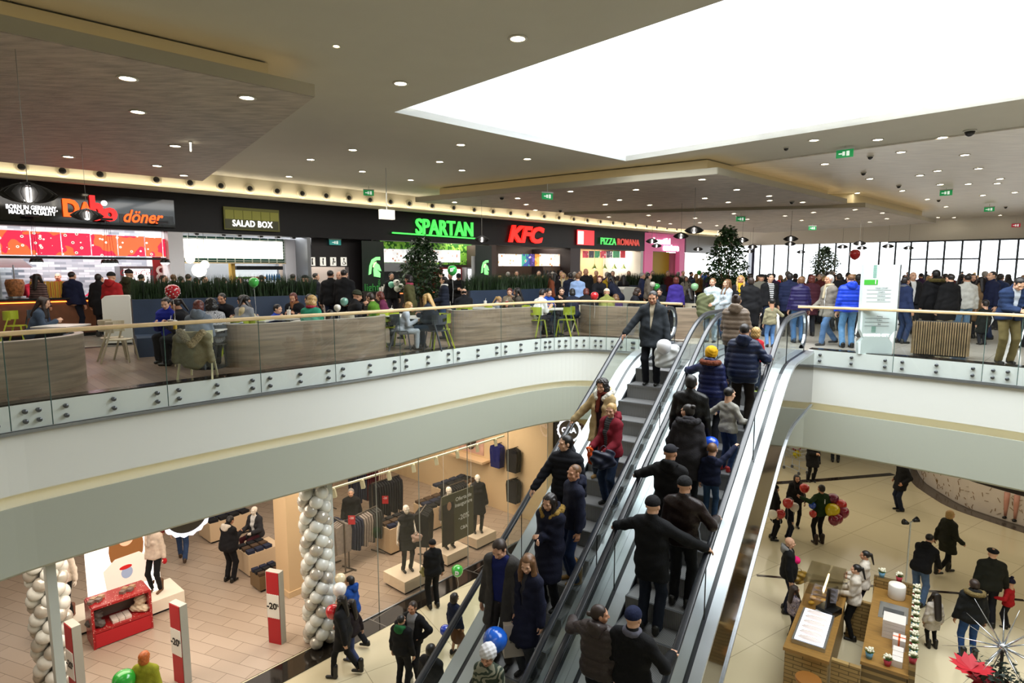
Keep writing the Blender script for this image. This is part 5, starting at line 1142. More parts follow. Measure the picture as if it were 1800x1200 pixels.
# oval slatted pendants
pd = None
def pendant(x, y, w, label):
    global pd
    Y = 657 / w; p = at_Y(x, y, Y)
    if pd is None:
        pd = empty('slatted_pendant', p, 0, '', 'pendant lamp'); n = 22
        fm = MB()
        for i in range(n):
            a = 2 * PI * i / n; ca, sa = math.cos(a), math.sin(a); out = []
            up_ = [(.09, .13), (.16, .105), (.24, .06), (.31, 0)]; dn_ = [(.25, -.05), (.17, -.085), (.10, -.10), (.10, -.05), (.11, .03)]
            o_ = up_ + dn_; q = []
            for (r, z) in o_: q += [Vector((r * ca - .003 * sa, r * sa + .003 * ca, z)), Vector((r * ca + .003 * sa, r * sa - .003 * ca, z))]
            n0 = len(fm.v); fm.v += q; k_ = len(o_)
            fm.faces([tuple(range(0, 2 * k_, 2)), tuple(range(2 * k_ - 1, 0, -2))], n0)
            fm.faces([(2 * j, 2 * j + 1, (2 * j + 3) % (2 * k_), (2 * j + 2) % (2 * k_)) for j in range(k_)], n0)
        fm.build('lamp_shade', mat('slat_dark', '1F1D18', .45), pd)
        MB().lathe([(.0, .16), (.07, .14), (.09, .11), (.0, .105)], k=16).build('cap', dark, pd, True)
        MB().ball((0, 0, .0), .085, 12, (1, 1, 1.1)).build('bulb', emis('bulb_pendant', 'FFF8F0', 6), pd, True); o = pd
    else: o = dup(pd, p)
    zc = ZC
    cd = MB(); cd.bar((0, 0, .15), (0, 0, zc - p.z), .012 if w < 40 else .006); cd.build('cord', mat('cord_grey', '8A8880', .5), o)
    tag(o, label, 'pendant lamp')
PL = ((50, 342, 86, 'large round slatted black pendant lamp at the far left, before the kebab sign'), (153, 379, 50, 'round slatted black pendant lamp hanging over the red letters of the kebab sign'),
(847, 421, 28, 'slatted pendant lamp with a bright bulb left of the red KFC letters'), (1220, 405, 33, 'dark oval slatted pendant lamp, the largest one beside the pink shop'), (1197, 415, 27, 'dark oval pendant lamp just left of the largest one by the pink shop'), (1146, 424, 22, 'dark oval pendant lamp in front of the left edge of the pink shop'),
(1154, 432, 18, 'small oval pendant lamp lower left of the pink shop letters'), (1227, 438, 17, 'small oval pendant lamp before the bright shop window'), (1305, 422, 22, 'dark oval pendant lamp at the right side of the second tree'), (1323, 434, 18, 'oval pendant lamp before the dark blue pier'), (1318, 442, 15, 'smallest oval pendant lamp before the dark blue pier'),
(1390, 420, 25, 'upper one of two stacked oval pendants before the window'), (1389, 429, 19, 'lower one of two stacked oval pendants before the window'), (1408, 443, 15, 'small pale oval pendant left of the third tree'), (1481, 434, 18, 'oval pendant lamp just right of the third tree'), (1511, 428, 21, 'oval pendant lamp above the red balloon by the totem'), (1515, 436, 17, 'oval pendant lamp partly below another above the red balloon'), (1561, 433, 19, 'oval pendant lamp above the right half of the totem'), (1597, 436, 17, 'rightmost oval pendant lamp, before the window right of the totem'))
for p in PL: pendant(*p)
# real light of the hall lamps, at the lamps' height
for (x, y, sx, sy, p) in ((-9, 13, 7, 4, 240), (-5, 20, 8, 4, 260), (1, 26, 8, 5, 260), (8, 33, 8, 6, 260), (18, 30, 8, 8, 380), (20, 17, 8, 8, 340), (-8, 4, 6, 6, 160), (0, -3, 8, 4, 160)): area('hall_area_light', (x, y, 4.3), (0, 0, PI / 4), sx, sy, p, (1, .95, .88))
# upward cove light reaching the ceiling comes from the strips themselves
# ================================================================ TREES, PLANTERS, BOOTHS
def leaves(n, shape, size, m_, seed, parent, name='foliage', droop=.4):
    r = np.random.default_rng(seed); mb = MB()
    for i in range(n):
        c = Vector(shape(r)); a = r.uniform(0, 2 * PI); e = r.uniform(-.9, .5); d = Vector((math.cos(a) * math.cos(e), math.sin(a) * math.cos(e), math.sin(e) - droop * .5)).normalized(); s_ = d.cross(Vector((r.normal(), r.normal(), 1))).normalized()
        L = size * r.uniform(.7, 1.3); n0 = len(mb.v); mb.v += [c, c + d * L * .5 + s_ * L * .22, c + d * L, c + d * L * .5 - s_ * L * .22]; mb.faces([(0, 1, 2, 3)], n0)
    return mb.build(name, m_, parent)
leafm = mat('ficus_leaf', '1F3A16', .4, noise=.5, nscale=6)
def tree(x, Y, ztop, zcrown, rad, label, n, seed):
    p = at_Y(x, 475, Y); t = empty('potted_ficus', (p.x, p.y, 0), 0, label, 'tree')
    MB().lathe([(.0, .0), (.3, .0), (.38, .62), (.34, .62), (.33, .55), (0, .55)], k=20).build('pot', mat('pot_dark', '1E1C1A', .4), t, True)
    tr = MB(); r = np.random.default_rng(seed)
    for i in range(5):
        a = r.uniform(0, 6.28); q = [Vector((.05 * math.cos(a), .05 * math.sin(a), .5))]
        for j in range(5): q.append(q[-1] + Vector((r.normal() * .05, r.normal() * .05, (ztop - .7) / 5.5)))
        tr.tube(q, [.03, .028, .025, .02, .015, .008], 6)
    tr.build('trunk', mat('bark', '7A5E3A', .8, noise=.3, nscale=20), t, True)
    h = ztop - zcrown; cz_ = (ztop + zcrown) / 2
    def shape(r):
        while True:
            z = r.uniform(-1, 1); w = rad * (1 - .75 * max(0, z) ** 1.3) * (1 - .5 * max(0, -z) ** 3); a = r.uniform(0, 2 * PI); q = w * math.sqrt(r.uniform(.05, 1)) * (1 + .12 * math.sin(5 * a + 4 * z)); return (q * math.cos(a), q * math.sin(a), cz_ + z * h / 2 + r.normal() * .06)
    leaves(n, shape, .15, leafm, seed, t)
    return t
tree(742, 20, 2.85, .95, .74, 'tall potted ficus tree standing before the green lettered shop', 2600, 3)
tree(1277, 21.5, 3.32, .9, .74, 'tall potted ficus tree behind the two girls in grey sweaters', 2600, 4)
tree(1449, 30, 2.95, 1.55, .64, 'dark potted ficus tree before the far windows', 1500, 5)
blue = mat('navy_upholstery', '2B3A50', .6, noise=.1, nscale=3, bump=.1)
grassm = mat('grass_blades', '1E3512', .6, noise=.5, nscale=9)
veneer = mat('wood_veneer', '8C7C69', .4, noise=.35, nscale=2.2, stretch=(.5, .5, 7))
def banquette(path, label, seed, h=1.22, flip=1):
    t = empty('planter_bench', (0, 0, 0), 0, label, 'planter bench'); path = smooth_path(path, 2)
    MB().ring_sweep(path, [(.0, .0), (.0, h), (.08, h), (.08, .0)]).build('backrest', blue, t, recalc=True)
    MB().ring_sweep(path, [(.08, .0), (.08, .46), (.55, .46), (.58, .42), (.55, .0)]).build('seat', blue, t, recalc=True)
    MB().ring_sweep(path, [(-.4, .0), (-.4, h), (-.0, h), (-.0, 0)]).build('planter_box', mat('box_dark', '24272B', .5), t, recalc=True)
    L = arc_len(path); r = np.random.default_rng(seed); mb = MB()
    for i in range(int(L[-1] * 480)):
        (x, y), an = at_len(path, L, r.uniform(0, L[-1])); o = -.2 + r.uniform(-.19, .19); nx, ny = math.sin(an), -math.cos(an); b = Vector((x + nx * o, y + ny * o, h)); hh = r.uniform(.34, .58); a = r.uniform(0, 2 * PI); le = Vector((r.normal() * .06, r.normal() * .06, hh)); w = Vector((math.cos(a), math.sin(a), 0)) * .011; n0 = len(mb.v); mb.v += [b - w, b + w, b + le * .6 + w * .6, b + le, b + le * .6 - w * .6]; mb.faces([(0, 1, 2, 3, 4)], n0)
    tag(mb.build('grass', grassm, t), kind='stuff'); return t
banquette([(-8.25, 13.1), (-7, 14.0), (-5.6, 15.2), (-5.0, 15.5)], 'long navy planter bench topped with tall green grass, in front of the salad shop', 11)
banquette([(-1.35, 18.9), (.3, 20.3), (1.5, 21.6)], 'navy planter bench with tall grass right of the first tree', 12)
banquette([(4.7, 25.6), (6.2, 26.4), (7.6, 27.6)], 'far navy planter bench with grass before the pink shop', 13)
banquette([(8.7, 27), (10.6, 26.8)], 'low grass planter behind the second tree', 14)
def booth(pts, label, h=.82, seatside=-1):
    t = empty('curved_booth', (0, 0, 0), 0, label, 'booth'); pts = smooth_path(pts, 3); o = seatside
    MB().ring_sweep(pts, [(0, 0.0), (0, h), (.10 * o, h), (.10 * o, 0)]).build('veneer_wall', veneer, t, recalc=True)
    MB().ring_sweep(pts, [(.10 * o, .0), (.10 * o, h - .03), (.18 * o, h - .05), (.2 * o, .45), (.6 * o, .45), (.6 * o, 0)]).build('upholstered_seat', blue, t, recalc=True)
    MB().ring_sweep(pts, [(0, h), (0, h + .012), (.12 * o, h + .012), (.12 * o, h)]).build('top_edge', mat('pale_edge', 'A59C8C', .35), t, recalc=True); return t
def gp(x, y): p = at_z(x, y, 0); return (p.x, p.y)
booth([(-9.6, 7.2), (-8.1, 7.55), (-7.35, 8.35), (-6.9, 9.15), (-7.0, 9.9), (-7.5, 10.3)], 'curved wood veneer booth wall at the far left behind the glass')
booth([(-5.75, 12.0), (-5.45, 11.3), (-4.9, 11.45), (-4.1, 12.2), (-3.2, 13.1), (-2.85, 13.6), (-3.0, 14.2)], 'long curved wood veneer booth in the middle of the left gallery')
booth([(-1.75, 16.0), (-1.6, 15.4), (-1.1, 15.5), (-.2, 16.3), (.6, 16.85), (.85, 17.2), (.7, 17.8)], 'curved wood veneer booth below the red KFC letters')
booth([(2.0, 18.1), (2.3, 17.35), (2.9, 17.15), (3.7, 16.8), (4.2, 16.6)], 'wood veneer booth wall behind the man with the white bag')
booth([(4.5, 16.55), (5.3, 16.4), (6.0, 16.7)], 'short wood veneer booth wall between the escalator rails')
# ---- furniture
def chair(c, kind='slot'):
    t = empty('cafe_chair', (0, 0, 0), 0, '', 'chair'); m_ = mat('chair_' + c, c, .4)
    mb = MB(); mb.prism([(.2 * math.copysign(abs(math.cos(a)) ** .6, math.cos(a)), .2 * math.copysign(abs(math.sin(a)) ** .6, math.sin(a))) for a in np.linspace(0, 2 * PI, 20, endpoint=False)], .44, .46); mb.build('seat', m_, t)
    mb = MB(); n = 14; rows = ((.62, .255), (.70, .26), (.74, .262), (.82, .255))
    for (z0, z1, i0, i1) in ((.60, .66, 0, n), (.66, .74, 0, 5), (.66, .74, n - 5, n), (.74, .82, 0, n)):
        for i in range(i0, i1):
            P = []
            for k_ in (i, i + 1):
                a = PI + PI * k_ / n; q = .245; tap = 1.0
                for z in (z0, z1):
                    for rr in (q, q - .018): P.append(Vector((rr * math.cos(a), rr * math.sin(a) * .95 - .0, z)))
            n0 = len(mb.v); mb.v += P; mb.faces([(0, 4, 5, 1), (2, 3, 7, 6), (0, 2, 6, 4), (1, 5, 7, 3), (0, 1, 3, 2), (4, 6, 7, 5)], n0)
    mb.build('backrest', m_, t)
    for (x, y) in ((-.17, .17), (.17, .17), (-.22, -.05), (.22, -.05)):
        top = (x, y, .45) if y > 0 else (x * 1.05, y, .66); mb = MB(); mb.bar((x * 1.25, y * 1.2 - (.2 if y < 0 else -.03), 0), top, .028); mb.build('leg', m_, t)
    return t
CH = {}
def put_chair(p, face, c, label, grp=None):
    if c not in CH: CH[c] = chair(c); o = CH[c]
    else: o = dup(CH[c])
    o.location = (p[0], p[1], .012); o.rotation_euler = (0, 0, -math.radians(face)); tag(o, label, 'chair', grp); return o
TB = {}
def table(p, shape, label, grp=None, z=.012):
    if shape not in TB:
        t = empty('cafe_table', (0, 0, 0), 0, '', 'table')
        if shape == 'round': MB().lathe([(0, .72), (.4, .72), (.41, .735), (.40, .75), (0, .75)], k=28).build('table_top', mat('laminate_white', 'DEDBD2', .3), t)
        else: MB().box((0, 0, .735), (.7, .7, .03)).build('table_top', mat('laminate_white', 'DEDBD2', .3), t)
        MB().box((0, 0, .37), (.09, .09, .72)).build('column', mat('table_leg', '2A3036', .4), t); MB().box((0, 0, .01), (.5, .5, .02)).build('base', mat('table_leg'), t); TB[shape] = t; o = t
    else: o = dup(TB[shape])
    o.location = (p[0], p[1], z); tag(o, label, 'table', grp); return o
# ================================================================ PEOPLE AND TABLES ON THE UPPER FLOOR
def up_at(x, Y): return ((x - 900) / (F * 1.0) * (Y * cp + EYE * sp * .55), Y, .012 if Y < 26 and x < 1180 else 0.0)
def P(x, Y, face, label, **k):
    loc = k.pop('loc', None) or up_at(x, Y); return person(loc, face, label=label, **k)
gs = 'people seated in the food court'; G = 'C99A1C'
def seat(x, Y, face, label, ch=None, cl=None, **k):
    k.setdefault('pose', 'sitlean'); k.setdefault('lod', 1); fem = k.get('fem', False)
    p = P(x, Y, face, label, **k)
    if ch:
        a = math.radians(face); q = (p.location.x - .02 * math.sin(a), p.location.y - .02 * math.cos(a)); put_chair(q, face, ch, cl or ('cafe chair under the ' + label.replace('person', 'one', 1))[:90], None)
    return p
LG, BG, DG = 'A3B02E', 'C9BFA4', '3C4248'
def nlab(c, who): return c + ' cafe chair under the person ' + who
# table 1 group (near left)
seat(303, 12.35, 175, 'person in bright blue jacket leaning over a small white table, against the navy bench', fem=True, top='puffer', tc='1E2A8C', hair='bun', hc='dark', bc='15151A', lod=1)
seat(333, 11.7, 265, 'person with dark tied hair and black top turned left at the near table', BG, nlab('beige', 'with the dark tied hair'), fem=True, top='sweater', tc='131318', hair='pony', hc='dark')
seat(346, 10.75, 345, 'person in grey hooded sweater seen from behind at the near table', fem=True, top='sweater', tc='6E7884', hair='bob', hc='red', hood='6E7884')
seat(378, 11.45, 320, 'person in black and white speckled top with dark curly hair, back turned', DG, nlab('dark', 'in the speckled top'), fem=True, top='sweater', tc=stripes_mat('speckled_cloth', 'D8D8DA', '2A2A30', 'X', 18, .8, 14), hair='curly', hc='black')
table((-5.75, 11.35), 'sq', 'small square white table with drinks between the two seated friends near the glass')
table((-6.45, 12.15), 'sq', 'small white table before the person in the bright blue jacket')
table((-9.0, 12.0), 'sq', 'long white table top at the far left behind the booth')
# coat on chair
c0 = gp(352, 664); put_chair(c0, 350, 'D8D2A8', 'cream cafe chair with a khaki fur hooded coat hung on it')
s = SDF(.05); s.cap([-.2, -.27, .72], [.2, -.27, .72], .09); s.cap([-.22, -.3, .7], [-.27, -.3, .35], .07, .06); s.cap([.22, -.3, .7], [.29, -.3, .35], .07, .06); s.cap([0, -.28, .6], [0, -.3, .42], .2, .24, sq=(1, .45, 1)); s.disp = noise_disp(.012); v, q = s.mesh(.016)
ct = bpy.data.objects.new('coat', to_mesh('coat', [(v, q, 0)], [cloth('6E6A50')])); col.objects.link(ct); ct.location = (c0[0], c0[1], .012); ct.rotation_euler = (0, 0, -math.radians(350)); tag(ct, 'khaki coat with a fur hood hanging over the cream chair by the glass', 'coat')
s = SDF(.02); s.cap([-.16, -.33, .82], [.02, -.4, .62], .06); s.cap([.02, -.4, .62], [.18, -.33, .8], .06); s.disp = lambda P: .014 * np.sin(P[..., 0] * 150) * np.sin(P[..., 1] * 130) * np.sin(P[..., 2] * 140); v, q = s.mesh(.011)
fo = bpy.data.objects.new('fur_trim', to_mesh('fur_trim', [(v, q, 0)], [mat('fur_8A7F60', '8A7F60', .95, noise=.5, nscale=60)])); col.objects.link(fo); fo.parent = ct
for x, y, f_, c, lb in ((214, 636, 80, BG, 'beige cafe chair with a slotted back standing alone left of the near table'), (200, 632, 60, 'B9AE92', 'second beige cafe chair half behind the slotted one, near the white station'), (72, 600, 120, DG, 'dark wire look chair behind the left booth'), (30, 604, 70, LG, 'lime green chair behind the left booth')):
    put_chair(gp(x, y), f_, c, lb)
c1 = gp(408, 640); put_chair(c1, 300, 'AEB4B8', 'pale grey chair with a dark blue coat hung over it, left of the long booth')
s = SDF(.05); s.cap([-.16, -.25, .72], [.2, -.25, .7], .09); s.cap([0, -.27, .6], [.05, -.3, .3], .2, .16, sq=(1, .45, 1)); s.disp = noise_disp(.012); v, q = s.mesh(.018)
o = bpy.data.objects.new('coat', to_mesh('coat', [(v, q, 0)], [cloth('232F3E')])); col.objects.link(o); o.location = (c1[0], c1[1], .012); o.rotation_euler = (0, 0, -math.radians(300)); tag(o, 'dark blue coat slung over the pale grey chair', 'coat')
seat(55, 12.2, 60, 'person with long brown hair low behind the left booth, seen from behind', fem=True, hair='long', hc='brown', top='sweater', tc='3C4A5C', lod=2)
# bench group
seat(397, 13.7, 180, 'person with short dark hair sitting against the navy bench, hands at the mouth', pose='siteat', tc='14141A', top='sweater', hc='dark')
seat(421, 13.0, 15, 'person with dark ponytail and grey sweater, back turned, opposite the bench', LG, nlab('lime green', 'in grey with the dark ponytail'), fem=True, top='sweater', tc='8A8C90', hair='pony', hc='dark')
seat(445, 13.2, 275, 'person in cream sweater with dark hair facing left at the bench table', LG, nlab('lime green', 'in the cream sweater'), fem=True, top='sweater', tc='C6B690', hair='long', hc='dark')
table((-5.7, 13.35), 'sq', 'white table among the three diners below the green balloon')
seat(480, 13.9, 100, 'boy in blue jacket eating at the red tray', h=1.35, top='puffer', tc='1C3C9A', hc='dark', pose='siteat')
seat(523, 14.8, 182, 'person with short red hair and black coat behind the drinks, against the bench', fem=True, hair='bob', hc='red', top='coat', tc='14151A', scarf='8A5A3A')
seat(541, 12.75, 8, 'person with blonde curls and green sweater seen from behind over the booth wall', fem=True, hair='curly', hc='blonde', top='sweater', tc='2E8A6A', scarf='A03040', extra=dict(drop=0))
seat(563, 13.6, 272, 'person in maroon checked shirt leaning left near the booth', top='shirt', tc='5A1E30', hc='dark')
seat(579, 13.0, 350, 'small girl with dark hair low behind the booth, grey top', fem=True, h=1.25, hair='long', hc='black', top='sweater', tc='5A6470')
seat(618, 14.0, 55, 'large person in black coat wearing a dark green brimmed hat', BG, nlab('cream', 'in the green hat'), hat='brimhat', hatc='2C3020', hair='short', hc='grey', top='coat', tc='121214', belly=.05, pose='siteat', h=1.8)
table((-3.9, 13.2), 'sq', 'white table with red cups behind the long booth'); table((-4.4, 13.0), 'sq', 'white table inside the long booth')
seat(667, 14.7, 280, 'person in green cardigan and short brown hair reading left', LG, nlab('lime green', 'in the green cardigan'), fem=True, hair='short', hc='brown', top='sweater', tc='4E7A1E', pose='sitlean')
seat(684, 15.6, 265, 'person with red brown bob in a plaid shirt behind the green cardigan', fem=True, hair='bob', hc='red', top='shirt', tc='6A2A4A')
seat(704, 13.95, 80, 'blonde child in grey top at the small round table by the glass', DG, nlab('dark grey', 'who is the blonde child'), fem=True, h=1.5, hair='bob', hc='blonde', top='sweater', tc='AEB4BC', bc='B8C0C8')
seat(766, 14.0, 290, 'person with long straight blonde hair in dark jacket and jeans at the round table', DG, nlab('dark grey', 'with the long straight blonde hair'), fem=True, hair='long', hc='blonde', top='jacket', tc='1C2430', bc='2B4258')
table(gp(732, 612), 'round', 'round white table between the blonde child and the blonde adult'); table(up_at(646, 15.6)[:2], 'round', 'round wooden table beyond the person in the green cardigan')
seat(816, 17.6, 355, 'bald person in dark suit seen from behind, under the right planter bench', LG, nlab('lime green', 'who is bald and in a dark suit'), hair='bald', hc='dark', top='jacket', tc='15171C')
seat(866, 17.9, 85, 'girl with blonde ponytail and grey top beside the paper cup', LG, nlab('lime green', 'with the small blonde ponytail'), fem=True, h=1.45, hair='pony', hc='blonde', top='sweater', tc='8E9298')
seat(897, 18.9, 185, 'person with red brown hair and beige cardigan against the right bench', fem=True, hair='short', hc='red', top='sweater', tc='8A7E68')
seat(917, 17.8, 275, 'person with dark hair and grey brown wrap holding a hand to the face', LG, nlab('lime green', 'with the grey brown wrap'), fem=True, hair='long', hc='black', top='sweater', tc='4A443C', pose='siteat')
table((.25, 18.2), 'sq', 'white table with red cups among four diners below the right bench')
seat(943, 17.0, 50, 'person in white t-shirt with dark hair leaning in, seen from behind', LG, nlab('lime green', 'in the white t-shirt'), top='shirt', tc='E4E4E0', hc='dark', sleeve=.35)
seat(957, 18.1, 150, 'bearded person in royal blue sweater facing the white t-shirt', top='sweater', tc='1A44A0', hc='dark', hair='short')
seat(987, 18.6, 185, 'person in black t-shirt bent over food on a tray', top='shirt', tc='101012', hc='dark', pose='siteat', sleeve=.5)
seat(1008, 17.9, 355, 'person in navy top seen from behind, left of a red balloon', top='sweater', tc='151B2C', hc='black', fem=True, hair='bob')
seat(1031, 18.1, 2, 'person with auburn hair and black coat just left of the red balloon', top='coat', tc='100F12', fem=True, hair='bob', hc='red')
seat(1067, 17.6, 5, 'person in olive coat and cream beanie seen from behind', top='coat', tc='777A3E', hat='beanie', hatc='D8CDB0', fem=True, hair=None, belly=.03)
seat(1086, 18.2, 350, 'person in purple fur trimmed jacket low beside the olive coat', fem=True, top='puffer', tc='3C2A4E', hair='curly', hc='fair', h=1.5)
seat(1107, 18.6, 100, 'person with curly brown hair turned right near the escalator rail', fem=True, top='jacket', tc='1A1A20', hair='curly', hc='brown')
seat(1160, 18.6, 200, 'dark haired person in black sitting behind the descending man with the bag', top='jacket', tc='181A20', hc='black')
seat(1216, 19.0, 350, 'dark haired person on a beige chair, back turned, right of the purple sweater', BG, nlab('beige', 'right of the purple sweater'), fem=True, top='sweater', tc='141418', hair='long', hc='dark')
table(gp(975, 588), 'sq', 'square white table with a dark column at the gap between two booths'); table(gp(1035, 582), 'sq', 'white table with a dark column left of the fourth booth')
put_chair(gp(996, 590), 300, LG, 'lime green chair facing left in the gap between two booths'); put_chair(gp(966, 584), 60, LG, 'lime green chair left of the square table in the gap'); put_chair(gp(1018, 583), 90, BG, 'beige chair beside the dark table column in the gap'); put_chair(gp(776, 612), 250, LG, 'lime green chair half hidden behind the round white table')
put_chair(gp(690, 607), 30, LG, 'lime green chair left of the round table, its leg crossing the glass')
table((3.3, 17.7), 'sq', 'white table with red tray behind the fourth booth'); table((6.0, 18.2), 'round', 'round pale table below the purple sweater')
# cups and trays
def cup(x, Y, label, c='B41C24', h=.16, r=.045):
    p = up_at(x, Y); t = empty('drink_cup', (p[0], p[1], .762), 0, label, 'cup'); MB().lathe([(r * .8, 0), (r, h), (0, h)], k=12).build('cup', mat('cup_' + c, c, .5), t); MB().lathe([(r * 1.08, h), (r * 1.08, h + .012), (0, h + .02)], k=12).build('lid', mat('paper_white', 'E9E4DA', .7), t); MB().bar((0, 0, h), (.02, 0, h + .09), .007).build('straw', mat('paper_white'), t)
cup(508, 13.75, 'white paper cup with straw before the person with the short red hair', 'E9E4DA', .18)
p = table((-5.15, 13.9), 'sq', 'white table with a white cup before the person with the short red hair'); cup(688, 14.9, 'red cup by the plaid shirt', h=.14)
table(up_at(688, 14.9)[:2], 'round', 'white table under the red cup by the plaid shirt')
for x, Y, lb in ((891, 18.15, 'tall red and white drink cup among the diners below the right bench'), (905, 18.3, 'lime green cup beside the tall red one')): cup(x, Y, lb, 'B41C24' if x < 900 else '8FBF3A', .17)
cup(853, 17.9, 'white paper cup left of the girl with the blonde ponytail', 'E9E4DA', .18); table(up_at(850, 17.95)[:2], 'sq', 'white table left of the girl with the blonde ponytail')
cup(300, 11.1, 'dark bottle like cup on the near table', '28202A', .17); cup(307, 11.2, 'yellow cup on the near table', 'D8B020', .15)
# balloons
def balloon(loc, r, c, label, string=None, mark=None, grp=None, dots=False, tilt=0.):
    t = empty('balloon', loc, 0, label, 'balloon', grp); m_ = mat('balloon_' + c, c, .18, spec=.6, trans=0, coat=.5)
    pr = [(0.02, -1.22), (.07, -1.2), (.03, -1.14), (.18, -1.08), (.48, -.93), (.78, -.64), (.96, -.25), (1.0, .1), (.97, .42), (.8, .72), (.5, .93), (.2, 1.0), (0, 1.01)]
    MB().lathe([(a * r, b * r) for a, b in pr], k=20).build('skin', m_, t, True)
    if tilt: t.rotation_euler = (0, tilt, 0)
    if string: MB().tube([(0, 0, -1.2 * r), (.02, 0, -1.2 * r - string * .5), (0, 0, -1.2 * r - string)], .0035, 4).build('string', mat('string_white', 'E0E0DC', .6), t)
    if dots:
        mb = MB(); r_ = np.random.default_rng(5)
        for i in range(46):
            a = i * 2.4; zz = 1 - 2 * (i + .5) / 46; q = math.sqrt(1 - zz * zz); mb.ball((q * math.cos(a) * r * .985, q * math.sin(a) * r * .985, zz * r * .95), r * .105, 8, (1, 1, 1))
        mb.build('dots', mat('dot_white', 'F0ECEC', .3), t, True)
    if mark: text('mark', mark, Matrix.Translation((0, -r * 1.0, .05 * r)) @ Matrix.Rotation(PI / 2, 4, 'X'), r * .8, mat('mark_white', 'F4F4F4', .4), t, .004, bold=.01)
    return t
def bal_at(x, y, Y, w, *a, **k): p = at_Y(x, y, Y); return balloon(p, w * Y / F / 2, *a, **k)
bal_at(303.5, 512, 11.4, 24, 'C0182A', 'red balloon with white polka dots above the near table', string=1.1, dots=True)
bal_at(446, 496, 12.9, 17, '4CC052', 'green balloon floating above the grass planter on a string', string=.8)
bal_at(795, 475, 16, 17, '2FB04A', 'green balloon with white mark before the red drinks fridge', string=.7, mark='D')
bal_at(1045, 520, 17.2, 14, 'C41C28', 'red balloon held among seated diners left of the olive coat', string=.5)
bal_at(1147, 500, 19.5, 10, 'C8C4B4', 'cream balloon left of the green ones near the purple sweater'); bal_at(1154, 504, 19.6, 12, '3CA848', 'green balloon just beside the cream one')
bal_at(1221, 504, 18, 13, '8CBF8C', 'translucent pale green balloon left of the girl in grey', string=.5); bal_at(1229, 479, 27, 8, '44B044', 'small green balloon before the bright shop window', string=.4); bal_at(1238, 486, 26, 10, '2A5CC0', 'blue balloon beside the small green one before the bright window')
bal_at(1503, 447, 22, 17, 'C01C22', 'red balloon above the left of the white totem', string=.6); bal_at(1369, 495, 22, 7, 'D82820', 'small red balloon behind the man in the striped shirt')
bal_at(593, 541, 12.6, 12, 'E0DCD0', 'cream balloon left of the green brimmed hat', string=.2); bal_at(605, 530, 13.6, 14, '6A9A8A', 'green and purple balloon behind the green brimmed hat')
for i, (x, y, w, c) in enumerate(((688, 500, 11, '6FBF9F'), (697, 497, 12, 'D8DCD0'), (705, 503, 10, 'D8DCD0'), (698, 507, 11, 'C8D0BC'))): bal_at(x, y, 20.6, w, c, 'balloon in the flower shaped bunch on the cup counter, ' + ('mint one', 'top white', 'right white', 'lowest white')[i])
# ---- standing and walking
def st(x, Y, face, label, **k): k.setdefault('lod', 1); return P(x, Y, face, label, **k)
st(50, 19.0, 110, 'kebab cook in black cap and red shirt bending over the counter', hat='cap', hatc='101010', top='shirt', tc='A01830', pose='bend', sleeve=.5)
st(71, 16.4, 8, 'person in brown striped sweater with long dark hair at the kebab counter', fem=True, hair='long', hc='dark', top='sweater', tc=stripes_mat('striped_brown', '3C2A28', '6E5450', 'Z', 5, .8, .5), bc='33466A')
st(106, 19.3, 160, 'kebab worker in red seen between two customers', top='shirt', tc='A01830', hair='crop', hc='grey')
st(131, 16.9, 0, 'large person in navy jacket at the kebab counter, back turned', top='jacket', tc='171C38', bc='151A28', hair='crop', h=1.8, belly=.04)
st(157, 18.9, 60, 'worker in pink red shirt bending behind the kebab counter', top='shirt', tc='C01C48', pose='bend', sleeve=.5, hc='dark')
st(177, 16.8, 350, 'person in black coat holding a cream bag beside the red jacket', fem=True, hair='short', top='coat', tc='121216', hem=.6)
st(200, 15.7, 5, 'person in red hooded jacket and black beanie, back turned', hat='beanie', hatc='121212', top='jacket', tc='8E1418', hood='8E1418', h=1.78)
st(231, 16.2, 5, 'person in olive parka with fur hood and dark beanie near the drinks fridge', hat='beanie', hatc='151010', top='parka', tc='2E2C18', hood='2E2C18', h=1.85, hem=.7)
qn = ('one', 'two')
hs = [(252, 17.2, 0, 'black'), (292, 17.5, 90, 'dark'), (308, 17.9, 0, 'fair'), (321, 18.2, 0, 'dark'), (334, 17.9, 350, 'brown'), (348, 18.3, 10, 'dark'), (362, 17.3, 100, 'black'), (385, 17.8, 20, 'brown'), (396, 18.5, 330, 'dark'), (424, 18.3, 200, 'dark'), (462, 18.6, 0, 'black'), (517, 18.4, 0, 'dark'), (538, 17.9, 80, 'dark')]
nm_ = ['behind the olive parka', 'before the red banner', 'under the left globe lamp', 'just right of the white shop column', 'under the small globe lamps', 'with head below the largest globe lamp', 'with glasses, looking right', 'with brown hair left of the wooden post', 'half behind the brown haired one', 'before the display case', 'in front of the blue bottles', 'before the white salad shop side wall', 'in a cap at the steel pillar']
for (x, Y, f_, hc_), w_ in zip(hs, nm_): st(x, Y, f_, 'person queuing behind the grass planter ' + w_, hair='crop' if x != 385 else 'bob', fem=x == 385, hc=hc_, top='jacket', tc=random.choice(['15161C', '22242C', '2A2430']), h=random.uniform(1.62, 1.74), lod=2, hat='cap' if x == 538 else None)
st(583, 16.4, 3, 'person in black jacket and jeans at the washroom corridor, left of two', top='jacket', tc='111113', bc='26344E', hair='crop', h=1.84)
st(607, 16.2, 10, 'broad person in black coat at the washroom corridor, right of two', top='coat', tc='0E0E10', hair='crop', h=1.86, belly=.04, w=1.15)
st(598, 18.2, 180, 'balding person facing the camera between two black coats', hair='bald', top='jacket', tc='1A1A1A', h=1.8); st(557, 19.2, 60, 'person in dark hoodie entering the corridor', tc='1C2026', top='jacket', hair='crop')
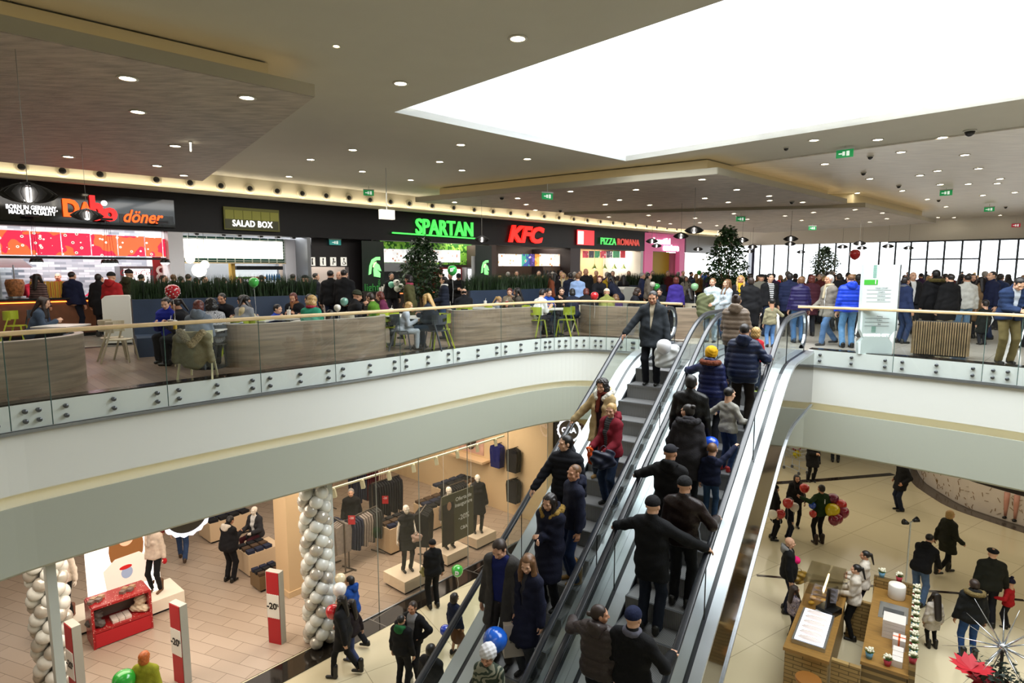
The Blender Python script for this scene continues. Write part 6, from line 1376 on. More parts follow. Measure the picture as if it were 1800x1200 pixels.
st(722, 16.2, 280, 'person in olive coat, dark hat and pink scarf walking left before the tree', fem=True, pose='walk', top='coat', tc='4A4828', hem=.55, hat='beanie', hatc='181210', hair='bob', hc='dark', scarf='9A3A50', h=1.72)
st(781, 16.3, 262, 'person in navy puffer with white scarf looking down beside the tree', fem=True, hair='lowbun', hc='dark', top='puffer', tc='141A28', scarf='D8D4CC', pose='carry', bc='2B4468', h=1.68)
st(689, 20.9, 150, 'cook in black behind the helmet panel counter', top='shirt', tc='101010', hc='black'); st(776, 21.8, 200, 'worker with dark hair behind the red fridge counter', top='shirt', tc='131313', hc='dark', fem=True, hair='bun')
st(792, 22, 190, 'worker in black left of the white fridge', top='shirt', tc='101010', hc='dark'); st(806, 21.8, 170, 'worker in black cap with hand raised before the white fridge', top='shirt', tc='101010', hat='cap', pose='phone')
CR = [(1002, 21.2, 355, 'navy coat left of the light blue shirt', dict(tc='141B2E', top='coat')), (1015, 19.6, 2, 'light blue shirt, back turned', dict(tc='8FA8D0', top='shirt', hc='fair')), (1029, 21.8, 180, 'black sweater and bald head, tall', dict(tc='0F0F12', hair='bald', h=1.9)), (1052, 19.8, 185, 'black top looking down behind the red balloon', dict(fem=True, hair='bob', hc='red', tc='15151A', pose='bend')),
(1070, 22.5, 10, 'mustard yellow hoodie', dict(tc='A88A1C', top='sweater', hood='A88A1C')), (1088, 19.6, 300, 'navy coat bending left with long dark hair', dict(fem=True, hair='long', hc='dark', tc='161A2C', top='coat', pose='bend')), (1128, 21.6, 90, 'navy suit beside the tweed jacket', dict(tc='1B2240', hair='crop', hc='grey')), (1139, 20.6, 95, 'grey tweed jacket holding balloons', dict(fem=True, tc='6E6458', hair='short', hc='dark')),
(1187, 18.2, 5, 'purple sweater with red brown hair, back turned', dict(fem=True, tc='3A2A80', top='sweater', hair='bob', hc='red', h=1.66, bc='101014')), (990, 23, 180, 'cream jacket with blonde hair', dict(fem=True, hair='long', hc='blonde', tc='C8BEA0')), (975, 22.5, 20, 'dark coat left of the cream jacket', dict(tc='1A1618', fem=True, hair='long')), (966, 21.6, 60, 'orange brown top near the grass planter', dict(tc='8A4A30', fem=True, hair='long', hc='brown'))]
for x, Y, f_, lb, k_ in CR: st(x, Y, f_, 'standing person in ' + lb, **{**dict(lod=2), **k_})
# group at the escalator head
st(1251, 15.5, 215, 'girl in pale grey sweatshirt holding an olive coat, left of two girls', fem=True, top='sweater', tc='B4C0C4', bc='8A98A4', hair='lowbun', hc='fair', pose='carry', h=1.66, lod=0)
st(1276, 15.9, 255, 'girl in pale grey sweatshirt with long brown hair, right of two girls', fem=True, top='sweater', tc='B8C2C8', bc='28344A', hair='long', hc='fair', pose='carry', h=1.62, lod=0)
p_ = up_at(1236, 15.3); s = SDF(.04); s.cap([-.05, 0, .95], [.0, 0, .62], .15, .19, sq=(1, .6, 1)); s.cap([.15, 0, .98], [.2, 0, .5], .09, .08); s.disp = noise_disp(.02); v, q = s.mesh(.018)
o = bpy.data.objects.new('coat', to_mesh('coat', [(v, q, 0)], [cloth('5E6244')])); col.objects.link(o); o.location = (p_[0] + .02, p_[1] + .0, .18); tag(o, 'olive coat carried over the arm of the left girl in grey', 'coat')
st(1300, 16.6, 200, 'person with long blonde hair and yellow scarf over a black coat', fem=True, hair='long', hc='blonde', top='coat', tc='131316', scarf='C8A020', h=1.72, hem=.6)
st(1318, 15.3, 20, 'person in long black coat behind the brown padded jacket', fem=True, hair='short', hc='brown', top='coat', tc='0F0F12', hem=.5, h=1.68)
st(1336, 18.6, 185, 'person in grey jacket and dark flat cap', hat='flatcap', hatc='1A1A1C', top='jacket', tc='777468', hc='grey', h=1.74); st(1351, 16.9, 170, 'person in black jacket over a black and white striped shirt', openw=.07, shirt=stripes_mat('bw_stripes', 'D8D8D8', '17171A', 'Z', 6, .8, 0), top='jacket', tc='111114', hc='black', h=1.76, bc='26324A')
st(1356, 14.5, 5, 'small boy in khaki jumper and blue jeans reaching right', h=1.12, top='sweater', tc='8A8468', bc='5A80B0', hair='crop', hc='black', extra=dict(hr=(.42, .2, 1.2)))
st(1385, 16.9, 8, 'person in navy padded coat between the striped shirt and the purple jacket', top='puffer', tc='161E3C', hem=.7, h=1.78, hc='dark'); st(1405, 15.4, 5, 'person in shiny purple padded jacket and jeans, back turned', fem=True, top='puffer', tc='221C48', tk='p', hair='short', hc='fair', bc='3C5C84', h=1.7, lod=0)
st(1424, 17.0, 10, 'person in maroon coat right of the purple jacket', fem=True, top='puffer', tc='3C1420', hair='bob', hc='red', h=1.72, hem=.6)
st(1457, 14.9, 262, 'grey haired person in grey coat and jeans walking left', pose='walk', top='coat', tc='7C766C', hem=.72, bc='4C6C94', hair='short', hc='white', scarf='B8AC90', h=1.74, lod=0, openw=.05)
st(1492, 14.4, 10, 'person in bright blue padded jacket and light jeans, back turned', top='puffer', tc='1C3FC0', hood='1C3FC0', tk='p', bc='5E8CB8', hair='crop', hc='fair', h=1.76, lod=0)
st(1507, 16.8, 60, 'person in black behind the bright blue jacket', top='jacket', tc='121214', hc='black'); st(1472, 18.4, 0, 'person in black coat between grey coat and blue jacket', top='coat', tc='131316', hc='dark')
st(1588, 15.3, 85, 'person in navy with grey scarf and red bag turned right beside the totem', fem=True, top='coat', tc='1C2848', hair='short', hc='dark', scarf='56585E', bc='20304E', h=1.7)
st(1601, 17.4, 190, 'balding person in black jacket facing the camera right of the totem', top='jacket', tc='141418', hair='bald', h=1.8, openw=.05)
st(1640, 15.7, 5, 'tall person in long black parka with olive fur hood, back turned', top='parka', tc='0D0D10', fur='4A4018', hem=.55, hair='short', hc='black', h=1.86, lod=0); st(1666, 15.1, 0, 'person in wide black coat and beige trousers, back turned', top='coat', tc='0B0B0D', hem=.6, hair='crop', hc='dark', h=1.76, bc='B8AC8C', belly=.04, lod=0)
st(1696, 15.8, 10, 'person in white jacket and light jeans, back turned', top='jacket', tc='C4C4BC', bc='6E90B0', hair='crop', hc='dark', h=1.74, lod=0); st(1706, 18.2, 200, 'person with brown hair looking back beside the white jacket', fem=True, hair='long', hc='brown', top='coat', tc='151518')
st(1720, 16.4, 5, 'person in long tan padded coat with dark hair, back turned', fem=True, top='puffer', tc='7C6244', hem=.5, hair='long', hc='dark', h=1.68); st(1739, 16.2, 275, 'tall person in navy jacket turned left beside the tan coat', top='jacket', tc='151C38', bc='1E2C4C', hair='crop', hc='dark', h=1.82)
st(1753, 18.5, 70, 'person in navy walking right at the door', pose='walk', top='jacket', tc='1C2A4A', hc='dark'); st(1731, 15.0, 0, 'child in dark coat with a green bag standing before the tan coat', h=1.05, top='coat', tc='151A18', hem=.5, hair='short', hc='dark')
st(1798, 14.5, 185, 'person in olive jacket and cream headscarf at the right border', fem=True, top='jacket', tc='6A5C2C', hair='long', hc='fair')
pm = st(1772, 11.95, 192, 'person in dark blue padded jacket leaning on the rail and looking at a phone', extra=dict(lean=16, hp=-35, hl=(-.1, .40, 1.07), hr=(.06, .42, 1.07)), pose='phone', top='puffer', tc='1A2C4C', bc='7A6C44', hair='short', hc='black', h=1.78, lod=0, openw=.05, shirt='C8D0D8')
a_ = hand_of(pm, 'l'); b_ = hand_of(pm, 'r'); tag(MB().box(tuple((a_ + b_) / 2 + Vector((0, 0, .05))), (.14, .012, .07)).build('smartphone', mat('phone_black', '0A0A0C', .2)), 'black phone held by the person leaning on the right rail', 'phone')
# distant crowd
TCS = ['141418', '1C2030', '2A1A20', '3C3A34', '20242A', '5A2020', '27344E', '6E6A5A', '8A8478', '301C3C', '14202C', '7A5A30']
cn = ['black', 'navy', 'dark maroon', 'grey brown', 'charcoal', 'dark red', 'blue', 'khaki', 'pale grey', 'dark purple', 'midnight blue', 'brown']
HR = [('short', 'dark'), ('bob', 'brown'), ('long', 'dark'), ('crop', 'black'), ('long', 'blonde'), ('short', 'grey')]
hn = dict(short='short', bob='bobbed', long='long', crop='cropped')
zones = [('at the chicken counter', [(878 + 13 * i + (i % 3) * 2, 25.5 + (i * 7 % 5) * .35) for i in range(9)]), ('near the pizza counter', [(1000 + 9.5 * i, 23.2 + (i * 5 % 7) * .6) for i in range(12)]), ('by the pink shop', [(1128 + 9 * i, 27 + (i * 3 % 5)) for i in range(9)]),
('by the bright window', [(1205 + 9 * i, 24 + (i * 5 % 6) * 1.2) for i in range(6)]), ('under far pendants', [(1318 + 13 * i, 19.8 + (i * 5 % 7) * 1.1) for i in range(13)]), ('left of the totem', [(1440 + 12 * i, 21 + (i * 3 % 4) * 1.5) for i in range(6)]), ('at far right doors', [(1574 + 14 * i, 20 + (i * 5 % 6) * 1.3) for i in range(15)]), ('outside the glass', [(1594, 46), (1627, 46.5), (1649, 47), (1668, 46), (1690, 47.5), (1712, 48)])]
seen = {}
for zn, pts in zones:
    for i, (x, Y) in enumerate(pts):
        tcx = (i * 5 + len(zn)) % 12; hk_ = (i * 7 + len(zn)) % 6; fem = HR[hk_][0] in ('bob', 'long'); pz = ['stand', 'pockets', 'walk', 'stand'][(i + len(zn)) % 4]; tp = 'coat' if tcx % 2 else 'jacket'
        fc = (0, 20, 180, 340, 90, 270)[(i * 3 + tcx) % 6]; fcn = {0: 'seen from behind', 20: 'seen from behind', 340: 'seen from behind', 180: 'facing the camera', 90: 'turned right', 270: 'turned left'}[fc]
        lb = '%s %s with %s hair, %s, %s' % (cn[tcx], tp, hn[HR[hk_][0]] + ' ' + HR[hk_][1], fcn, zn)
        n_ = seen.get(lb, 0); seen[lb] = n_ + 1
        if n_: lb = 'further right, ' + lb
        if 'outside' in zn: loc = (*at_Y(x, 480, Y)[:2], .0)
        P(x, Y, fc, lb, fem=fem, top=tp, tc=TCS[tcx], hair=HR[hk_][0], hc=HR[hk_][1], pose=pz, lod=2, h=(1.62 if fem else 1.74) + (i % 3) * .04, group=None)
# ---- directory totem, slatted planter bin, waste stations
def ptrot(p, a): return a
p = up_at(1541, 13.35); a_ = .0
t = empty('directory_totem', (p[0], p[1], 0), -.12, 'tall white directory totem with a green band reading 1 and lists of rows', 'totem')
ol = [(-.36, 0), (.24, 0), (.24, .22), (.36, .42), (.24, .55), (.36, .72), (.36, 2.0), (-.36, 2.0), (-.36, .72), (-.30, .55), (-.40, .42), (-.36, .22)]
MX = Matrix.Rotation(PI / 2, 4, 'X'); mb = MB(); mb.prism([(-.36, 0), (.34, 0), (.33, .25), (.24, .36), (.38, .55), (.38, 1.97), (-.36, 1.97), (-.36, .55), (-.27, .36), (-.37, .25)], -.07, .07, M=MX); mb.build('panel', mat('totem_white', 'CDD9D8', .2, emit=.12, ecol='E8F4F4'), t, recalc=True)
mb = MB(); mb.box((.40, .0, 1.25), (.02, .14, 1.45)); mb.build('side_edge', stl, t)
MB().box((-.2, -.074, 1.59), (.28, .01, .11)).build('green_band', mat('totem_green', '3FA535', .4, emit=.2, ecol='3FA535'), t); text('lettering', '1', Matrix.Translation((-.11, -.085, 1.59)) @ MX, .12, mat('mark_white'), t, .002, bold=.004)
for i in range(4): text('lettering', ('FOOD COURT', 'CINEMA', 'FASHION', 'SERVICES')[i], Matrix.Translation((.03, -.078, 1.46 - i * .085)) @ MX, .04, mat('totem_text', '3C4648', .5), t, .001); MB().box((-.02, -.075, 1.42 - i * .085), (.5, .004, .005)).build('rule', mat('totem_text'), t)
for i in range(3): text('lettering', ('Parking', 'Toilets', 'Exit')[i], Matrix.Translation((.03, -.078, .84 - i * .085)) @ MX, .04, mat('totem_text'), t, .001); MB().box((-.02, -.075, .8 - i * .085), (.5, .004, .005)).build('rule', mat('totem_text'), t)
text('lettering', 'MONTH', Matrix.Translation((-.14, -.078, 1.82)) @ Matrix.Rotation(-PI / 2, 4, 'Y') @ MX, .1, mat('totem_teal', '7FB0A0', .5), t, .001) if False else None
mb = MB()
for i in range(9): mb.box((-.13, -.076, 1.70 + i * .032), (.07, .004, .02))
for i in range(4): mb.box((-.08, -.076, .50 + i * .035), (.09, .004, .022))
mb.build('green_pattern', mat('totem_teal', '7FB0A0', .5), t)
text('lettering', 'SHOPPING CITY', Matrix.Translation((-.02, -.08, .42)) @ MX, .075, emis('letter_soft', 'FFFFFF', 1.4), t, .002, bold=.003)
q0 = gp(1602, 626); q1 = gp(1700, 633); an = math.atan2(q1[1] - q0[1], q1[0] - q0[0]); L_ = math.hypot(q1[0] - q0[0], q1[1] - q0[1])
t = empty('slatted_planter', ((q0[0] + q1[0]) / 2, (q0[1] + q1[1]) / 2, 0), an, 'slatted wooden planter box with a black metal frame behind the right balustrade', 'planter')
sl = mat('slat_wood', '9A8260', .5, noise=.3, nscale=5); mb = MB(); n = int(L_ / .042)
for i in range(n): mb.box((-L_ / 2 + (i + .5) * L_ / n, -.02 * (i % 2), .42), (.026, .03, .70))
mb.build('slats', sl, t); mb = MB()
for i in range(8): mb.box((-L_ / 2 - .01, .06 + i * .05, .42), (.03, .026, .7)); mb.box((L_ / 2 + .01, .06 + i * .05, .42), (.03, .026, .7))
mb.build('end_slats', sl, t); MB().box((0, .22, .4), (L_ - .06, .4, .72)).build('core', mat('box_dark', '24272B', .5), t)
mb = MB(); mb.bar((-L_ / 2, 0, .95), (L_ / 2, 0, .95), .03); mb.bar((-L_ / 2, .4, .95), (L_ / 2, .4, .95), .03)
for x_ in (-L_ / 2, L_ / 2): mb.bar((x_, 0, .76), (x_, 0, .95), .025); mb.bar((x_, .4, .76), (x_, .4, .95), .025); mb.bar((x_, 0, .95), (x_, .4, .95), .025)
mb.build('frame', dark, t)
def station(x, y, rz, label, w=.75):
    p = gp(x, y); t = empty('waste_station', (p[0], p[1], .0), rz, label, 'waste station')
    mb = MB(); mb.prism([(-.3, .05), (.3, .05), (.3, 1.2), (.28, 1.22), (-.22, 1.22), (-.3, 1.14)], -w / 2, w / 2, M=Matrix.Rotation(PI / 2, 4, 'X') @ Matrix.Identity(4)); mb.build('cabinet', mat('station_white', 'D2D2C8', .4), t, recalc=True)
    MB().box((-.302, 0, .78), (.01, w * .7, .28)).build('slot', blackpaint, t); MB().box((-.305, 0, .98), (.01, w * .85, .03)).build('stripe', mat('cup_B41C24', 'B41C24', .5), t); MB().box((0, 0, .02), (.55, w - .05, .05)).build('plinth', dark, t)
station(216, 603, .35, 'white waste station with a red stripe left of the navy planter bench'); station(1098, 560, .35, 'white waste station beside the bending person in navy'); station(803, 556, .3, 'white waste station right of the person with the white scarf')
# ================================================================ PEOPLE ON THE ESCALATORS
tread = .255 / TE
def esc(x, ytop, lane, face, label, rail=None, h=1.72, **k):
    """stands on a step: lane A goes down (towards the camera), lane B goes up"""
    hh = h + .127; r = ray(x, ytop); sa, ca = math.sin(AZ), math.cos(AZ); t = (EYE - hh - CSTEP) / (TE * (r.x * sa + r.y * ca) - r.z)
    p = Vector((r.x * t, r.y * t, 0)); s_, l_ = p.dot(ES), p.dot(ER); lc = LA if lane == 'A' else LBc; l_ = max(lc - .28, min(lc + .28, l_))
    sh = S0 - .7 + (0 if lane == 'A' else .13); kk = math.floor((s_ - sh) / tread); sc = sh + (kk + .5) * tread; z_ = min(0, CSTEP + TE * (sh + (kk + 1) * tread))
    ex = dict(k.pop('extra', {})); half = .635 if lane == 'A' else .625; q = h / 1.75; lod = k.pop('lod', 0)
    w_ = -1 if lane == 'A' else 1; ds = -.3 if lane == 'A' else .3
    for side in (rail or ''):
        loc_x = (lc + half - l_) if (side == 'R') == (lane == 'B') else (l_ - lc + half)
        rz = sum(sz(sc + ds + d) for d in (-.6, -.45, -.3, -.15, 0, .15, .3, .45, .6)) / 9 + 1.0 - z_ + .10
        if side == 'L': ex['hl'] = (-loc_x / q, abs(ds) / q, rz / q); ex['palml'] = (0, .2, -1)
        else: ex['hr'] = (loc_x / q, abs(ds) / q, rz / q); ex['palmr'] = (0, .2, -1)
    P_ = E(sc, l_, z_); return person(P_, face, label=label, h=h, lod=lod, extra=ex, **k)
D_ = 214.5; U_ = 34.5
m1 = esc(1147, 514, 'A', 205, 'bearded person in dark grey jacket descending with a white plastic bag', 'R', h=1.8, top='jacket', tc='24292E', hem=.72, bc='14161E', hood='24292E', hair='short', hc='black', openw=.03, shirt='B8AC94', belly=.03, extra=dict(hp=-14, hl=(-.3, .1, .86)))
m2 = esc(1067, 653, 'A', 220, 'person with dark curly hair, sheepskin coat and rust scarf, hand on the left rail', 'R', h=1.7, fem=True, hair='curly', hc='dark', top='coat', tc='B09A70', hem=.66, fur='E0D8C8', scarf='6A2A1C', openw=.07, shirt='2A1A20', bc='2A3446', shoe='boot', sc='A8824A', extra=dict(hp=-12))
m3 = esc(1084, 698, 'A', 235, 'person in crimson jacket with blonde tied back hair, looking left', h=1.66, fem=True, hair='lowbun', hc='blonde', top='jacket', tc='6E1020', hood='6E1020', openw=.06, shirt=stripes_mat('grey_stripes', '4A4C50', '222428', 'Z', 9, .8, 0), bc='24344E', extra=dict(hl=(-.18, .3, 1.0), hr=(.14, .3, 1.02), hy=20, hp=-8))
m4 = esc(994, 770, 'A', 200, 'person in black padded jacket leaning an arm on the rail and looking away left', 'R', h=1.76, hair='short', hc='black', top='puffer', tc='0E1018', hood='0E1018', bc='141824', extra=dict(hy=-50))
m5 = esc(1017, 833, 'A', 255, 'person with cropped fair hair in navy jacket beside the rail', h=1.74, hair='crop', hc='fair', top='jacket', tc='10152A', hood='10152A', bc='1A2C50', shoe='boot', sc='A07A3C', extra=dict(hy=20))
m6 = esc(967, 868, 'A', 218, 'person in long navy parka with tan fur hood, arms crossed', h=1.68, fem=True, hair='long', hc='dark', top='parka', tc='0E1226', hem=.5, fur='8A6E30', pose='cross', bc='101218', extra=dict(hp=-14))
m7 = esc(876, 952, 'A', 205, 'person in open grey wool coat over a royal blue sweater, looking down', h=1.8, hair='short', hc='brown', top='coat', tc='3A3836', hem=.62, openw=.09, shirt='141E58', bc='3E3A38', extra=dict(hp=-26, hl=(-.26, .12, .84)))
m8 = esc(938, 984, 'A', 225, 'person with very long brown hair in navy duffle coat beside the blue sweater', h=1.68, fem=True, hair='verylong', hc='fair', top='coat', tc='10142A', hem=.56, openw=.03, shirt='38383C', bc='3A3C42', extra=dict(hy=22, hp=-16))
m9 = esc(853, 1152, 'A', 200, 'child in white knitted hat and camouflage jacket at the bottom edge', h=1.3, hair=None, hat='bigbeanie', hatc='D8D8DA', top='jacket', tc=stripes_mat('camouflage', '2E3A2C', '8C8C78', 'DIAGONAL', 4, .8, 12), bc='1C2430', extra=dict(hp=-10))
u1 = esc(1297, 512, 'B', 30, 'person in taupe padded jacket with brown bun, back turned near the top', h=1.68, fem=True, hair='bun', hc='brown', top='puffer', tc='6E6052', tk='p', hood='6E6052', bc='14182A', hem=.8, extra=dict(hl=(-.2, .3, 1.0), hr=(.2, .3, 1.0)))
u2 = esc(1317, 573, 'B', 32, 'large person in navy padded jacket and brown trousers going up', 'R', h=1.74, hair='crop', hc='dark', top='puffer', tc='141E38', tk='p', hood='141E38', bc='221A14', belly=.05, hem=.78)
u3 = esc(1341, 572, 'B', 30, 'small child with blonde hair and red straps before the navy padded jacket', h=1.05, fem=True, hair='bob', hc='blonde', top='jacket', tc='B8242E', bc='2A3448')
u4 = esc(1256, 600, 'B', 36, 'person in mustard knitted hat and navy coat with brown fur collar', 'L', h=1.62, fem=True, hair=None, hat='bigbeanie', hatc='C8980E', top='puffer', tc='101A44', tk='p', hem=.6, fur='6A3420', bc='14161E')
u5 = esc(1217, 656, 'B', 30, 'broad person in black leather jacket left on the rising steps', h=1.78, hair='short', hc='black', top='jacket', tc='08090A', tk='p', bc='0E0F12', w=1.12)
u6 = esc(1214, 703, 'B', 20, 'person in grey fur hooded coat with dark bun looking left', h=1.68, fem=True, hair='bun', hc='dark', top='parka', tc='2C2A2E', hem=.55, fur='1C1A1E', bc='15161A', extra=dict(hy=55, hl=(-.28, .25, 1.0)))
u7 = esc(1300, 689, 'B', 60, 'boy in pale grey sweater, jeans and red shoes holding an arm out', h=1.28, hair='crop', hc='black', top='sweater', tc='98968E', bc='20345A', sc='A01818', extra=dict(hl=(-.5, .12, 1.15), hr=(.3, .3, 1.1)))
u8 = esc(1178, 783, 'B', 32, 'person in black hooded coat and dark flat cap, hand on the middle rail', 'L', h=1.76, hat='cap', hatc='14141C', top='coat', tc='0A0A0C', hood='0A0A0C', hem=.66, bc='101014')
u9 = esc(1262, 780, 'B', 30, 'small child in navy jacket and jeans reaching for the right rail', 'R', h=1.08, hair='crop', hc='fair', top='jacket', tc='0E1630', hood='0E1630', bc='2E4868')
u10 = esc(1223, 836, 'B', 33, 'person in dark brown leather jacket and black knitted hat', 'R', h=1.74, hat='beanie', hatc='101012', top='jacket', tc='1C100E', tk='p', bc='0C0D10', w=1.12)
u11 = esc(1139, 894, 'B', 34, 'person in black jacket and beanie holding both rails with spread arms', 'LR', h=1.8, hat='beanie', hatc='0A0A0C', top='jacket', tc='0B0D10', hem=.7, bc='121A28', w=1.1)
u12 = esc(1052, 1063, 'B', 34, 'person in grey brown padded jacket with low bun looking right', 'L', h=1.66, fem=True, hair='lowbun', hc='brown', top='puffer', tc='3C3432', tk='p', hood='3C3432', bc='1A1C22', extra=dict(hy=-60), w=1.05)
u13 = esc(1124, 1080, 'B', 34, 'person in navy knitted hat with white pattern and black coat', 'R', h=1.74, hair=None, hat='beanie', hatc='0E1838', top='coat', tc='08090C', scarf='5A5A66', bc='101218', w=1.1)
# belt, carried things
def bag(p, c, w, h, d, label, handles=True, cat='bag', rz=0., soft=.03, lettering=None):
    t = empty('shopping_bag', p, rz, label, cat); s = SDF(.05); [s.cap([-w / 2 + .07 + .02 * (j == 0), 0, z], [w / 2 - .07 - .02 * (j == 0), 0, z], .075, sq=(1, d / .16, 1)) for j, z in enumerate(np.linspace(-.1, -h + .07, 6))]; s.disp = noise_disp(soft)
    v, q = s.mesh(.014); o = bpy.data.objects.new('body', to_mesh('bag_body', [(v, q, 0)], [mat('bag_' + c, c, .5)])); col.objects.link(o); o.parent = t
    if handles:
        for y in (-.02, .02): MB().tube([(-.07, y, -.08), (-.04, y * .4, .02), (0, 0, .05), (.04, y * .4, .02), (.07, y, -.08)], .006, 5).build('handle', MATS['bag_' + c], t, True)
    if lettering: text('lettering', lettering, Matrix.Translation((0, -d * .56 - .02, -h * .55)) @ Matrix.Rotation(PI / 2, 4, 'X'), .07, mat('letter_black'), t, .001)
    return t
q = hand_of(m1, 'l'); bag(q, 'D8DAD8', .46, .46, .22, 'white plastic bag held by the descending bearded person', soft=.012); balloon(q + Vector((-.12, -.18, -.04)), .135, 'E8E8EA', 'white balloon beside the white plastic bag')
q = hand_of(m3, 'l'); bag(q + Vector((.02, 0, .1)), '141A30', .32, .3, .12, 'navy handbag on the arm of the crimson jacket'); q = hand_of(m3, 'r'); s = SDF(.03); s.cap([0, 0, 0], [.05, 0, -.2], .05, .07); s.disp = noise_disp(.015); v, qq = s.mesh(.012)
o = bpy.data.objects.new('cloth_scarf', to_mesh('cloth_scarf', [(v, qq, 0)], [cloth('C84A14')])); col.objects.link(o); o.location = q; tag(o, 'orange scarf held in front of the crimson jacket', 'scarf')
q = hand_of(m7, 'l'); t = empty('paper_bag', q, .2, 'white paper shopping bag with black letters held by the grey wool coat', 'bag'); MB().prism([(-.17, -.52), (.17, -.52), (.17, -.08), (-.17, -.08)], -.06, .06, M=Matrix.Rotation(PI / 2, 4, 'X')).build('body', mat('paper_bag', 'C9BEB2', .6), t, recalc=True)
for y in (-.03, .03): MB().tube([(-.06, y, -.08), (-.03, y * .5, .0), (.03, y * .5, .0), (.06, y, -.08)], .004, 5).build('handle', mat('string_white', 'E0E0DC', .6), t)
text('lettering', 'SOLZIA', Matrix.Translation((0, -.064, -.3)) @ Matrix.Rotation(PI / 2, 4, 'X'), .06, mat('letter_black'), t, .001)
balloon(at_Y(870, 1125, (q.y - .35)), .15, '1E62D0', 'shiny blue balloon before the white paper bag', tilt=.35, string=.15)
def flag(p, rz, label):
    t = empty('hand_flag', p, rz, label, 'flag'); MB().bar((0, 0, 0), (0, 0, .4), .008).build('stick', mat('string_white'), t)
    for i, c in enumerate(('16289A', 'E8C818', 'C01826')): MB().box((.0, 0, .35 - .075 * i), (.17, .006, .075)).build('stripe', mat('flag_' + c, c, .7), t)
flag(hand_of(u9, 'l') + Vector((.0, 0, .05)), .3, 'small blue, yellow and red flag by the child in the navy jacket'); flag(hand_of(u1, 'l') + Vector((-.05, 0, -.1)), .2, 'small blue, yellow and red flag beside the taupe padded jacket')
balloon(hand_of(u5, 'r') + Vector((.0, -.1, -.05)), .12, '1C50C8', 'blue balloon low between the leather jacket and the boy')
q = hand_of(u2, 'r'); bag(E(11.0, LBc + .42, -.2), '8FA81E', .26, .3, .1, 'lime green bag by the legs of the large navy jacket')
# ================================================================ LOWER FLOOR: CLOTHES STORE ON THE LEFT
def lp(x, y, z=ZL): return at_z(x, y, z)
G0 = Vector((-3.86, 12.15, 0)); GD = Vector((.66, .751, 0)).normalized(); GN = Vector((GD.y, -GD.x, 0)); GA = math.atan2(GD.y, GD.x)
def gpnt(s, d, z=0): p = G0 + GD * s + GN * d; return Vector((p.x, p.y, ZL + z))
def g_s(x, d=0):
    r = ray(x, 900); t = (G0 + GN * d).dot(GN) / r.dot(GN); p = Vector((r.x * t, r.y * t, 0)); return (p - G0).dot(GD)
def gbox(mb, s0, s1, d0, d1, z0, z1): return mb.box(gpnt((s0 + s1) / 2, (d0 + d1) / 2, (z0 + z1) / 2), (abs(s1 - s0), abs(d1 - d0), abs(z1 - z0)), GA)
SE = 7.5; HS = -ZL - 2.38
mb = MB(); gbox(mb, -12, SE, -14, -.05, .0, .012); struct('floor_store', mb, shop_tile)
mb = MB(); gbox(mb, -12, SE + 6, 0.0, .55, .0, .012); struct('floor_granite', mb, granite)
mb = MB(); gbox(mb, SE, SE + .25, -14, .0, 0, HS); struct('wall_store_side', mb, mat('cream_wall', 'D9BF96', .6))
mb = MB(); gbox(mb, -12, SE, -14, -13.9, 0, HS); struct('wall_store_back', mb, mat('store_dark', '3A2C26', .7))
mb = MB(); gbox(mb, SE + .25, SE + .6, -2, .05, 0, HS); struct('wall_store_pier', mb, mat('pier_black', '141314', .3))
mb = MB(); gbox(mb, SE + .7, SE + 8, -2.4, -2.2, 0, HS); struct('wall_next_shop', mb, mat('next_shop', 'A08E5C', .6))
for i in range(4):
    for j in range(3):
        t = wthing('perfume_shelf', 'gold lit shelf crowded with small dark boxes behind the right of the store, %s row' % ('lowest', 'second', 'third', 'top')[i], 'shelf', 'gold lit shelves of the next shop'); mb = MB(); gbox(mb, SE + .9 + j * 1.4, SE + 2.2 + j * 1.4, -2.2, -1.95, 1.2 + i * .5, 1.23 + i * .5); mb.build('board', emis('gold_shelf', 'C8A848', .7), t)
        mb = MB(); r_ = np.random.default_rng(i * 3 + j)
        for k_ in range(12): s_ = SE + .95 + j * 1.4 + k_ * .1; gbox(mb, s_, s_ + .07, -2.15, -2.0, 1.235 + i * .5, 1.3 + i * .5 + r_.uniform(.03, .2))
        mb.build('boxes', mat('box_mix', '5A3A28', .5, noise=.8, nscale=9), t)
# glass front
gl = glass_mat('store_glass', 'F6F4EE', .03)
t = wthing('store_glass_front', 'tall frameless glass front of the clothes store', 'shop window')
js = [.02, g_s(662), g_s(737), g_s(822), g_s(893), SE - .02]
for a, b in zip(js, js[1:]):
    mb = MB(); n0 = 0; mb.v += [gpnt(a, 0, .02), gpnt(b, 0, .02), gpnt(b, 0, HS), gpnt(a, 0, HS)]; mb.faces([(0, 1, 2, 3)]); mb.build('glass_pane', gl, t); mb = MB(); mb.bar(gpnt(b, 0, .02), gpnt(b, 0, HS), .012, .02); mb.build('pane_joint', mat('joint_grey', '9A9C94', .3), t)
mb = MB(); gbox(mb, 0, SE, -.02, .02, 0.012, .03); mb.build('bottom_rail', stl, t)
def post(s, lb): mb = MB(); gbox(mb, s - .06, s + .06, -.1, .1, 0, HS); struct('wall_post', mb, mat('post_white', 'C6CBC6', .4))
sL = (lp(72, 1190) - G0); sLs = sL.dot(GD); post(.0, ''); post(sLs - .25, '')
# beige pillar with mirror
c = lp(500, 1052); mb = MB(); mb.box((c.x + .1, c.y + .45, ZL + HS / 2), (.62, .62, HS), GA); struct('wall_store_pillar', mb, mat('pillar_beige', 'CDB088', .6)); mb = MB(); mb.box((c.x + .1, c.y + .45, ZL + .08), (.68, .68, .16), GA); struct('baseboard_pillar', mb, mat('pillar_beige'))
f_ = GD * 0 + Vector((c.x + .1, c.y + .45, 0)); 
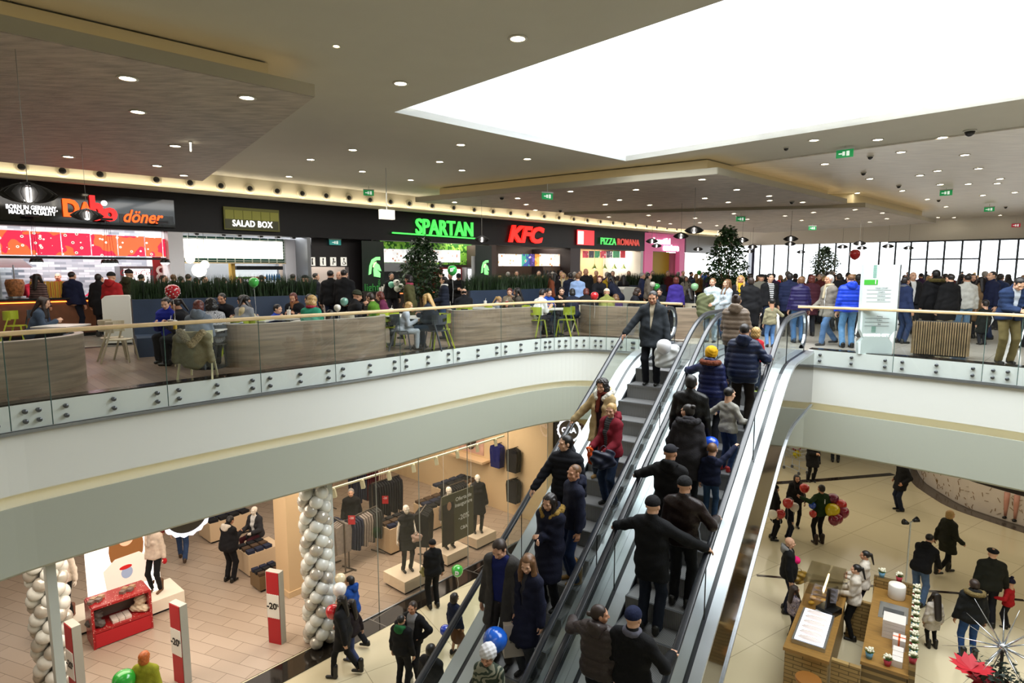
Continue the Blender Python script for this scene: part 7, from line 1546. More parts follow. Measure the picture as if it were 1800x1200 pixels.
# balloon columns
bw = mat('balloon_white', 'DADAD2', .2, coat=.4); bs_ = mat('balloon_silver', 'C2BCB0', .22, metal=.35)
bmesh_ = MB().lathe([(0.02, -1.2), (.06, -1.12), (.5, -.82), (.86, -.32), (1, .12), (.95, .48), (.7, .8), (.35, .97), (0, 1.01)], k=14).mesh('balloon', bw, True)
def bcol(c, label, n=20, r=.2, br=.142):
    t = empty('balloon_column', (c.x, c.y, ZL), 0, label, 'balloon column'); MB().bar((0, 0, 0), (0, 0, HS - .02), .04).build('pole', stl, t)
    for i in range(n):
        for j in range(4):
            a = i * .55 + j * PI / 2; o = bpy.data.objects.new('balloon', bmesh_); col.objects.link(o); o.parent = t; z_ = .13 + i * (HS - .25) / n
            o.location = (r * math.cos(a), r * math.sin(a), z_); o.rotation_euler = Matrix(((0, 0, math.cos(a)), (0, 1, math.sin(a)), (1, 0, 0))).to_euler() if False else Vector((math.cos(a), math.sin(a), .15)).to_track_quat('Z', 'Y').to_euler()
            o.scale = (br,) * 3; olink(o, bw if (i + j * (1 if i % 2 else 1)) % 3 else bs_)
bcol(lp(563, 1128), 'column of white and silver balloons right of the store entrance'); bcol(lp(100, 1205), 'column of white and silver balloons at the left edge of the store entrance')
# store lights
for (s, d, sx, sy, p) in ((3.5, -1.2, 6, 1.6, 420), (3, -5, 8, 4, 260), (-3, -1.5, 5, 2.5, 420), (-3, -6, 7, 5, 240), (SE - .8, -4, 1.2, 6, 160)): q = gpnt(s, d, HS - .04); area('store_area_light', q, (0, 0, GA), sx, sy, p * .55, (1, .87, .74))
# gallery lights under the upper floor, right and beyond
for (x, y, sx, sy, p) in ((14, 18, 8, 8, 330), (8, 21, 7, 5, 200), (13, 10, 3, 5, 120), (4, 21, 4, 4, 90)): area('lower_area_light', (x, y, -2.5), (0, 0, PI / 4), sx, sy, p * .6, (1, .89, .72))
# round scalloped store signs
def round_sign(p, r, rz, label):
    t = empty('round_sign', p, rz, label, 'sign'); n = 72; mb = MB(); ro = lambda i: r * (1 + .035 * math.cos(i * 2 * PI / n * 18))
    for i in range(n):
        a, b = 2 * PI * i / n, 2 * PI * (i + 1) / n; n0 = len(mb.v)
        for aa, R1 in ((a, ro(i)), (b, ro(i + 1))):
            for R_, y in ((R1, -.04), (r * .84, -.04), (r * .84, .04), (R1, .04)): mb.v.append(Vector((R_ * math.cos(aa), y, R_ * math.sin(aa))))
        mb.faces([(j, (j + 1) % 4, 4 + (j + 1) % 4, 4 + j) for j in range(4)], n0)
    mb.build('ring', emis('ring_white', 'F4F4FF', 1.3), t); MB().lathe([(0, -.03), (r * .84, -.03), (r * .84, .03), (0, .03)], k=36, M=Matrix.Rotation(PI / 2, 4, 'X')).build('disc', mat('disc_grey', '5A5048', .4), t)
    text('lettering', 'C&A', Matrix.Translation((0, -.05, 0)) @ Matrix.Rotation(PI / 2, 4, 'X'), r * .62, MATS['ring_white'], t, .01, bold=.006)
p = gpnt(SE + .45, .45, 0); p.z = -2.95; round_sign(p, .36, -.25, 'round white glowing store sign at the right corner of the clothes store'); p = gpnt(g_s(335), -.2, 0); p.z = -2.42; round_sign(p, .42, GA, 'round white glowing store sign over the entrance, half hidden by the gallery')
# -20% stands
def stand20(x, y, rz, label):
    c = lp(x, y); t = empty('sale_stand', (c.x, c.y, ZL), rz, label, 'sale stand'); MB().box((0, 0, .8), (.34, .14, 1.6)).build('body', mat('stand_grey', 'A9A79C', .5), t)
    MB().box((0, -.075, .8), (.30, .012, 1.58)).build('red_face', mat('sale_red', 'B01822', .5), t); mb = MB(); mb.box((0, -.084, .85), (.30, .01, .5))
    for i in range(6): mb.ball((-.125 + i * .05, -.084, 1.1), .03, 8, (1, .2, .6)); mb.ball((-.125 + i * .05, -.084, .6), .03, 8, (1, .2, .6))
    mb.build('white_patch', mat('patch_white', 'E8E4DC', .5), t); text('lettering', '-20', Matrix.Translation((-.03, -.092, .85)) @ Matrix.Rotation(PI / 2, 4, 'X'), .19, mat('letter_black'), t, .002, bold=.006); text('lettering', '%', Matrix.Translation((.115, -.092, .89)) @ Matrix.Rotation(PI / 2, 4, 'X'), .09, mat('letter_black'), t, .002)
stand20(488, 1128, -.3, 'red and white -20% stand nearest the right balloon column'); stand20(322, 1197, -.5, 'red and white -20% stand in the middle of the entrance'); stand20(140, 1240, -.6, 'red and white -20% stand beside the left balloon column')
# platforms and mannequins
def mannequin(p, face, label, **k):
    b = person(p, face, label=label, name='mannequin', skin='E6DACA', hair=None, lod=1, fem=True, h=1.72, **k); m_ = mat('skin_E6DACA', 'E6DACA', .4)
    for i in (1, 2): olink(b, m_, i)
    return b
def block(x, y, w, d, h, label, rz=GA, c='E4D2B8', px=None):
    p = lp(x, y, ZL + h); t = empty('display_block', (p.x, p.y, ZL + .012), rz, label, 'display block'); MB().box((0, 0, h / 2 + .03), (w, d, h - .06)).build('box', mat('block_' + c, c, .5), t); MB().box((0, 0, .015), (w - .08, d - .08, .03)).build('plinth', dark, t); return Vector((p.x, p.y, ZL + h + .012))
wp = block(716, 1003, .85, .85, .34, 'white display block under the mannequin with the handbag')
mn = mannequin(wp, 150, 'white mannequin in dark sleeveless dress holding a small handbag', top='vest', tc='1A1A1C', hem=.62, bottom='slim', bc='121012', shoe='heel', extra=dict(hl=(-.2, .12, 1.05)))
q = hand_of(mn, 'l'); bag(q, 'C8A898', .22, .2, .1, 'small pink handbag on the arm of the window mannequin')
wp = block(790, 962, .8, .7, .32, 'white display block behind the dark offer poster'); mannequin(wp, 150, 'white mannequin in grey jacket behind the offer poster', top='jacket', tc='5A5450', bottom='slim', bc='141416', openw=.05, shoe='heel')
wp = block(840, 935, .8, .7, .32, 'white display block right of the dark offer poster'); mannequin(wp, 165, 'white mannequin in black coat right of the offer poster', top='coat', tc='0E0E10', hem=.6, bottom='slim', bc='121214', shoe='heel')
wp = block(275, 1040, .9, .9, .34, 'bright white block under the mannequin with red gloves', c='F4EAD8'); mg = mannequin(wp, 180, 'mannequin with knitted hat, long scarf and red gloves', top='sweater', tc='C8B8A8', bottom='slim', bc='131314', hat='beanie', hatc='C0B8AC', scarf='B0A498', shoe='boot', sc='6A4A30')
for sd in 'lr': q = hand_of(mg, sd); MB().ball((0, 0, 0), .06, 10, (1, .8, 1.3)).build('red_glove', cloth('B01822'), mg, True).matrix_basis = mg.matrix_basis.inverted() @ Matrix.Translation(q)
wp = block(118, 1085, 1.0, .8, .34, 'bright white block under the mannequin in the cat sweater', c='F4EAD8'); mc = mannequin(wp, 175, 'mannequin in white sweater with a cat picture beside the left balloons', top='sweater', tc='DCCDBB', bottom='slim', bc='131314', shoe='boot', sc='6A3A24')
# big lit picture
p0 = lp(160, 1118); p1 = lp(252, 1078); t = empty('lit_poster', ((p0.x + p1.x) / 2, (p0.y + p1.y) / 2 + .35, ZL), math.atan2(p1.y - p0.y, p1.x - p0.x), 'tall glowing picture of a person with long wavy hair in a white sweater', 'poster')
MB().box((0, 0, 1.35), (1.45, .12, 2.1)).build('light_box', emis('poster_white', 'FFF6EA', 1.6), t)
def pf(nm, pts, c, y=-.07): MB().prism([(a, b * .77 - .05) for a, b in pts], -.004, .004, M=Matrix.Translation((0, y, 0)) @ Matrix.Rotation(PI / 2, 4, 'X')).build(nm, emis('pp_' + c, c, .8), t)
ov = lambda cx, cz_, a, b, n=18: [(cx + a * math.cos(2 * PI * i / n), cz_ + b * math.sin(2 * PI * i / n)) for i in range(n)]
pf('hair', ov(.05, 2.2, .36, .75), '7A4E28'); pf('sweater', [(-.4, 1.0), (-.45, 1.7), (-.2, 1.95), (.3, 1.95), (.5, 1.7), (.45, .95)], 'D9C8B8', -.078); pf('face', ov(.05, 2.45, .15, .2), 'E0A888', -.08); pf('cat', ov(.02, 1.45, .12, .18), '8A94A8', -.082); pf('cap', ov(.0, 1.62, .13, .06), 'B01818', -.086); pf('trousers', [(-.2, .35), (-.25, .95), (.25, .95), (.2, .35)], '4A2030', -.076); pf('star', [(.5 + .16 * (1 if i % 2 else .45) * math.cos(i * PI / 5), 2.75 + .16 * (1 if i % 2 else .45) * math.sin(i * PI / 5)) for i in range(10)], '3A2024'); pf('sleigh', [(.48, 1.35), (.52, 1.75), (.56, 1.35)], 'B01818', -.08); pf('sleigh', [(.58, 1.3), (.62, 1.7), (.66, 1.3)], 'B01818', -.08)
# red gift table
a_, b_ = lp(168, 1143), lp(268, 1105); an = math.atan2(b_.y - a_.y, b_.x - a_.x); wl = (b_ - a_).length; c = (a_ + b_) / 2 + Vector((-math.sin(an), math.cos(an), 0)) * .3
t = empty('gift_table', (c.x, c.y, ZL + .012), an, 'red two level table with white dots carrying hats, scarves and boxes', 'table'); rd = menu_mat('red_dots', 'A01C20', 'A01C20', 'E8D0C0', 'E8D0C0', .0001, 2, 22, .2)
MB().box((0, 0, .88), (wl, .6, .05)).build('table_top', rd, t); MB().box((0, 0, .36), (wl, .6, .05)).build('shelf', rd, t); MB().box((-wl / 2, 0, .44), (.05, .6, .88)).build('side_panel', rd, t); MB().box((wl / 2, 0, .44), (.05, .6, .88)).build('side_panel', rd, t); MB().box((0, -.28, .17), (wl, .04, .3)).build('front_board', mat('sale_red'), t); MB().box((0, .28, .5), (wl, .04, .76)).build('back_board', mat('table_grey', '8A7A70', .6), t)
def on_t(x, y, z): v = Matrix.Rotation(an, 4, 'Z') @ Vector((x, y, z)); return Vector((c.x + v.x, c.y + v.y, ZL + .012 + z))
for i, (x, z, k_, cc, lb) in enumerate(((-.42, .385, 1, '5A5450', 'grey knitted hat and fringed scarf at the left of the red table shelf'), (.4, .385, 1, 'DCCBAE', 'cream knitted hat with pompom at the right of the red table shelf'))):
    s = SDF(.03); s.ell([0, 0, .22], [.12, .12, .14]); s.ell([0, 0, .38], [.04, .04, .04]); s.cap([-.12, -.05, .05], [.12, -.05, .05], .08); s.disp = noise_disp(.012, 2); v, q = s.mesh(.012); o = bpy.data.objects.new('knitted_hat', to_mesh('knitted_hat', [(v, q, 0)], [cloth(cc)])); col.objects.link(o); o.location = on_t(x, -.05, z + .03); tag(o, lb, 'hat')
for i in range(3): p = on_t(-.12 + i * .12, -.08, .385 + .03); o = MB().box((0, 0, 0), (.11, .3, .06)).build('folded_sweater', cloth('D8CCC0')); o.location = p; o.rotation_euler = (0, 0, an); tag(o, 'folded white patterned sweater on the red table shelf', 'sweater', 'folded sweaters on the red table')
for i in range(8): p = on_t(-.5 + i * .07 + (.3 if i > 3 else 0), -.05 + .12 * (i % 2), .905 + .03); o = MB().box((0, 0, 0), (.1, .1, .06)).build('gift_box', mat('gift_%d' % (i % 2), ('7A6A60', 'B09070')[i % 2], .5)); o.location = p; tag(o, ('dark', 'tan')[i % 2] + ' ribboned gift box on top of the red table', 'box', ('dark', 'tan')[i % 2] + ' gift boxes on the red table')
# garments and racks
gm = MB(); n = 9
prof = [(-.04, .0), (-.2, -.06), (-.23, -.2), (-.19, -.75), (.19, -.75), (.23, -.2), (.2, -.06), (.04, 0)]
gm.prism([(a, b) for a, b in prof], -.028, .028, M=Matrix.Rotation(PI / 2, 4, 'X')); gme = gm.mesh('garment', cloth('22242C'))
def rack(x, y, rz, L, cs, label, gl_, h=1.35, zt=.78):
    c = lp(x, y); t = empty('clothes_rack', (c.x, c.y, ZL + .012), rz, label, 'clothes rack'); m_ = mat('rack_metal', '6A625A', .3, metal=.8); mb = MB(); mb.bar((-L / 2, 0, h), (L / 2, 0, h), .03); mb.build('rail', m_, t)
    for s_ in (-1, 1): mb = MB(); mb.bar((s_ * L / 2, 0, 0), (s_ * L / 2, 0, h), .03); mb.bar((s_ * L / 2, -.25, .02), (s_ * L / 2, .25, .02), .03); mb.build('end_frame', m_, t)
    n = int(L / .085)
    for i in range(n):
        cc = cs[i * len(cs) // n]; o = bpy.data.objects.new('hanging_garment', gme); col.objects.link(o); o.location = Matrix.Translation(t.location) @ Matrix.Rotation(rz, 4, 'Z') @ Vector((-L / 2 + (i + .5) * L / n, 0, h - .02)); o.rotation_euler = (0, 0, rz + PI / 2); o.scale = (1, 1, zt / .75 * (1 + .06 * (i % 3))); olink(o, cloth(cc)); tag(o, CN_[cc] + ' garment hanging on the ' + gl_, 'garment', CN_[cc] + ' garments on the ' + gl_)
CN_ = {'23283C': 'navy', '8A8078': 'speckled', '3A3A38': 'grey', '17171A': 'black', '1C2058': 'royal blue', '4A1420': 'wine red', 'B49A88': 'beige', '14141C': 'ink black'}
rack(640, 985, GA + .2, 1.1, ['23283C', '8A8078', '3A3A38'], 'rack of navy, speckled and grey clothes behind the glass by the balloons', 'front left rack'); rack(596, 1000, GA + 1.5, .7, ['8A8078', '23283C'], 'short rack of purple grey clothes beside the balloon column', 'side rack')
rack(745, 985, GA + .6, .6, ['17171A'], 'rack of black tops right of the handbag mannequin', 'black tops rack', 1.45, .9); rack(680, 925, GA, 1.0, ['14141C'], 'rack of ink black dresses behind the handbag mannequin', 'inner black rack', 1.5, 1.0); rack(905, 895, GA + 1.5, 1.1, ['17171A'], 'round looking rack of long black skirts near the side wall', 'skirt rack', 1.3, 1.0); rack(800, 925, GA, .8, ['17171A'], 'rack of black clothes behind the grey jacket mannequin', 'middle black rack'); rack(650, 900, GA, 1.3, ['23283C', '4A1420', 'B49A88'], 'rack of navy, wine and beige clothes deep in the store', 'deep rack', 1.5, .9)
rack(560, 900, GA, 1.0, ['4A1420', 'B49A88'], 'rack of wine and beige clothes behind the balloon column', 'rear rack', 1.6, .9)
# clothes on the side wall
for i, (d, z, cc) in enumerate(((-1.2, 2.3, '17171A'), (-1.9, 2.3, '1C2058'), (-1.2, 1.3, '17171A'), (-5.2, 3.1, '17171A'), (-4.6, 3.1, '1C2058'), (-6.4, 2.6, '4A1420'), (-6.9, 2.6, '17171A'))):
    for j in range(3): o = bpy.data.objects.new('hanging_garment', gme); col.objects.link(o); o.location = gpnt(SE - .12 - j * .09, d, z); o.rotation_euler = (0, 0, GA + PI / 2); olink(o, cloth(cc)); tag(o, '%s garment hung on the cream side wall' % CN_[cc], 'garment', CN_[cc] + ' garments on the cream side wall')
    mb = MB(); mb.bar(gpnt(SE, d, z + .01), gpnt(SE - .4, d, z + .01), .02); tag(mb.build('wall_hook', mat('rack_metal')), 'metal hook rail on the cream side wall', 'hook rail', 'hook rails on the side wall')
mb = MB(); gbox(mb, SE - .03, SE, -3.9, -2.7, 1.7, 3.3); t = wthing('wall_picture', 'large picture of a dark haired person in a scarf on the cream side wall', 'picture'); mb.build('print', mat('print_pink', 'C8A090', .5, noise=.25, nscale=3), t)
for nm, dd_, z_, a, b, cc in (('figure', -3.3, 2.3, .3, .5, '3A302C'), ('head', -3.3, 2.95, .12, .16, 'C89A80'), ('hair', -3.3, 3.02, .16, .14, '1A1210')): mb = MB(); mb.ball((0, 0, 0), 1, 14, (.03, a, b)); o = mb.build(nm, mat('pic_' + cc, cc, .6), t, True, loc=gpnt(SE - .04, dd_, z_), rot=(0, 0, GA))
mb = MB(); gbox(mb, SE - .4, SE, -4.2, -2.4, 1.55, 1.62); tag(mb.build('wall_shelf', mat('shelf_cream', 'D8B890', .5)), 'cream shelf below the picture on the side wall', 'shelf')
# tables with folded clothes
for i, (x, y, w, d_, h, lb) in enumerate(((770, 880, 1.3, .8, .7, 'pale table of folded clothes behind the middle mannequin'), (700, 915, 1.1, .7, .75, 'low table of folded navy clothes behind the front rack'), (800, 850, 1.4, .8, .8, 'table of folded brown clothes deep in the store'), (395, 905, 1.2, .8, .6, 'pale block table of folded dark clothes behind the entrance'), (455, 960, .9, .7, .6, 'cream block with shoes near the beige pillar'), (475, 1000, .8, .5, .4, 'wooden crate of shoes before the beige pillar'))):
    p = block(x, y, w, d_, h, lb, GA, 'CDB493' if i != 5 else '6A5436')
    for j in range(4 if i < 4 else 3):
        for k_ in range(3):
            v = Matrix.Rotation(GA, 4, 'Z') @ Vector((-w / 2 + (j + .5) * w / 4, -d_ / 3 + k_ * d_ / 3, 0)); o = MB().box((0, 0, .04), (w / 5, d_ / 4, .08)).build('folded_clothes', cloth(('17171A', '23283C', '4A3828')[(i + k_) % 3])); o.location = p + v; o.rotation_euler = (0, 0, GA + .1 * (j - 1)); nmc = ('black', 'navy', 'brown')[(i + k_) % 3]; tag(o, nmc + ' folded pile on the ' + ' '.join(lb.split()[:8]), 'clothes', nmc + ' piles, table %d' % i)
# seated display mannequin
mannequin(lp(452, 940, ZL + .62) , 200, 'seated mannequin in dark blazer and wine tights on the cream block', pose='sit', top='jacket', tc='2C2C30', openw=.07, bottom='slim', bc='3A0E18', shoe='heel').location.z -= .47
# hanging offer poster
cpos = gpnt(g_s(805, -.35), -.35, 0); t = empty('offer_poster', (cpos.x, cpos.y, ZL), GA, 'dark olive hanging poster with white words and -20% in the store window', 'poster'); MB().box((0, 0, 1.35), (1.15, .02, 1.35)).build('panel', mat('poster_olive', '55523A', .5), t); MB().box((-.36, -.012, 1.25), (.4, .01, 1.1)).build('figure_photo', mat('photo_dark', '2A2420', .6, noise=.6, nscale=5), t); MB().ball((-.33, -.02, 1.72), .1, 10, (.8, .1, 1.2)).build('face', mat('pic_C89A80', 'C89A80', .6), t, True)
for tx, z_, sz_ in (('Oferta de', 1.82, .15), ('inaugurare', 1.66, .15), ('-20%', 1.28, .2), ('C&A', .98, .13)): text('lettering', tx, Matrix.Translation((.2, -.014, z_)) @ Matrix.Rotation(PI / 2, 4, 'X'), sz_, mat('mark_white'), t, .002, bold=.002)
mb = MB(); mb.bar((-.5, 0, 2.02), (-.5, 0, HS - .02), .006); mb.bar((.5, 0, 2.02), (.5, 0, HS - .02), .006); mb.build('wires', mat('string_white'), t)
def tagcard(x, y, zz, lb): p = lp(x, y, ZL + zz); o = MB().box((0, 0, 0), (.18, .01, .13)).box((0, 0, -.12), (.18, .01, .11)).build('price_card', [mat('sale_red')]); o.location = p; tag(o, lb, 'price card'); text('lettering', '-20', Matrix.Translation(p + Vector((0, -.01, 0))) @ Matrix.Rotation(PI / 2, 4, 'X'), .09, mat('mark_white'), None, .001).name = 'lettering'; q = col.objects[-1]; q.parent = o; q.matrix_parent_inverse = o.matrix_basis.inverted()
tagcard(618, 910, 1.5, 'red -20 price card over the front left rack'); tagcard(677, 875, 1.2, 'red -20 price card over the navy table')
# track with spotlights
a_ = gpnt(.3, -.9, HS - .7); b_ = gpnt(SE - 1, -.9, HS - .7); t = wthing('spot_track', 'pale ceiling track with small spotlights inside the store window', 'track light'); mb = MB(); mb.bar(a_, b_, .05, .04); mb.build('rail', mat('track_pale', 'B9B79C', .5), t)
for i in range(8): p = a_.lerp(b_, (i + .5) / 8); MB().bar(p, p + Vector((.03, .02, -.22)), .09).build('spot', mat('track_pale'), t)
mb = MB(); mb.bar(a_, a_ + Vector((0, 0, .68)), .02); mb.build('hanger', mat('track_pale'), t); mb = MB(); mb.bar(b_, b_ + Vector((0, 0, .68)), .02); mb.build('hanger', mat('track_pale'), t)
# people inside and before the store
def low(x, yf, face, label, **k): k.setdefault('lod', 1); z_ = k.pop('z', ZL + .0); p = lp(x, yf); p.z = z_; return person(p, face, label=label, **k)
low(405, 1022, 20, 'person in black tracksuit with white hood in the store, back turned', top='jacket', tc='0E0E12', hood='C8C0B4', bc='0E0E12', hair='short', hc='black', h=1.72, z=ZL + .012, pose='phone', belly=.05, fem=True)
low(322, 985, 340, 'person in navy coat and jeans walking into the store', pose='walk', top='coat', tc='141A34', bc='2A3E60', h=1.66, z=ZL + .012, sc='3A2A1C'); p = lp(275, 960); low(273, 985, 0, 'person in red jacket behind the red gloved mannequin', top='jacket', tc='7A1418', h=1.6, z=ZL + .012, fem=True, hair='bob')
low(620, 960, 170, 'grey haired person in black coat behind the store racks', top='coat', tc='111114', hair='short', hc='grey', h=1.7, z=ZL + .012)
wb = low(762, 1068, 330, 'person in black coat and black hat with a beige bag before the glass', top='coat', tc='0A0A0C', hat='beanie', hatc='0A0A0C', bc='0A0A0C', h=1.66, fem=True, z=ZL + .012, hair='short', extra=dict(hl=(-.1, .28, 1.0)))
bag(hand_of(wb, 'l') + Vector((.12, -.12, .05)), '8A8450', .34, .26, .12, 'beige handbag of the person in black before the glass')
w1 = low(622, 1140, 280, 'person in bright blue hooded jacket walking left past the balloons', pose='walk', top='jacket', tc='12408A', hood='12408A', bc='10121A', h=1.6, hair='short', hc='dark', z=ZL); w2 = low(607, 1188, 275, 'person with long dark hair in black coat striding left', pose='walk', top='coat', tc='0C0C0E', fem=True, hair='long', hc='black', bottom='slim', bc='0C0C0E', shoe='boot', h=1.66, hem=.66)
low(622, 1168, 285, 'child with dark hair between the blue jacket and the black coat', pose='walk2', fem=True, hair='long', hc='dark', top='jacket', tc='1A1014', bc='3A4468', h=1.35)
low(728, 1195, 200, 'person in black with grey vest, hands on hips, near the escalator foot', pose='hips', top='jacket', tc='101014', openw=.09, shirt='8A8C90', hair='short', hc='brown', h=1.6); low(708, 1212, 20, 'boy in black jacket with green hood, back turned', top='jacket', tc='0C0D10', hood='1A5A30', hair='crop', hc='black', bc='101218', h=1.5)
low(800, 1150, 40, 'child in navy jacket and patterned skirt seen through the escalator glass', fem=True, h=1.3, top='jacket', tc='0E1A34', bottom='skirt', bc='5A3A24', hair='bob', hc='dark'); low(265, 1300, 0, 'person with red hair at the bottom edge left of the granite strip', fem=True, hair='bob', hc='B05A20', top='jacket', tc='8A8A20', h=1.6); low(760, 1285, 30, 'dark haired head at the bottom edge beside the rail', hair='short', hc='black', top='jacket', tc='101014', h=1.6)
def lbal(x, y, z, w, c, lb, **k): p = at_z(x, y, ZL + z); return balloon(p, w / 2, c, lb, **k)
lbal(804, 1003, 1.15, .26, '3CB040', 'green balloon with white letter floating before the store window', mark='D', string=.3); lbal(585, 1075, 1.3, .27, 'C01C28', 'red balloon beside the right balloon column'); lbal(597, 1036, 1.5, .27, 'E4E2DE', 'white balloon over the hands of the blue jacket'); lbal(598, 1017, 1.6, .22, 'D8C8A4', 'cream balloon above the white one'); lbal(218, 1196, 1.2, .34, '2FA036', 'green balloon at the bottom edge in the store entrance'); lbal(783, 1108, 1.3, .2, '2040B0', 'dark blue balloon half hidden by the left rail')
# ================================================================ LOWER FLOOR ON THE RIGHT
rib = mat('floor_inlay', '2A211C', .15)
def inlay(nm, pts, w): mb = MB(); mb.ring_sweep(pts, [(-w / 2, ZL + .0), (-w / 2, ZL + .006), (w / 2, ZL + .006), (w / 2, ZL + .0)]); struct(nm, mb, rib, recalc=True)
fl = lambda *a: [tuple(lp(x, y)[:2]) for x, y in a]
inlay('trim_5', fl((1345, 850), (1450, 843), (1570, 833)), .28)
inlay('trim_6', fl((1330, 1011), (1365, 1014), (1600, 1036), (1680, 1042), (1800, 1055)), .1)
band = smooth_path(fl((1588, 815), (1600, 848), (1630, 869), (1668, 893), (1758, 923), (1800, 937), (1860, 955)), 2); wallp = smooth_path(fl((1603, 805), (1619, 844), (1647, 863), (1693, 891), (1750, 910), (1800, 926), (1860, 943)), 2)
mb = MB(); mb.prism(band + wallp[::-1], ZL, ZL + .007); struct('trim_7', mb, mat('grey_inlay', '4E453E', .2), recalc=True)
mb = MB(); mb.ring_sweep(wallp, [(0, ZL), (0, -2.4), (-.12, -2.4), (-.12, ZL)]); struct('wall_poster_curve', mb, mat('poster_grey', 'B9ADA0', .5), recalc=True)
t = wthing('wall_mural', 'pale curved mural with flying brown chips and a pair of legs in heels', 'mural'); L = arc_len(wallp); r_ = np.random.default_rng(3)
mb = MB(); mb.sweep(wallp, [(.012, ZL + .03), (.012, ZL + .95)]); mb.build('print', mat('mural_white', 'CFC4B8', .5), t)
mb = MB(); mb.sweep(wallp, [(.014, ZL + .95), (.014, -2.42)]); mb.build('dark_top', mat('mural_dark', '17100E', .5), t)
mb = MB()
for i in range(150):
    (x, y), a = at_len(wallp, L, r_.uniform(.2, L[-1] - .2)); z = ZL + r_.uniform(.05, .9); b = r_.uniform(0, PI); l_ = r_.uniform(.02, .09); d = Vector((math.cos(a) * math.cos(b), math.sin(a) * math.cos(b), math.sin(b))) * l_; n_ = Vector((math.sin(a), -math.cos(a), 0)) * .02; c = Vector((x, y, z)) + n_; mb.bar(c - d, c + d, .02, .006)
tag(mb.build('chips', mat('chip_brown', '7A5A26', .6), t), kind='stuff')
def near_s(x):
    return min((abs(900 + F * q[0] / (q[1] * cp - (ZL - EYE) * sp) - x), s) for s in np.linspace(.1, L[-1] - .1, 200) for q in [at_len(wallp, L, s)[0]])[1]
for dx in (-.13, .13):
    (x, y), a = at_len(wallp, L, near_s(1775) + dx); n_ = Vector((math.sin(a), -math.cos(a), 0)); c = Vector((x, y, ZL)) + n_ * .03; MB().tube([c + Vector((0, 0, .18)), c + Vector((0, 0, .4)), c + Vector((0, 0, .65)), c + Vector((0, 0, .94))], [.035, .05, .07, .075], 8).build('leg', mat('leg_pink', 'C08A78', .5), t, True); MB().ball(c + Vector((0, 0, .12)), .09, 8, (1, .5, .5)).build('shoe', blackpaint, t, True)
# ---- people
low(1425, 846, 180, 'person in black coat holding a phone up near the shopping cart', pose='phone', fem=True, hair='short', hc='red', top='coat', tc='0E0D0D', bottom='slim', bc='0E0D0D', hem=.6, shoe='boot')
low(1435, 815, 0, 'person in black cut off by the gallery edge beside the phone holder', top='coat', tc='101012'); low(1468, 812, 20, 'legs and dark trousers of a person behind the gallery edge', top='coat', tc='14141A')
low(1581, 897, 275, 'person in long black coat and dark jeans standing alone by the curved mural', top='coat', tc='0B0B0C', hem=.7, bc='161E30', h=1.8, pose='pockets')
low(1358, 948, 100, 'person in black hat and black coat with cream and red balloons', fem=True, top='coat', tc='0C0C0D', hat='beanie', hatc='0C0C0D', hair='long', hc='dark', bottom='slim', bc='0C0C0D', h=1.66, hem=.6)
low(1396, 926, 190, 'person with long dark hair in black reaching for a red balloon', fem=True, top='coat', tc='100F10', hair='long', hc='dark', bottom='slim', bc='0E0E10', h=1.66)
low(1385, 946, 90, 'child in dark clothes between two black coats, red balloon above', h=1.2, top='jacket', tc='141828', bc='1E2230', hc='black')
gm_ = low(1438, 955, 350, 'person in green sweater handing out balloons, back turned, arm out left', top='sweater', tc='1C3416', bottom='slim', bc='0C0C0E', shoe='boot', sc='2A1A12', h=1.76, extra=dict(hl=(-.55, .1, 1.38), hr=(.2, .18, 1.1)))
text('shirt_print', 'i', Matrix.Rotation(math.radians(10), 4, 'Z') @ Matrix.Translation((0, -.14, 1.3)) @ Matrix.Rotation(PI / 2, 4, 'X'), .2, mat('mark_white'), gm_, .01)
for i, (x, y, w, c) in enumerate(((1464, 877, .32, '7A1440'), (1477, 888, .34, 'C02024'), (1481, 900, .34, '8A1038'), (1472, 911, .3, '8A1038'), (1466, 914, .3, '7A1030'), (1463, 897, .4, 'D8C010'), (1428, 888, .2, '2050B8'), (1429, 903, .2, 'B82418'))): lbal(x, y, .95 + (905 - y) * .013, w, c, 'balloon of the bunch beside the green sweater, ' + ('top purple one', 'upper bright red one', 'right crimson one', 'lower right crimson one', 'lowest purple one', 'yellow one in the middle', 'blue one left of the sweater', 'small red one left of the sweater')[i])
for x, y, z, w, c, lb in ((1414, 858, 1.5, .27, 'C82A20', 'red balloon held out by the person with long dark hair'), (1385, 884, 1.25, .28, 'C02420', 'red balloon above the child'), (1396, 891, 1.1, .26, 'D8D0C4', 'white printed balloon above the child'), (1372, 903, 1.0, .26, 'B02020', 'dark red balloon held by the person in the black hat'), (1358, 904, 1.0, .26, 'E0D8C4', 'cream balloon held by the person in the black hat')): lbal(x, y, z, w, c, lb, string=.4)
low(1381, 1075, 110, 'bald person in black jacket with grey hood carrying a yellow bag', top='jacket', tc='0A0A0C', hood='7A7A78', hair=None, openw=.06, shirt='6A6A68', bc='10142A', h=1.8, belly=.04)
bag(at_z(1405, 1002, ZL + .95), '8A6A1C', .36, .3, .16, 'mustard yellow handbag beside the bald person'); s = SDF(.03); s.ell([0, 0, 0], [.1, .1, .09]); v, q = s.mesh(.014); o = bpy.data.objects.new('pink_hat', to_mesh('pink_hat', [(v, q, 0)], [cloth('D81C6A')])); col.objects.link(o); o.location = at_z(1399, 984, ZL + 1.3); tag(o, 'bright pink hat bundled in the arms of the bald person', 'hat')
low(1392, 1122, 80, 'small girl in flowered jacket at the counter corner', fem=True, h=1.15, hair='long', hc='brown', top='jacket', tc=stripes_mat('flowered', 'B8A8A8', '2A2A50', 'DIAGONAL', 14, .8, 16), bc='201C2C')
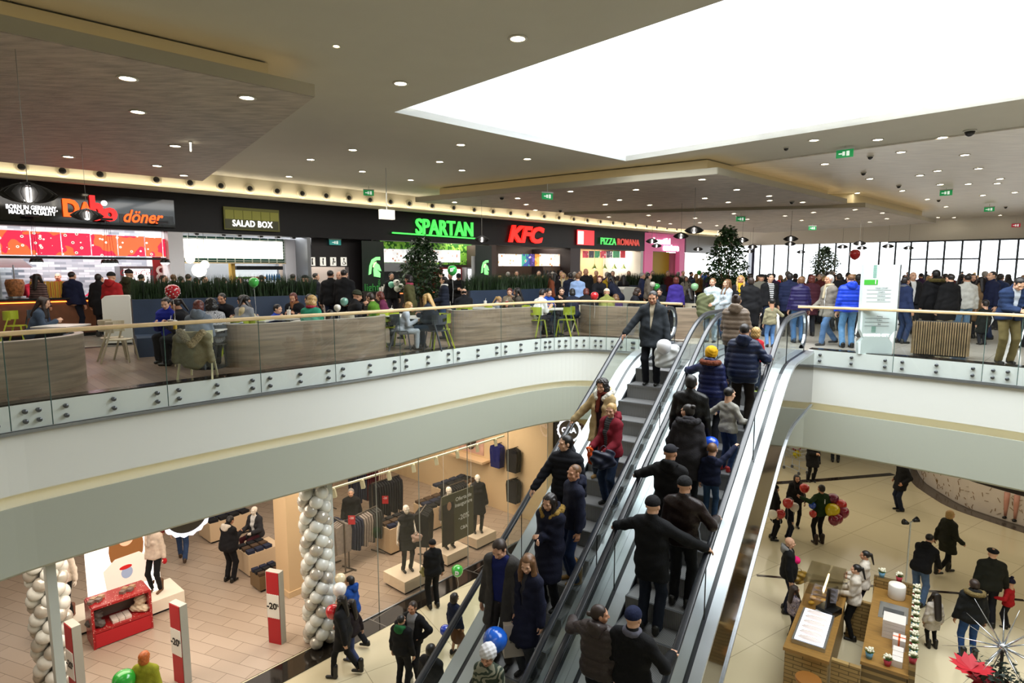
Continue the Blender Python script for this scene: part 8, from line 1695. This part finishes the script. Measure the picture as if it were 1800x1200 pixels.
ka = low(1497, 1122, 300, 'shop assistant in white jacket with dark ponytail, nearest the camera in the kiosk', fem=True, hair='pony', hc='black', top='sweater', tc='CFC6B8', bottom='slim', bc='0C0C0E', pose='carry', h=1.68, lod=0); low(1513, 1092, 300, 'second shop assistant in white jacket farther inside the kiosk', fem=True, hair='pony', hc='black', top='sweater', tc='CFC6B8', bottom='slim', bc='101020', pose='carry', h=1.68)
low(1612, 1063, 60, 'person in black hooded jacket and jeans bending right', pose='bend', top='jacket', tc='0B0B0D', hood='0B0B0D', bc='4C6486', h=1.76, hair='crop', hc='black')
low(1659, 1008, 85, 'blonde person in dark olive coat walking right', pose='walk', fem=True, top='coat', tc='1E2014', hem=.62, hair='bob', hc='blonde', bottom='slim', bc='0C0C0C', shoe='boot', h=1.72)
low(1733, 1100, 20, 'person in flat cap and dark green jacket holding a child by the hand', top='jacket', tc='181A12', hat='flatcap', hatc='0C0C0E', bc='12141C', h=1.8, w=1.12, extra=dict(hr=(.34, .1, .8)))
low(1700, 1160, 15, 'person in black and green parka with fur hood and blue jeans, back turned', top='parka', tc='0E1010', fur='6A5A34', hair='short', hc='brown', bottom='slim', bc='24467A', shoe='boot', fem=True, h=1.74, lod=0); low(1637, 1138, 5, 'small girl with very long brown hair and white coat, back turned', fem=True, hair='verylong', hc='dark', top='coat', tc='B8B0A4', hem=.6, bottom='slim', bc='0C0C0E', h=1.18, shoe='boot')
low(1768, 1103, 330, 'small child in red jacket and dark knitted hat reaching left', top='jacket', tc='A01018', hat='pompom', hatc='15142A', bc='141418', h=1.08, extra=dict(hl=(-.4, .25, 1.15)))
# cart
c = lp(1398, 828); t = empty('shopping_cart', (c.x, c.y, ZL), .3, 'steel shopping cart loaded with bags at the gallery edge', 'shopping cart'); mb = MB()
for z, w in ((.55, .36), (.7, .42), (.85, .46), (1.0, .5)): mb.tube([(-w / 2, -.4, z), (w / 2, -.4, z), (w / 2, .4, z), (-w / 2, .4, z)], .012, 5, closed=True)
for i in range(7): mb.bar((-.18 + .06 * i, -.4, .55), (-.25 + .083 * i, -.4, 1.0), .01); mb.bar((-.18 + .06 * i, .4, .55), (-.25 + .083 * i, .4, 1.0), .01); mb.bar((-.18, -.4 + .13 * i, .55), (-.25, -.4 + .13 * i, 1.0), .01); mb.bar((.18, -.4 + .13 * i, .55), (.25, -.4 + .13 * i, 1.0), .01)
mb.build('basket', stl, t); mb = MB()
for x in (-.2, .2): mb.bar((x, -.4, .1), (x, -.4, .6), .02); mb.bar((x, .4, .1), (x, .4, .6), .02); mb.bar((x, -.4, .15), (x, .4, .15), .02)
mb.build('frame', stl, t)
for x in (-.2, .2):
    for y in (-.4, .4): MB().lathe([(0, -.02), (.06, -.02), (.06, .02), (0, .02)], (0, 0, 0), 12, M=Matrix.Translation((x, y, .06)) @ Matrix.Rotation(PI / 2, 4, 'Y')).build('wheel', rubber, t)
for i, (cc, x, y, nm) in enumerate((('A89A20', -.05, -.15, 'yellow'), ('8A2030', .06, .12, 'wine red'), ('C8C4BC', 0, .0, 'white'))): s = SDF(.04); s.ell([0, 0, 0], [.15, .18, .14]); s.disp = noise_disp(.02, 1.5); v, q = s.mesh(.02); o = bpy.data.objects.new('grocery_bag', to_mesh('grocery_bag', [(v, q, 0)], [cloth(cc)])); col.objects.link(o); o.location = Matrix.Translation((c.x, c.y, ZL)) @ Vector((x, y, .74 + .15 * i)); tag(o, nm + ' grocery bag lying in the shopping cart', 'bag')
# ---- kiosk
brick = grid_mat('kiosk_brick', 'A08450', '8A6E3E', '5E4A26', .3, .075, .008, .5, axes=(0, 2)); brick2 = grid_mat('kiosk_brick_side', 'A08450', '8A6E3E', '5E4A26', .3, .075, .008, .5, axes=(1, 2)); ktop = mat('kiosk_wood', '8E6A34', .35, noise=.2, nscale=4, stretch=(1, 8, 1))
A = at_z(1380, 1137, ZL + .95); KR = math.radians(-34.8); kl = 2.75
def K_(x, y, z=0): v = Matrix.Rotation(KR, 4, 'Z') @ Vector((x, y, z)); return Vector((A.x + v.x, A.y + v.y, ZL + z))
def kobj(mb, nm, m, par): return mb.build(nm, m, par)
t = empty('kiosk_counter', K_(0, 0), KR, 'left kiosk counter with brick front, wooden top and lit ice cream tray', 'counter')
kw = .7; MB().box((kw / 2, kl / 2, .45), (kw, kl, .9)).build('brick_body', brick, t); MB().box((kw / 2, kl / 2, .93), (kw + .06, kl + .06, .06)).build('worktop', ktop, t)
t2 = empty('ice_cream_tray', K_(.35, .85, .96), KR, 'bright white lit tray with six rows of pale wavy tubs', 'display tray'); MB().box((0, 0, .04), (.56, 1.3, .08)).build('frame', stl, t2); MB().box((0, 0, .085), (.48, 1.22, .012)).build('light_plate', emis('tray_lit', 'F4F2FF', 1.6), t2)
for i in range(6): MB().ball((0, -.5 + i * .2, .09), .09, 12, (2.3, .8, .5)).build('tub', mat('tub_cream', 'E6DAD4', .5), t2, True)
t3 = empty('glass_display', K_(.35, kl - .55, .96), KR, 'glass pastry display with yellow lights at the far end of the kiosk', 'display case'); q = .33
for a_, b_ in (((-q, -.5), (q, -.5)), ((q, -.5), (q, .5)), ((q, .5), (-q, .5)), ((-q, .5), (-q, -.5))): mb = MB(); mb.v += [Vector((*a_, 0)), Vector((*b_, 0)), Vector((*b_, .55)), Vector((*a_, .55))]; mb.faces([(0, 1, 2, 3)]); mb.build('glass_pane', gl, t3)
MB().box((0, 0, .55), (.68, 1.04, .015)).build('glass_top', gl, t3); MB().box((0, .2, .3), (.03, .8, .03)).build('light_tube', emis('tube_warm', 'FFF0C8', 6), t3); MB().box((0, 0, .28), (.6, .95, .012)).build('shelf', gl, t3)
for i in range(12): o = MB().ball((0, 0, 0), .05, 8, (1.3, 1, .7)).build('pastry', mat('pastry_gold', 'C89A30', .5, emit=.15, ecol='C89A30'), None, True); o.location = K_(.16 + .19 * (i % 3), kl - .92 + .24 * (i // 3), 1.0); tag(o, 'golden pastry in the kiosk glass display', 'pastry', 'pastries in the kiosk display')
t4 = empty('cash_register', K_(.5, kl * .62, .96), KR - .4, 'black cash register screen on the kiosk counter', 'cash register'); MB().box((0, 0, .06), (.34, .36, .12)).build('base', blackpaint, t4); MB().bar((0, .05, .1), (0, .1, .5), .36, .03).build('screen', blackpaint, t4); MB().box((0, -.2, .03), (.3, .2, .05)).build('keyboard', mat('dome_base'), t4)
t5 = empty('kiosk_counter', K_(1.2, .35), KR, 'right kiosk counter with brick front, sink, boxes and a row of flower pots', 'counter'); kl2 = 3.1
MB().box((.34, kl2 / 2, .45), (.68, kl2, .9)).build('brick_body', brick2, t5); MB().box((.34, kl2 / 2, .93), (.72, kl2 + .06, .06)).build('worktop', ktop, t5); MB().box((.74, kl2 / 2, .56), (.1, kl2, 1.12)).build('side_board', brick2, t5); MB().box((.36, kl2, .6), (.8, .08, 1.2)).build('end_board', brick, t5)
MB().box((.38, kl2 - 1.0, .965), (.5, .7, .012)).build('sink_top', stl, t5); MB().box((.38, kl2 - 1.05, .95), (.36, .34, .05)).build('sink_bowl', mat('sink_dark', '70757A', .3, metal=.8), t5)
for (x0, x1, y, lb, bx) in ((.7, 1.2, .25, 'low brick gate closing the near end of the kiosk', brick), (.7, 1.2, kl, 'brick gate closing the far end of the kiosk', brick)): o = MB().box(((x1 - x0) / 2, 0, .42), (x1 - x0 - .04, .07, .84)).box(((x1 - x0) / 2, 0, .86), (x1 - x0 - .04, .09, .04)).build('kiosk_gate', bx); o.location = K_(x0 + .02, y); o.rotation_euler = (0, 0, KR); tag(o, lb, 'gate')
t6 = empty('bar_stool', K_(.45, -.28), KR, 'round wooden stool before the left kiosk counter', 'stool'); MB().lathe([(0, .62), (.21, .62), (.22, .65), (.21, .68), (0, .68)], k=24).build('seat', mat('stool_wood', '8A5A24', .4), t6); 
for a in range(4): MB().bar((.14 * math.cos(a * PI / 2 + .8), .14 * math.sin(a * PI / 2 + .8), .62), (.18 * math.cos(a * PI / 2 + .8), .18 * math.sin(a * PI / 2 + .8), 0), .035).build('leg', mat('stool_wood'), t6)
def kput(nm, mb, m, x, y, z, lb, cat, grp=None, sm=False): o = mb.build(nm, m, None, sm); o.location = K_(1.2 + x, y + .35, z); o.rotation_euler = (0, 0, KR); return tag(o, lb, cat, grp)
kput('paper_roll', MB().lathe([(.04, .3), (.15, .3), (.16, .28), (.16, .02), (.15, 0), (0, 0)], k=20), mat('paper_white'), .4, kl2 - .3, .96, 'big white paper roll beyond the sink', 'paper roll', None, True)
for i in range(5): kput('cake_box', MB().box((0, 0, .035), (.36, .36, .065)), mat('box_white', 'D8D0C8', .5), .42, 1.2, .96 + .07 * i, 'flat white cake box in the stack on the right counter', 'box', 'stacked cake boxes')
kput('ribbon_box', MB().box((0, 0, .1), (.2, .24, .2)), mat('box_white'), .52, .82, .96, 'white box with orange ribbon by the stack', 'box'); kput('ribbon', MB().box((0, 0, .1), (.205, .03, .205)).box((0, 0, .1), (.03, .245, .205)), mat('ribbon_orange', 'D05A20', .5), .52, .82, .96, 'orange ribbon around the white box', 'ribbon')
for i in range(3): kput('white_container', MB().box((0, 0, .06), (.16, .16, .12)), mat('box_white'), .52, .55 - i * .17, .96, 'small white box near the corner of the right counter', 'box', 'small white boxes')
fp = None; pots = [(.74, kl2 - .2 - i * (kl2 - .35) / 11, 1.12) for i in range(12)] + [(.1, kl2, 1.2), (.42, kl2, 1.2), (.1, .15, .96), (.38, .1, .96)]
for i, (x, y, z) in enumerate(pots):
    for ci in (i % 2,):
        key = 'pot%d' % ci
        if key not in CH:
            T = empty('flower_pot', (0, 0, 0)); MB().lathe([(0, 0), (.045, 0), (.065, .11), (.055, .11), (0, .09)], k=14).build('pot', mat(key, ('6A9CB8', 'B83848')[ci], .5), T, True); mb = MB(); rr = np.random.default_rng(ci)
            for k_ in range(16): a = rr.uniform(0, 6.28); q = rr.uniform(0, .07); mb.ball((q * math.cos(a), q * math.sin(a), .14 + rr.uniform(0, .05)), .022, 6)
            mb.build('blossoms', mat('blossom', 'E0DCC4', .6), T, True); mb = MB()
            for k_ in range(10): a = k_ * .63; mb.bar((0, 0, .09), (.08 * math.cos(a), .08 * math.sin(a), .14), .02, .004)
            mb.build('leaves', mat('leaf_pot', '4A6A2C', .6), T); CH[key] = T; o = T
        else: o = dup(CH[key])
        o.location = K_(1.2 + x, y + .35, z); tag(o, '%s flower pot with white blossoms on the right kiosk counter' % ('blue', 'red')[ci], 'flower pot', ('blue', 'red') [ci] + ' flower pots')
# lamp pole, silver star, poinsettia at the lower right
c = lp(1588, 1075); t = empty('floor_lamp', (c.x, c.y, ZL), 0, 'slim steel pole with two black spot heads behind the kiosk', 'lamp'); MB().bar((0, 0, 0), (0, 0, 2.15), .025).bar((-.07, 0, 2.13), (.07, 0, 2.2), .02).build('pole', stl, t)
for s_ in (-1, 1): MB().lathe([(.03, 0), (.07, .12), (0, .1)], k=10, M=Matrix.Translation((s_ * .05, 0, 2.165 + s_ * .03)) @ Matrix.Rotation(s_ * 1.2, 4, 'Y')).build('spot_head', blackpaint, t, True)
MB().lathe([(0, 0), (.14, 0), (.14, .02), (0, .02)], k=16).build('base', stl, t)
c = at_z(1763, 1137, ZL + 2.2); t = empty('star_decoration', c, 0, 'large silver star of thin spikes on a dark stem', 'decoration'); r_ = np.random.default_rng(9); sm = mat('silver_spike', 'C8CCD0', .2, metal=.9)
mb = MB()
for i in range(20): zz = 1 - 2 * (i + .5) / 20; a = i * 2.4; q = math.sqrt(1 - zz * zz); d = Vector((q * math.cos(a), q * math.sin(a), zz)); mb.tube([d * .03, d * .3, d * (.62 + .12 * (i % 3))], [.014, .01, .002], 5)
mb.ball((0, 0, 0), .06, 12); mb.build('spikes', sm, t, True); MB().bar((0, 0, -2.2), (0, 0, 0), .03).build('stem', dark, t)
t = empty('poinsettia', c + Vector((-.28, -.1, -.42)), 0, 'big red poinsettia flowers with dark fir around the star stem', 'flowers')
for j, (x, z) in enumerate(((-.25, .12), (.02, -.12))):
    mb = MB()
    for i in range(14): a = i * 2.4; e = .2 + .08 * (i % 4); d = Vector((math.cos(a) * math.cos(e), math.sin(a) * math.cos(e), math.sin(e))); s_ = d.cross(Vector((0, 0, 1))).normalized(); L_ = .3; n0 = len(mb.v); p = Vector((x, 0, z)); mb.v += [p, p + d * L_ * .5 + s_ * .09, p + d * L_, p + d * L_ * .5 - s_ * .09]; mb.faces([(0, 1, 2, 3)], n0)
    mb.build('red_flower', mat('poinsettia_red', 'B00C20', .6), t)
leaves(400, lambda r: (r.normal() * .16 + .15, r.normal() * .16, r.normal() * .16 - .05), .1, mat('fir_green', '16261A', .6), 7, t, 'fir_twigs'); MB().lathe([(0, -1.78), (.2, -1.78), (.26, -1.2), (.24, -.3), (0, -.3)], k=16).build('planter', mat('pot_dark'), t, True)
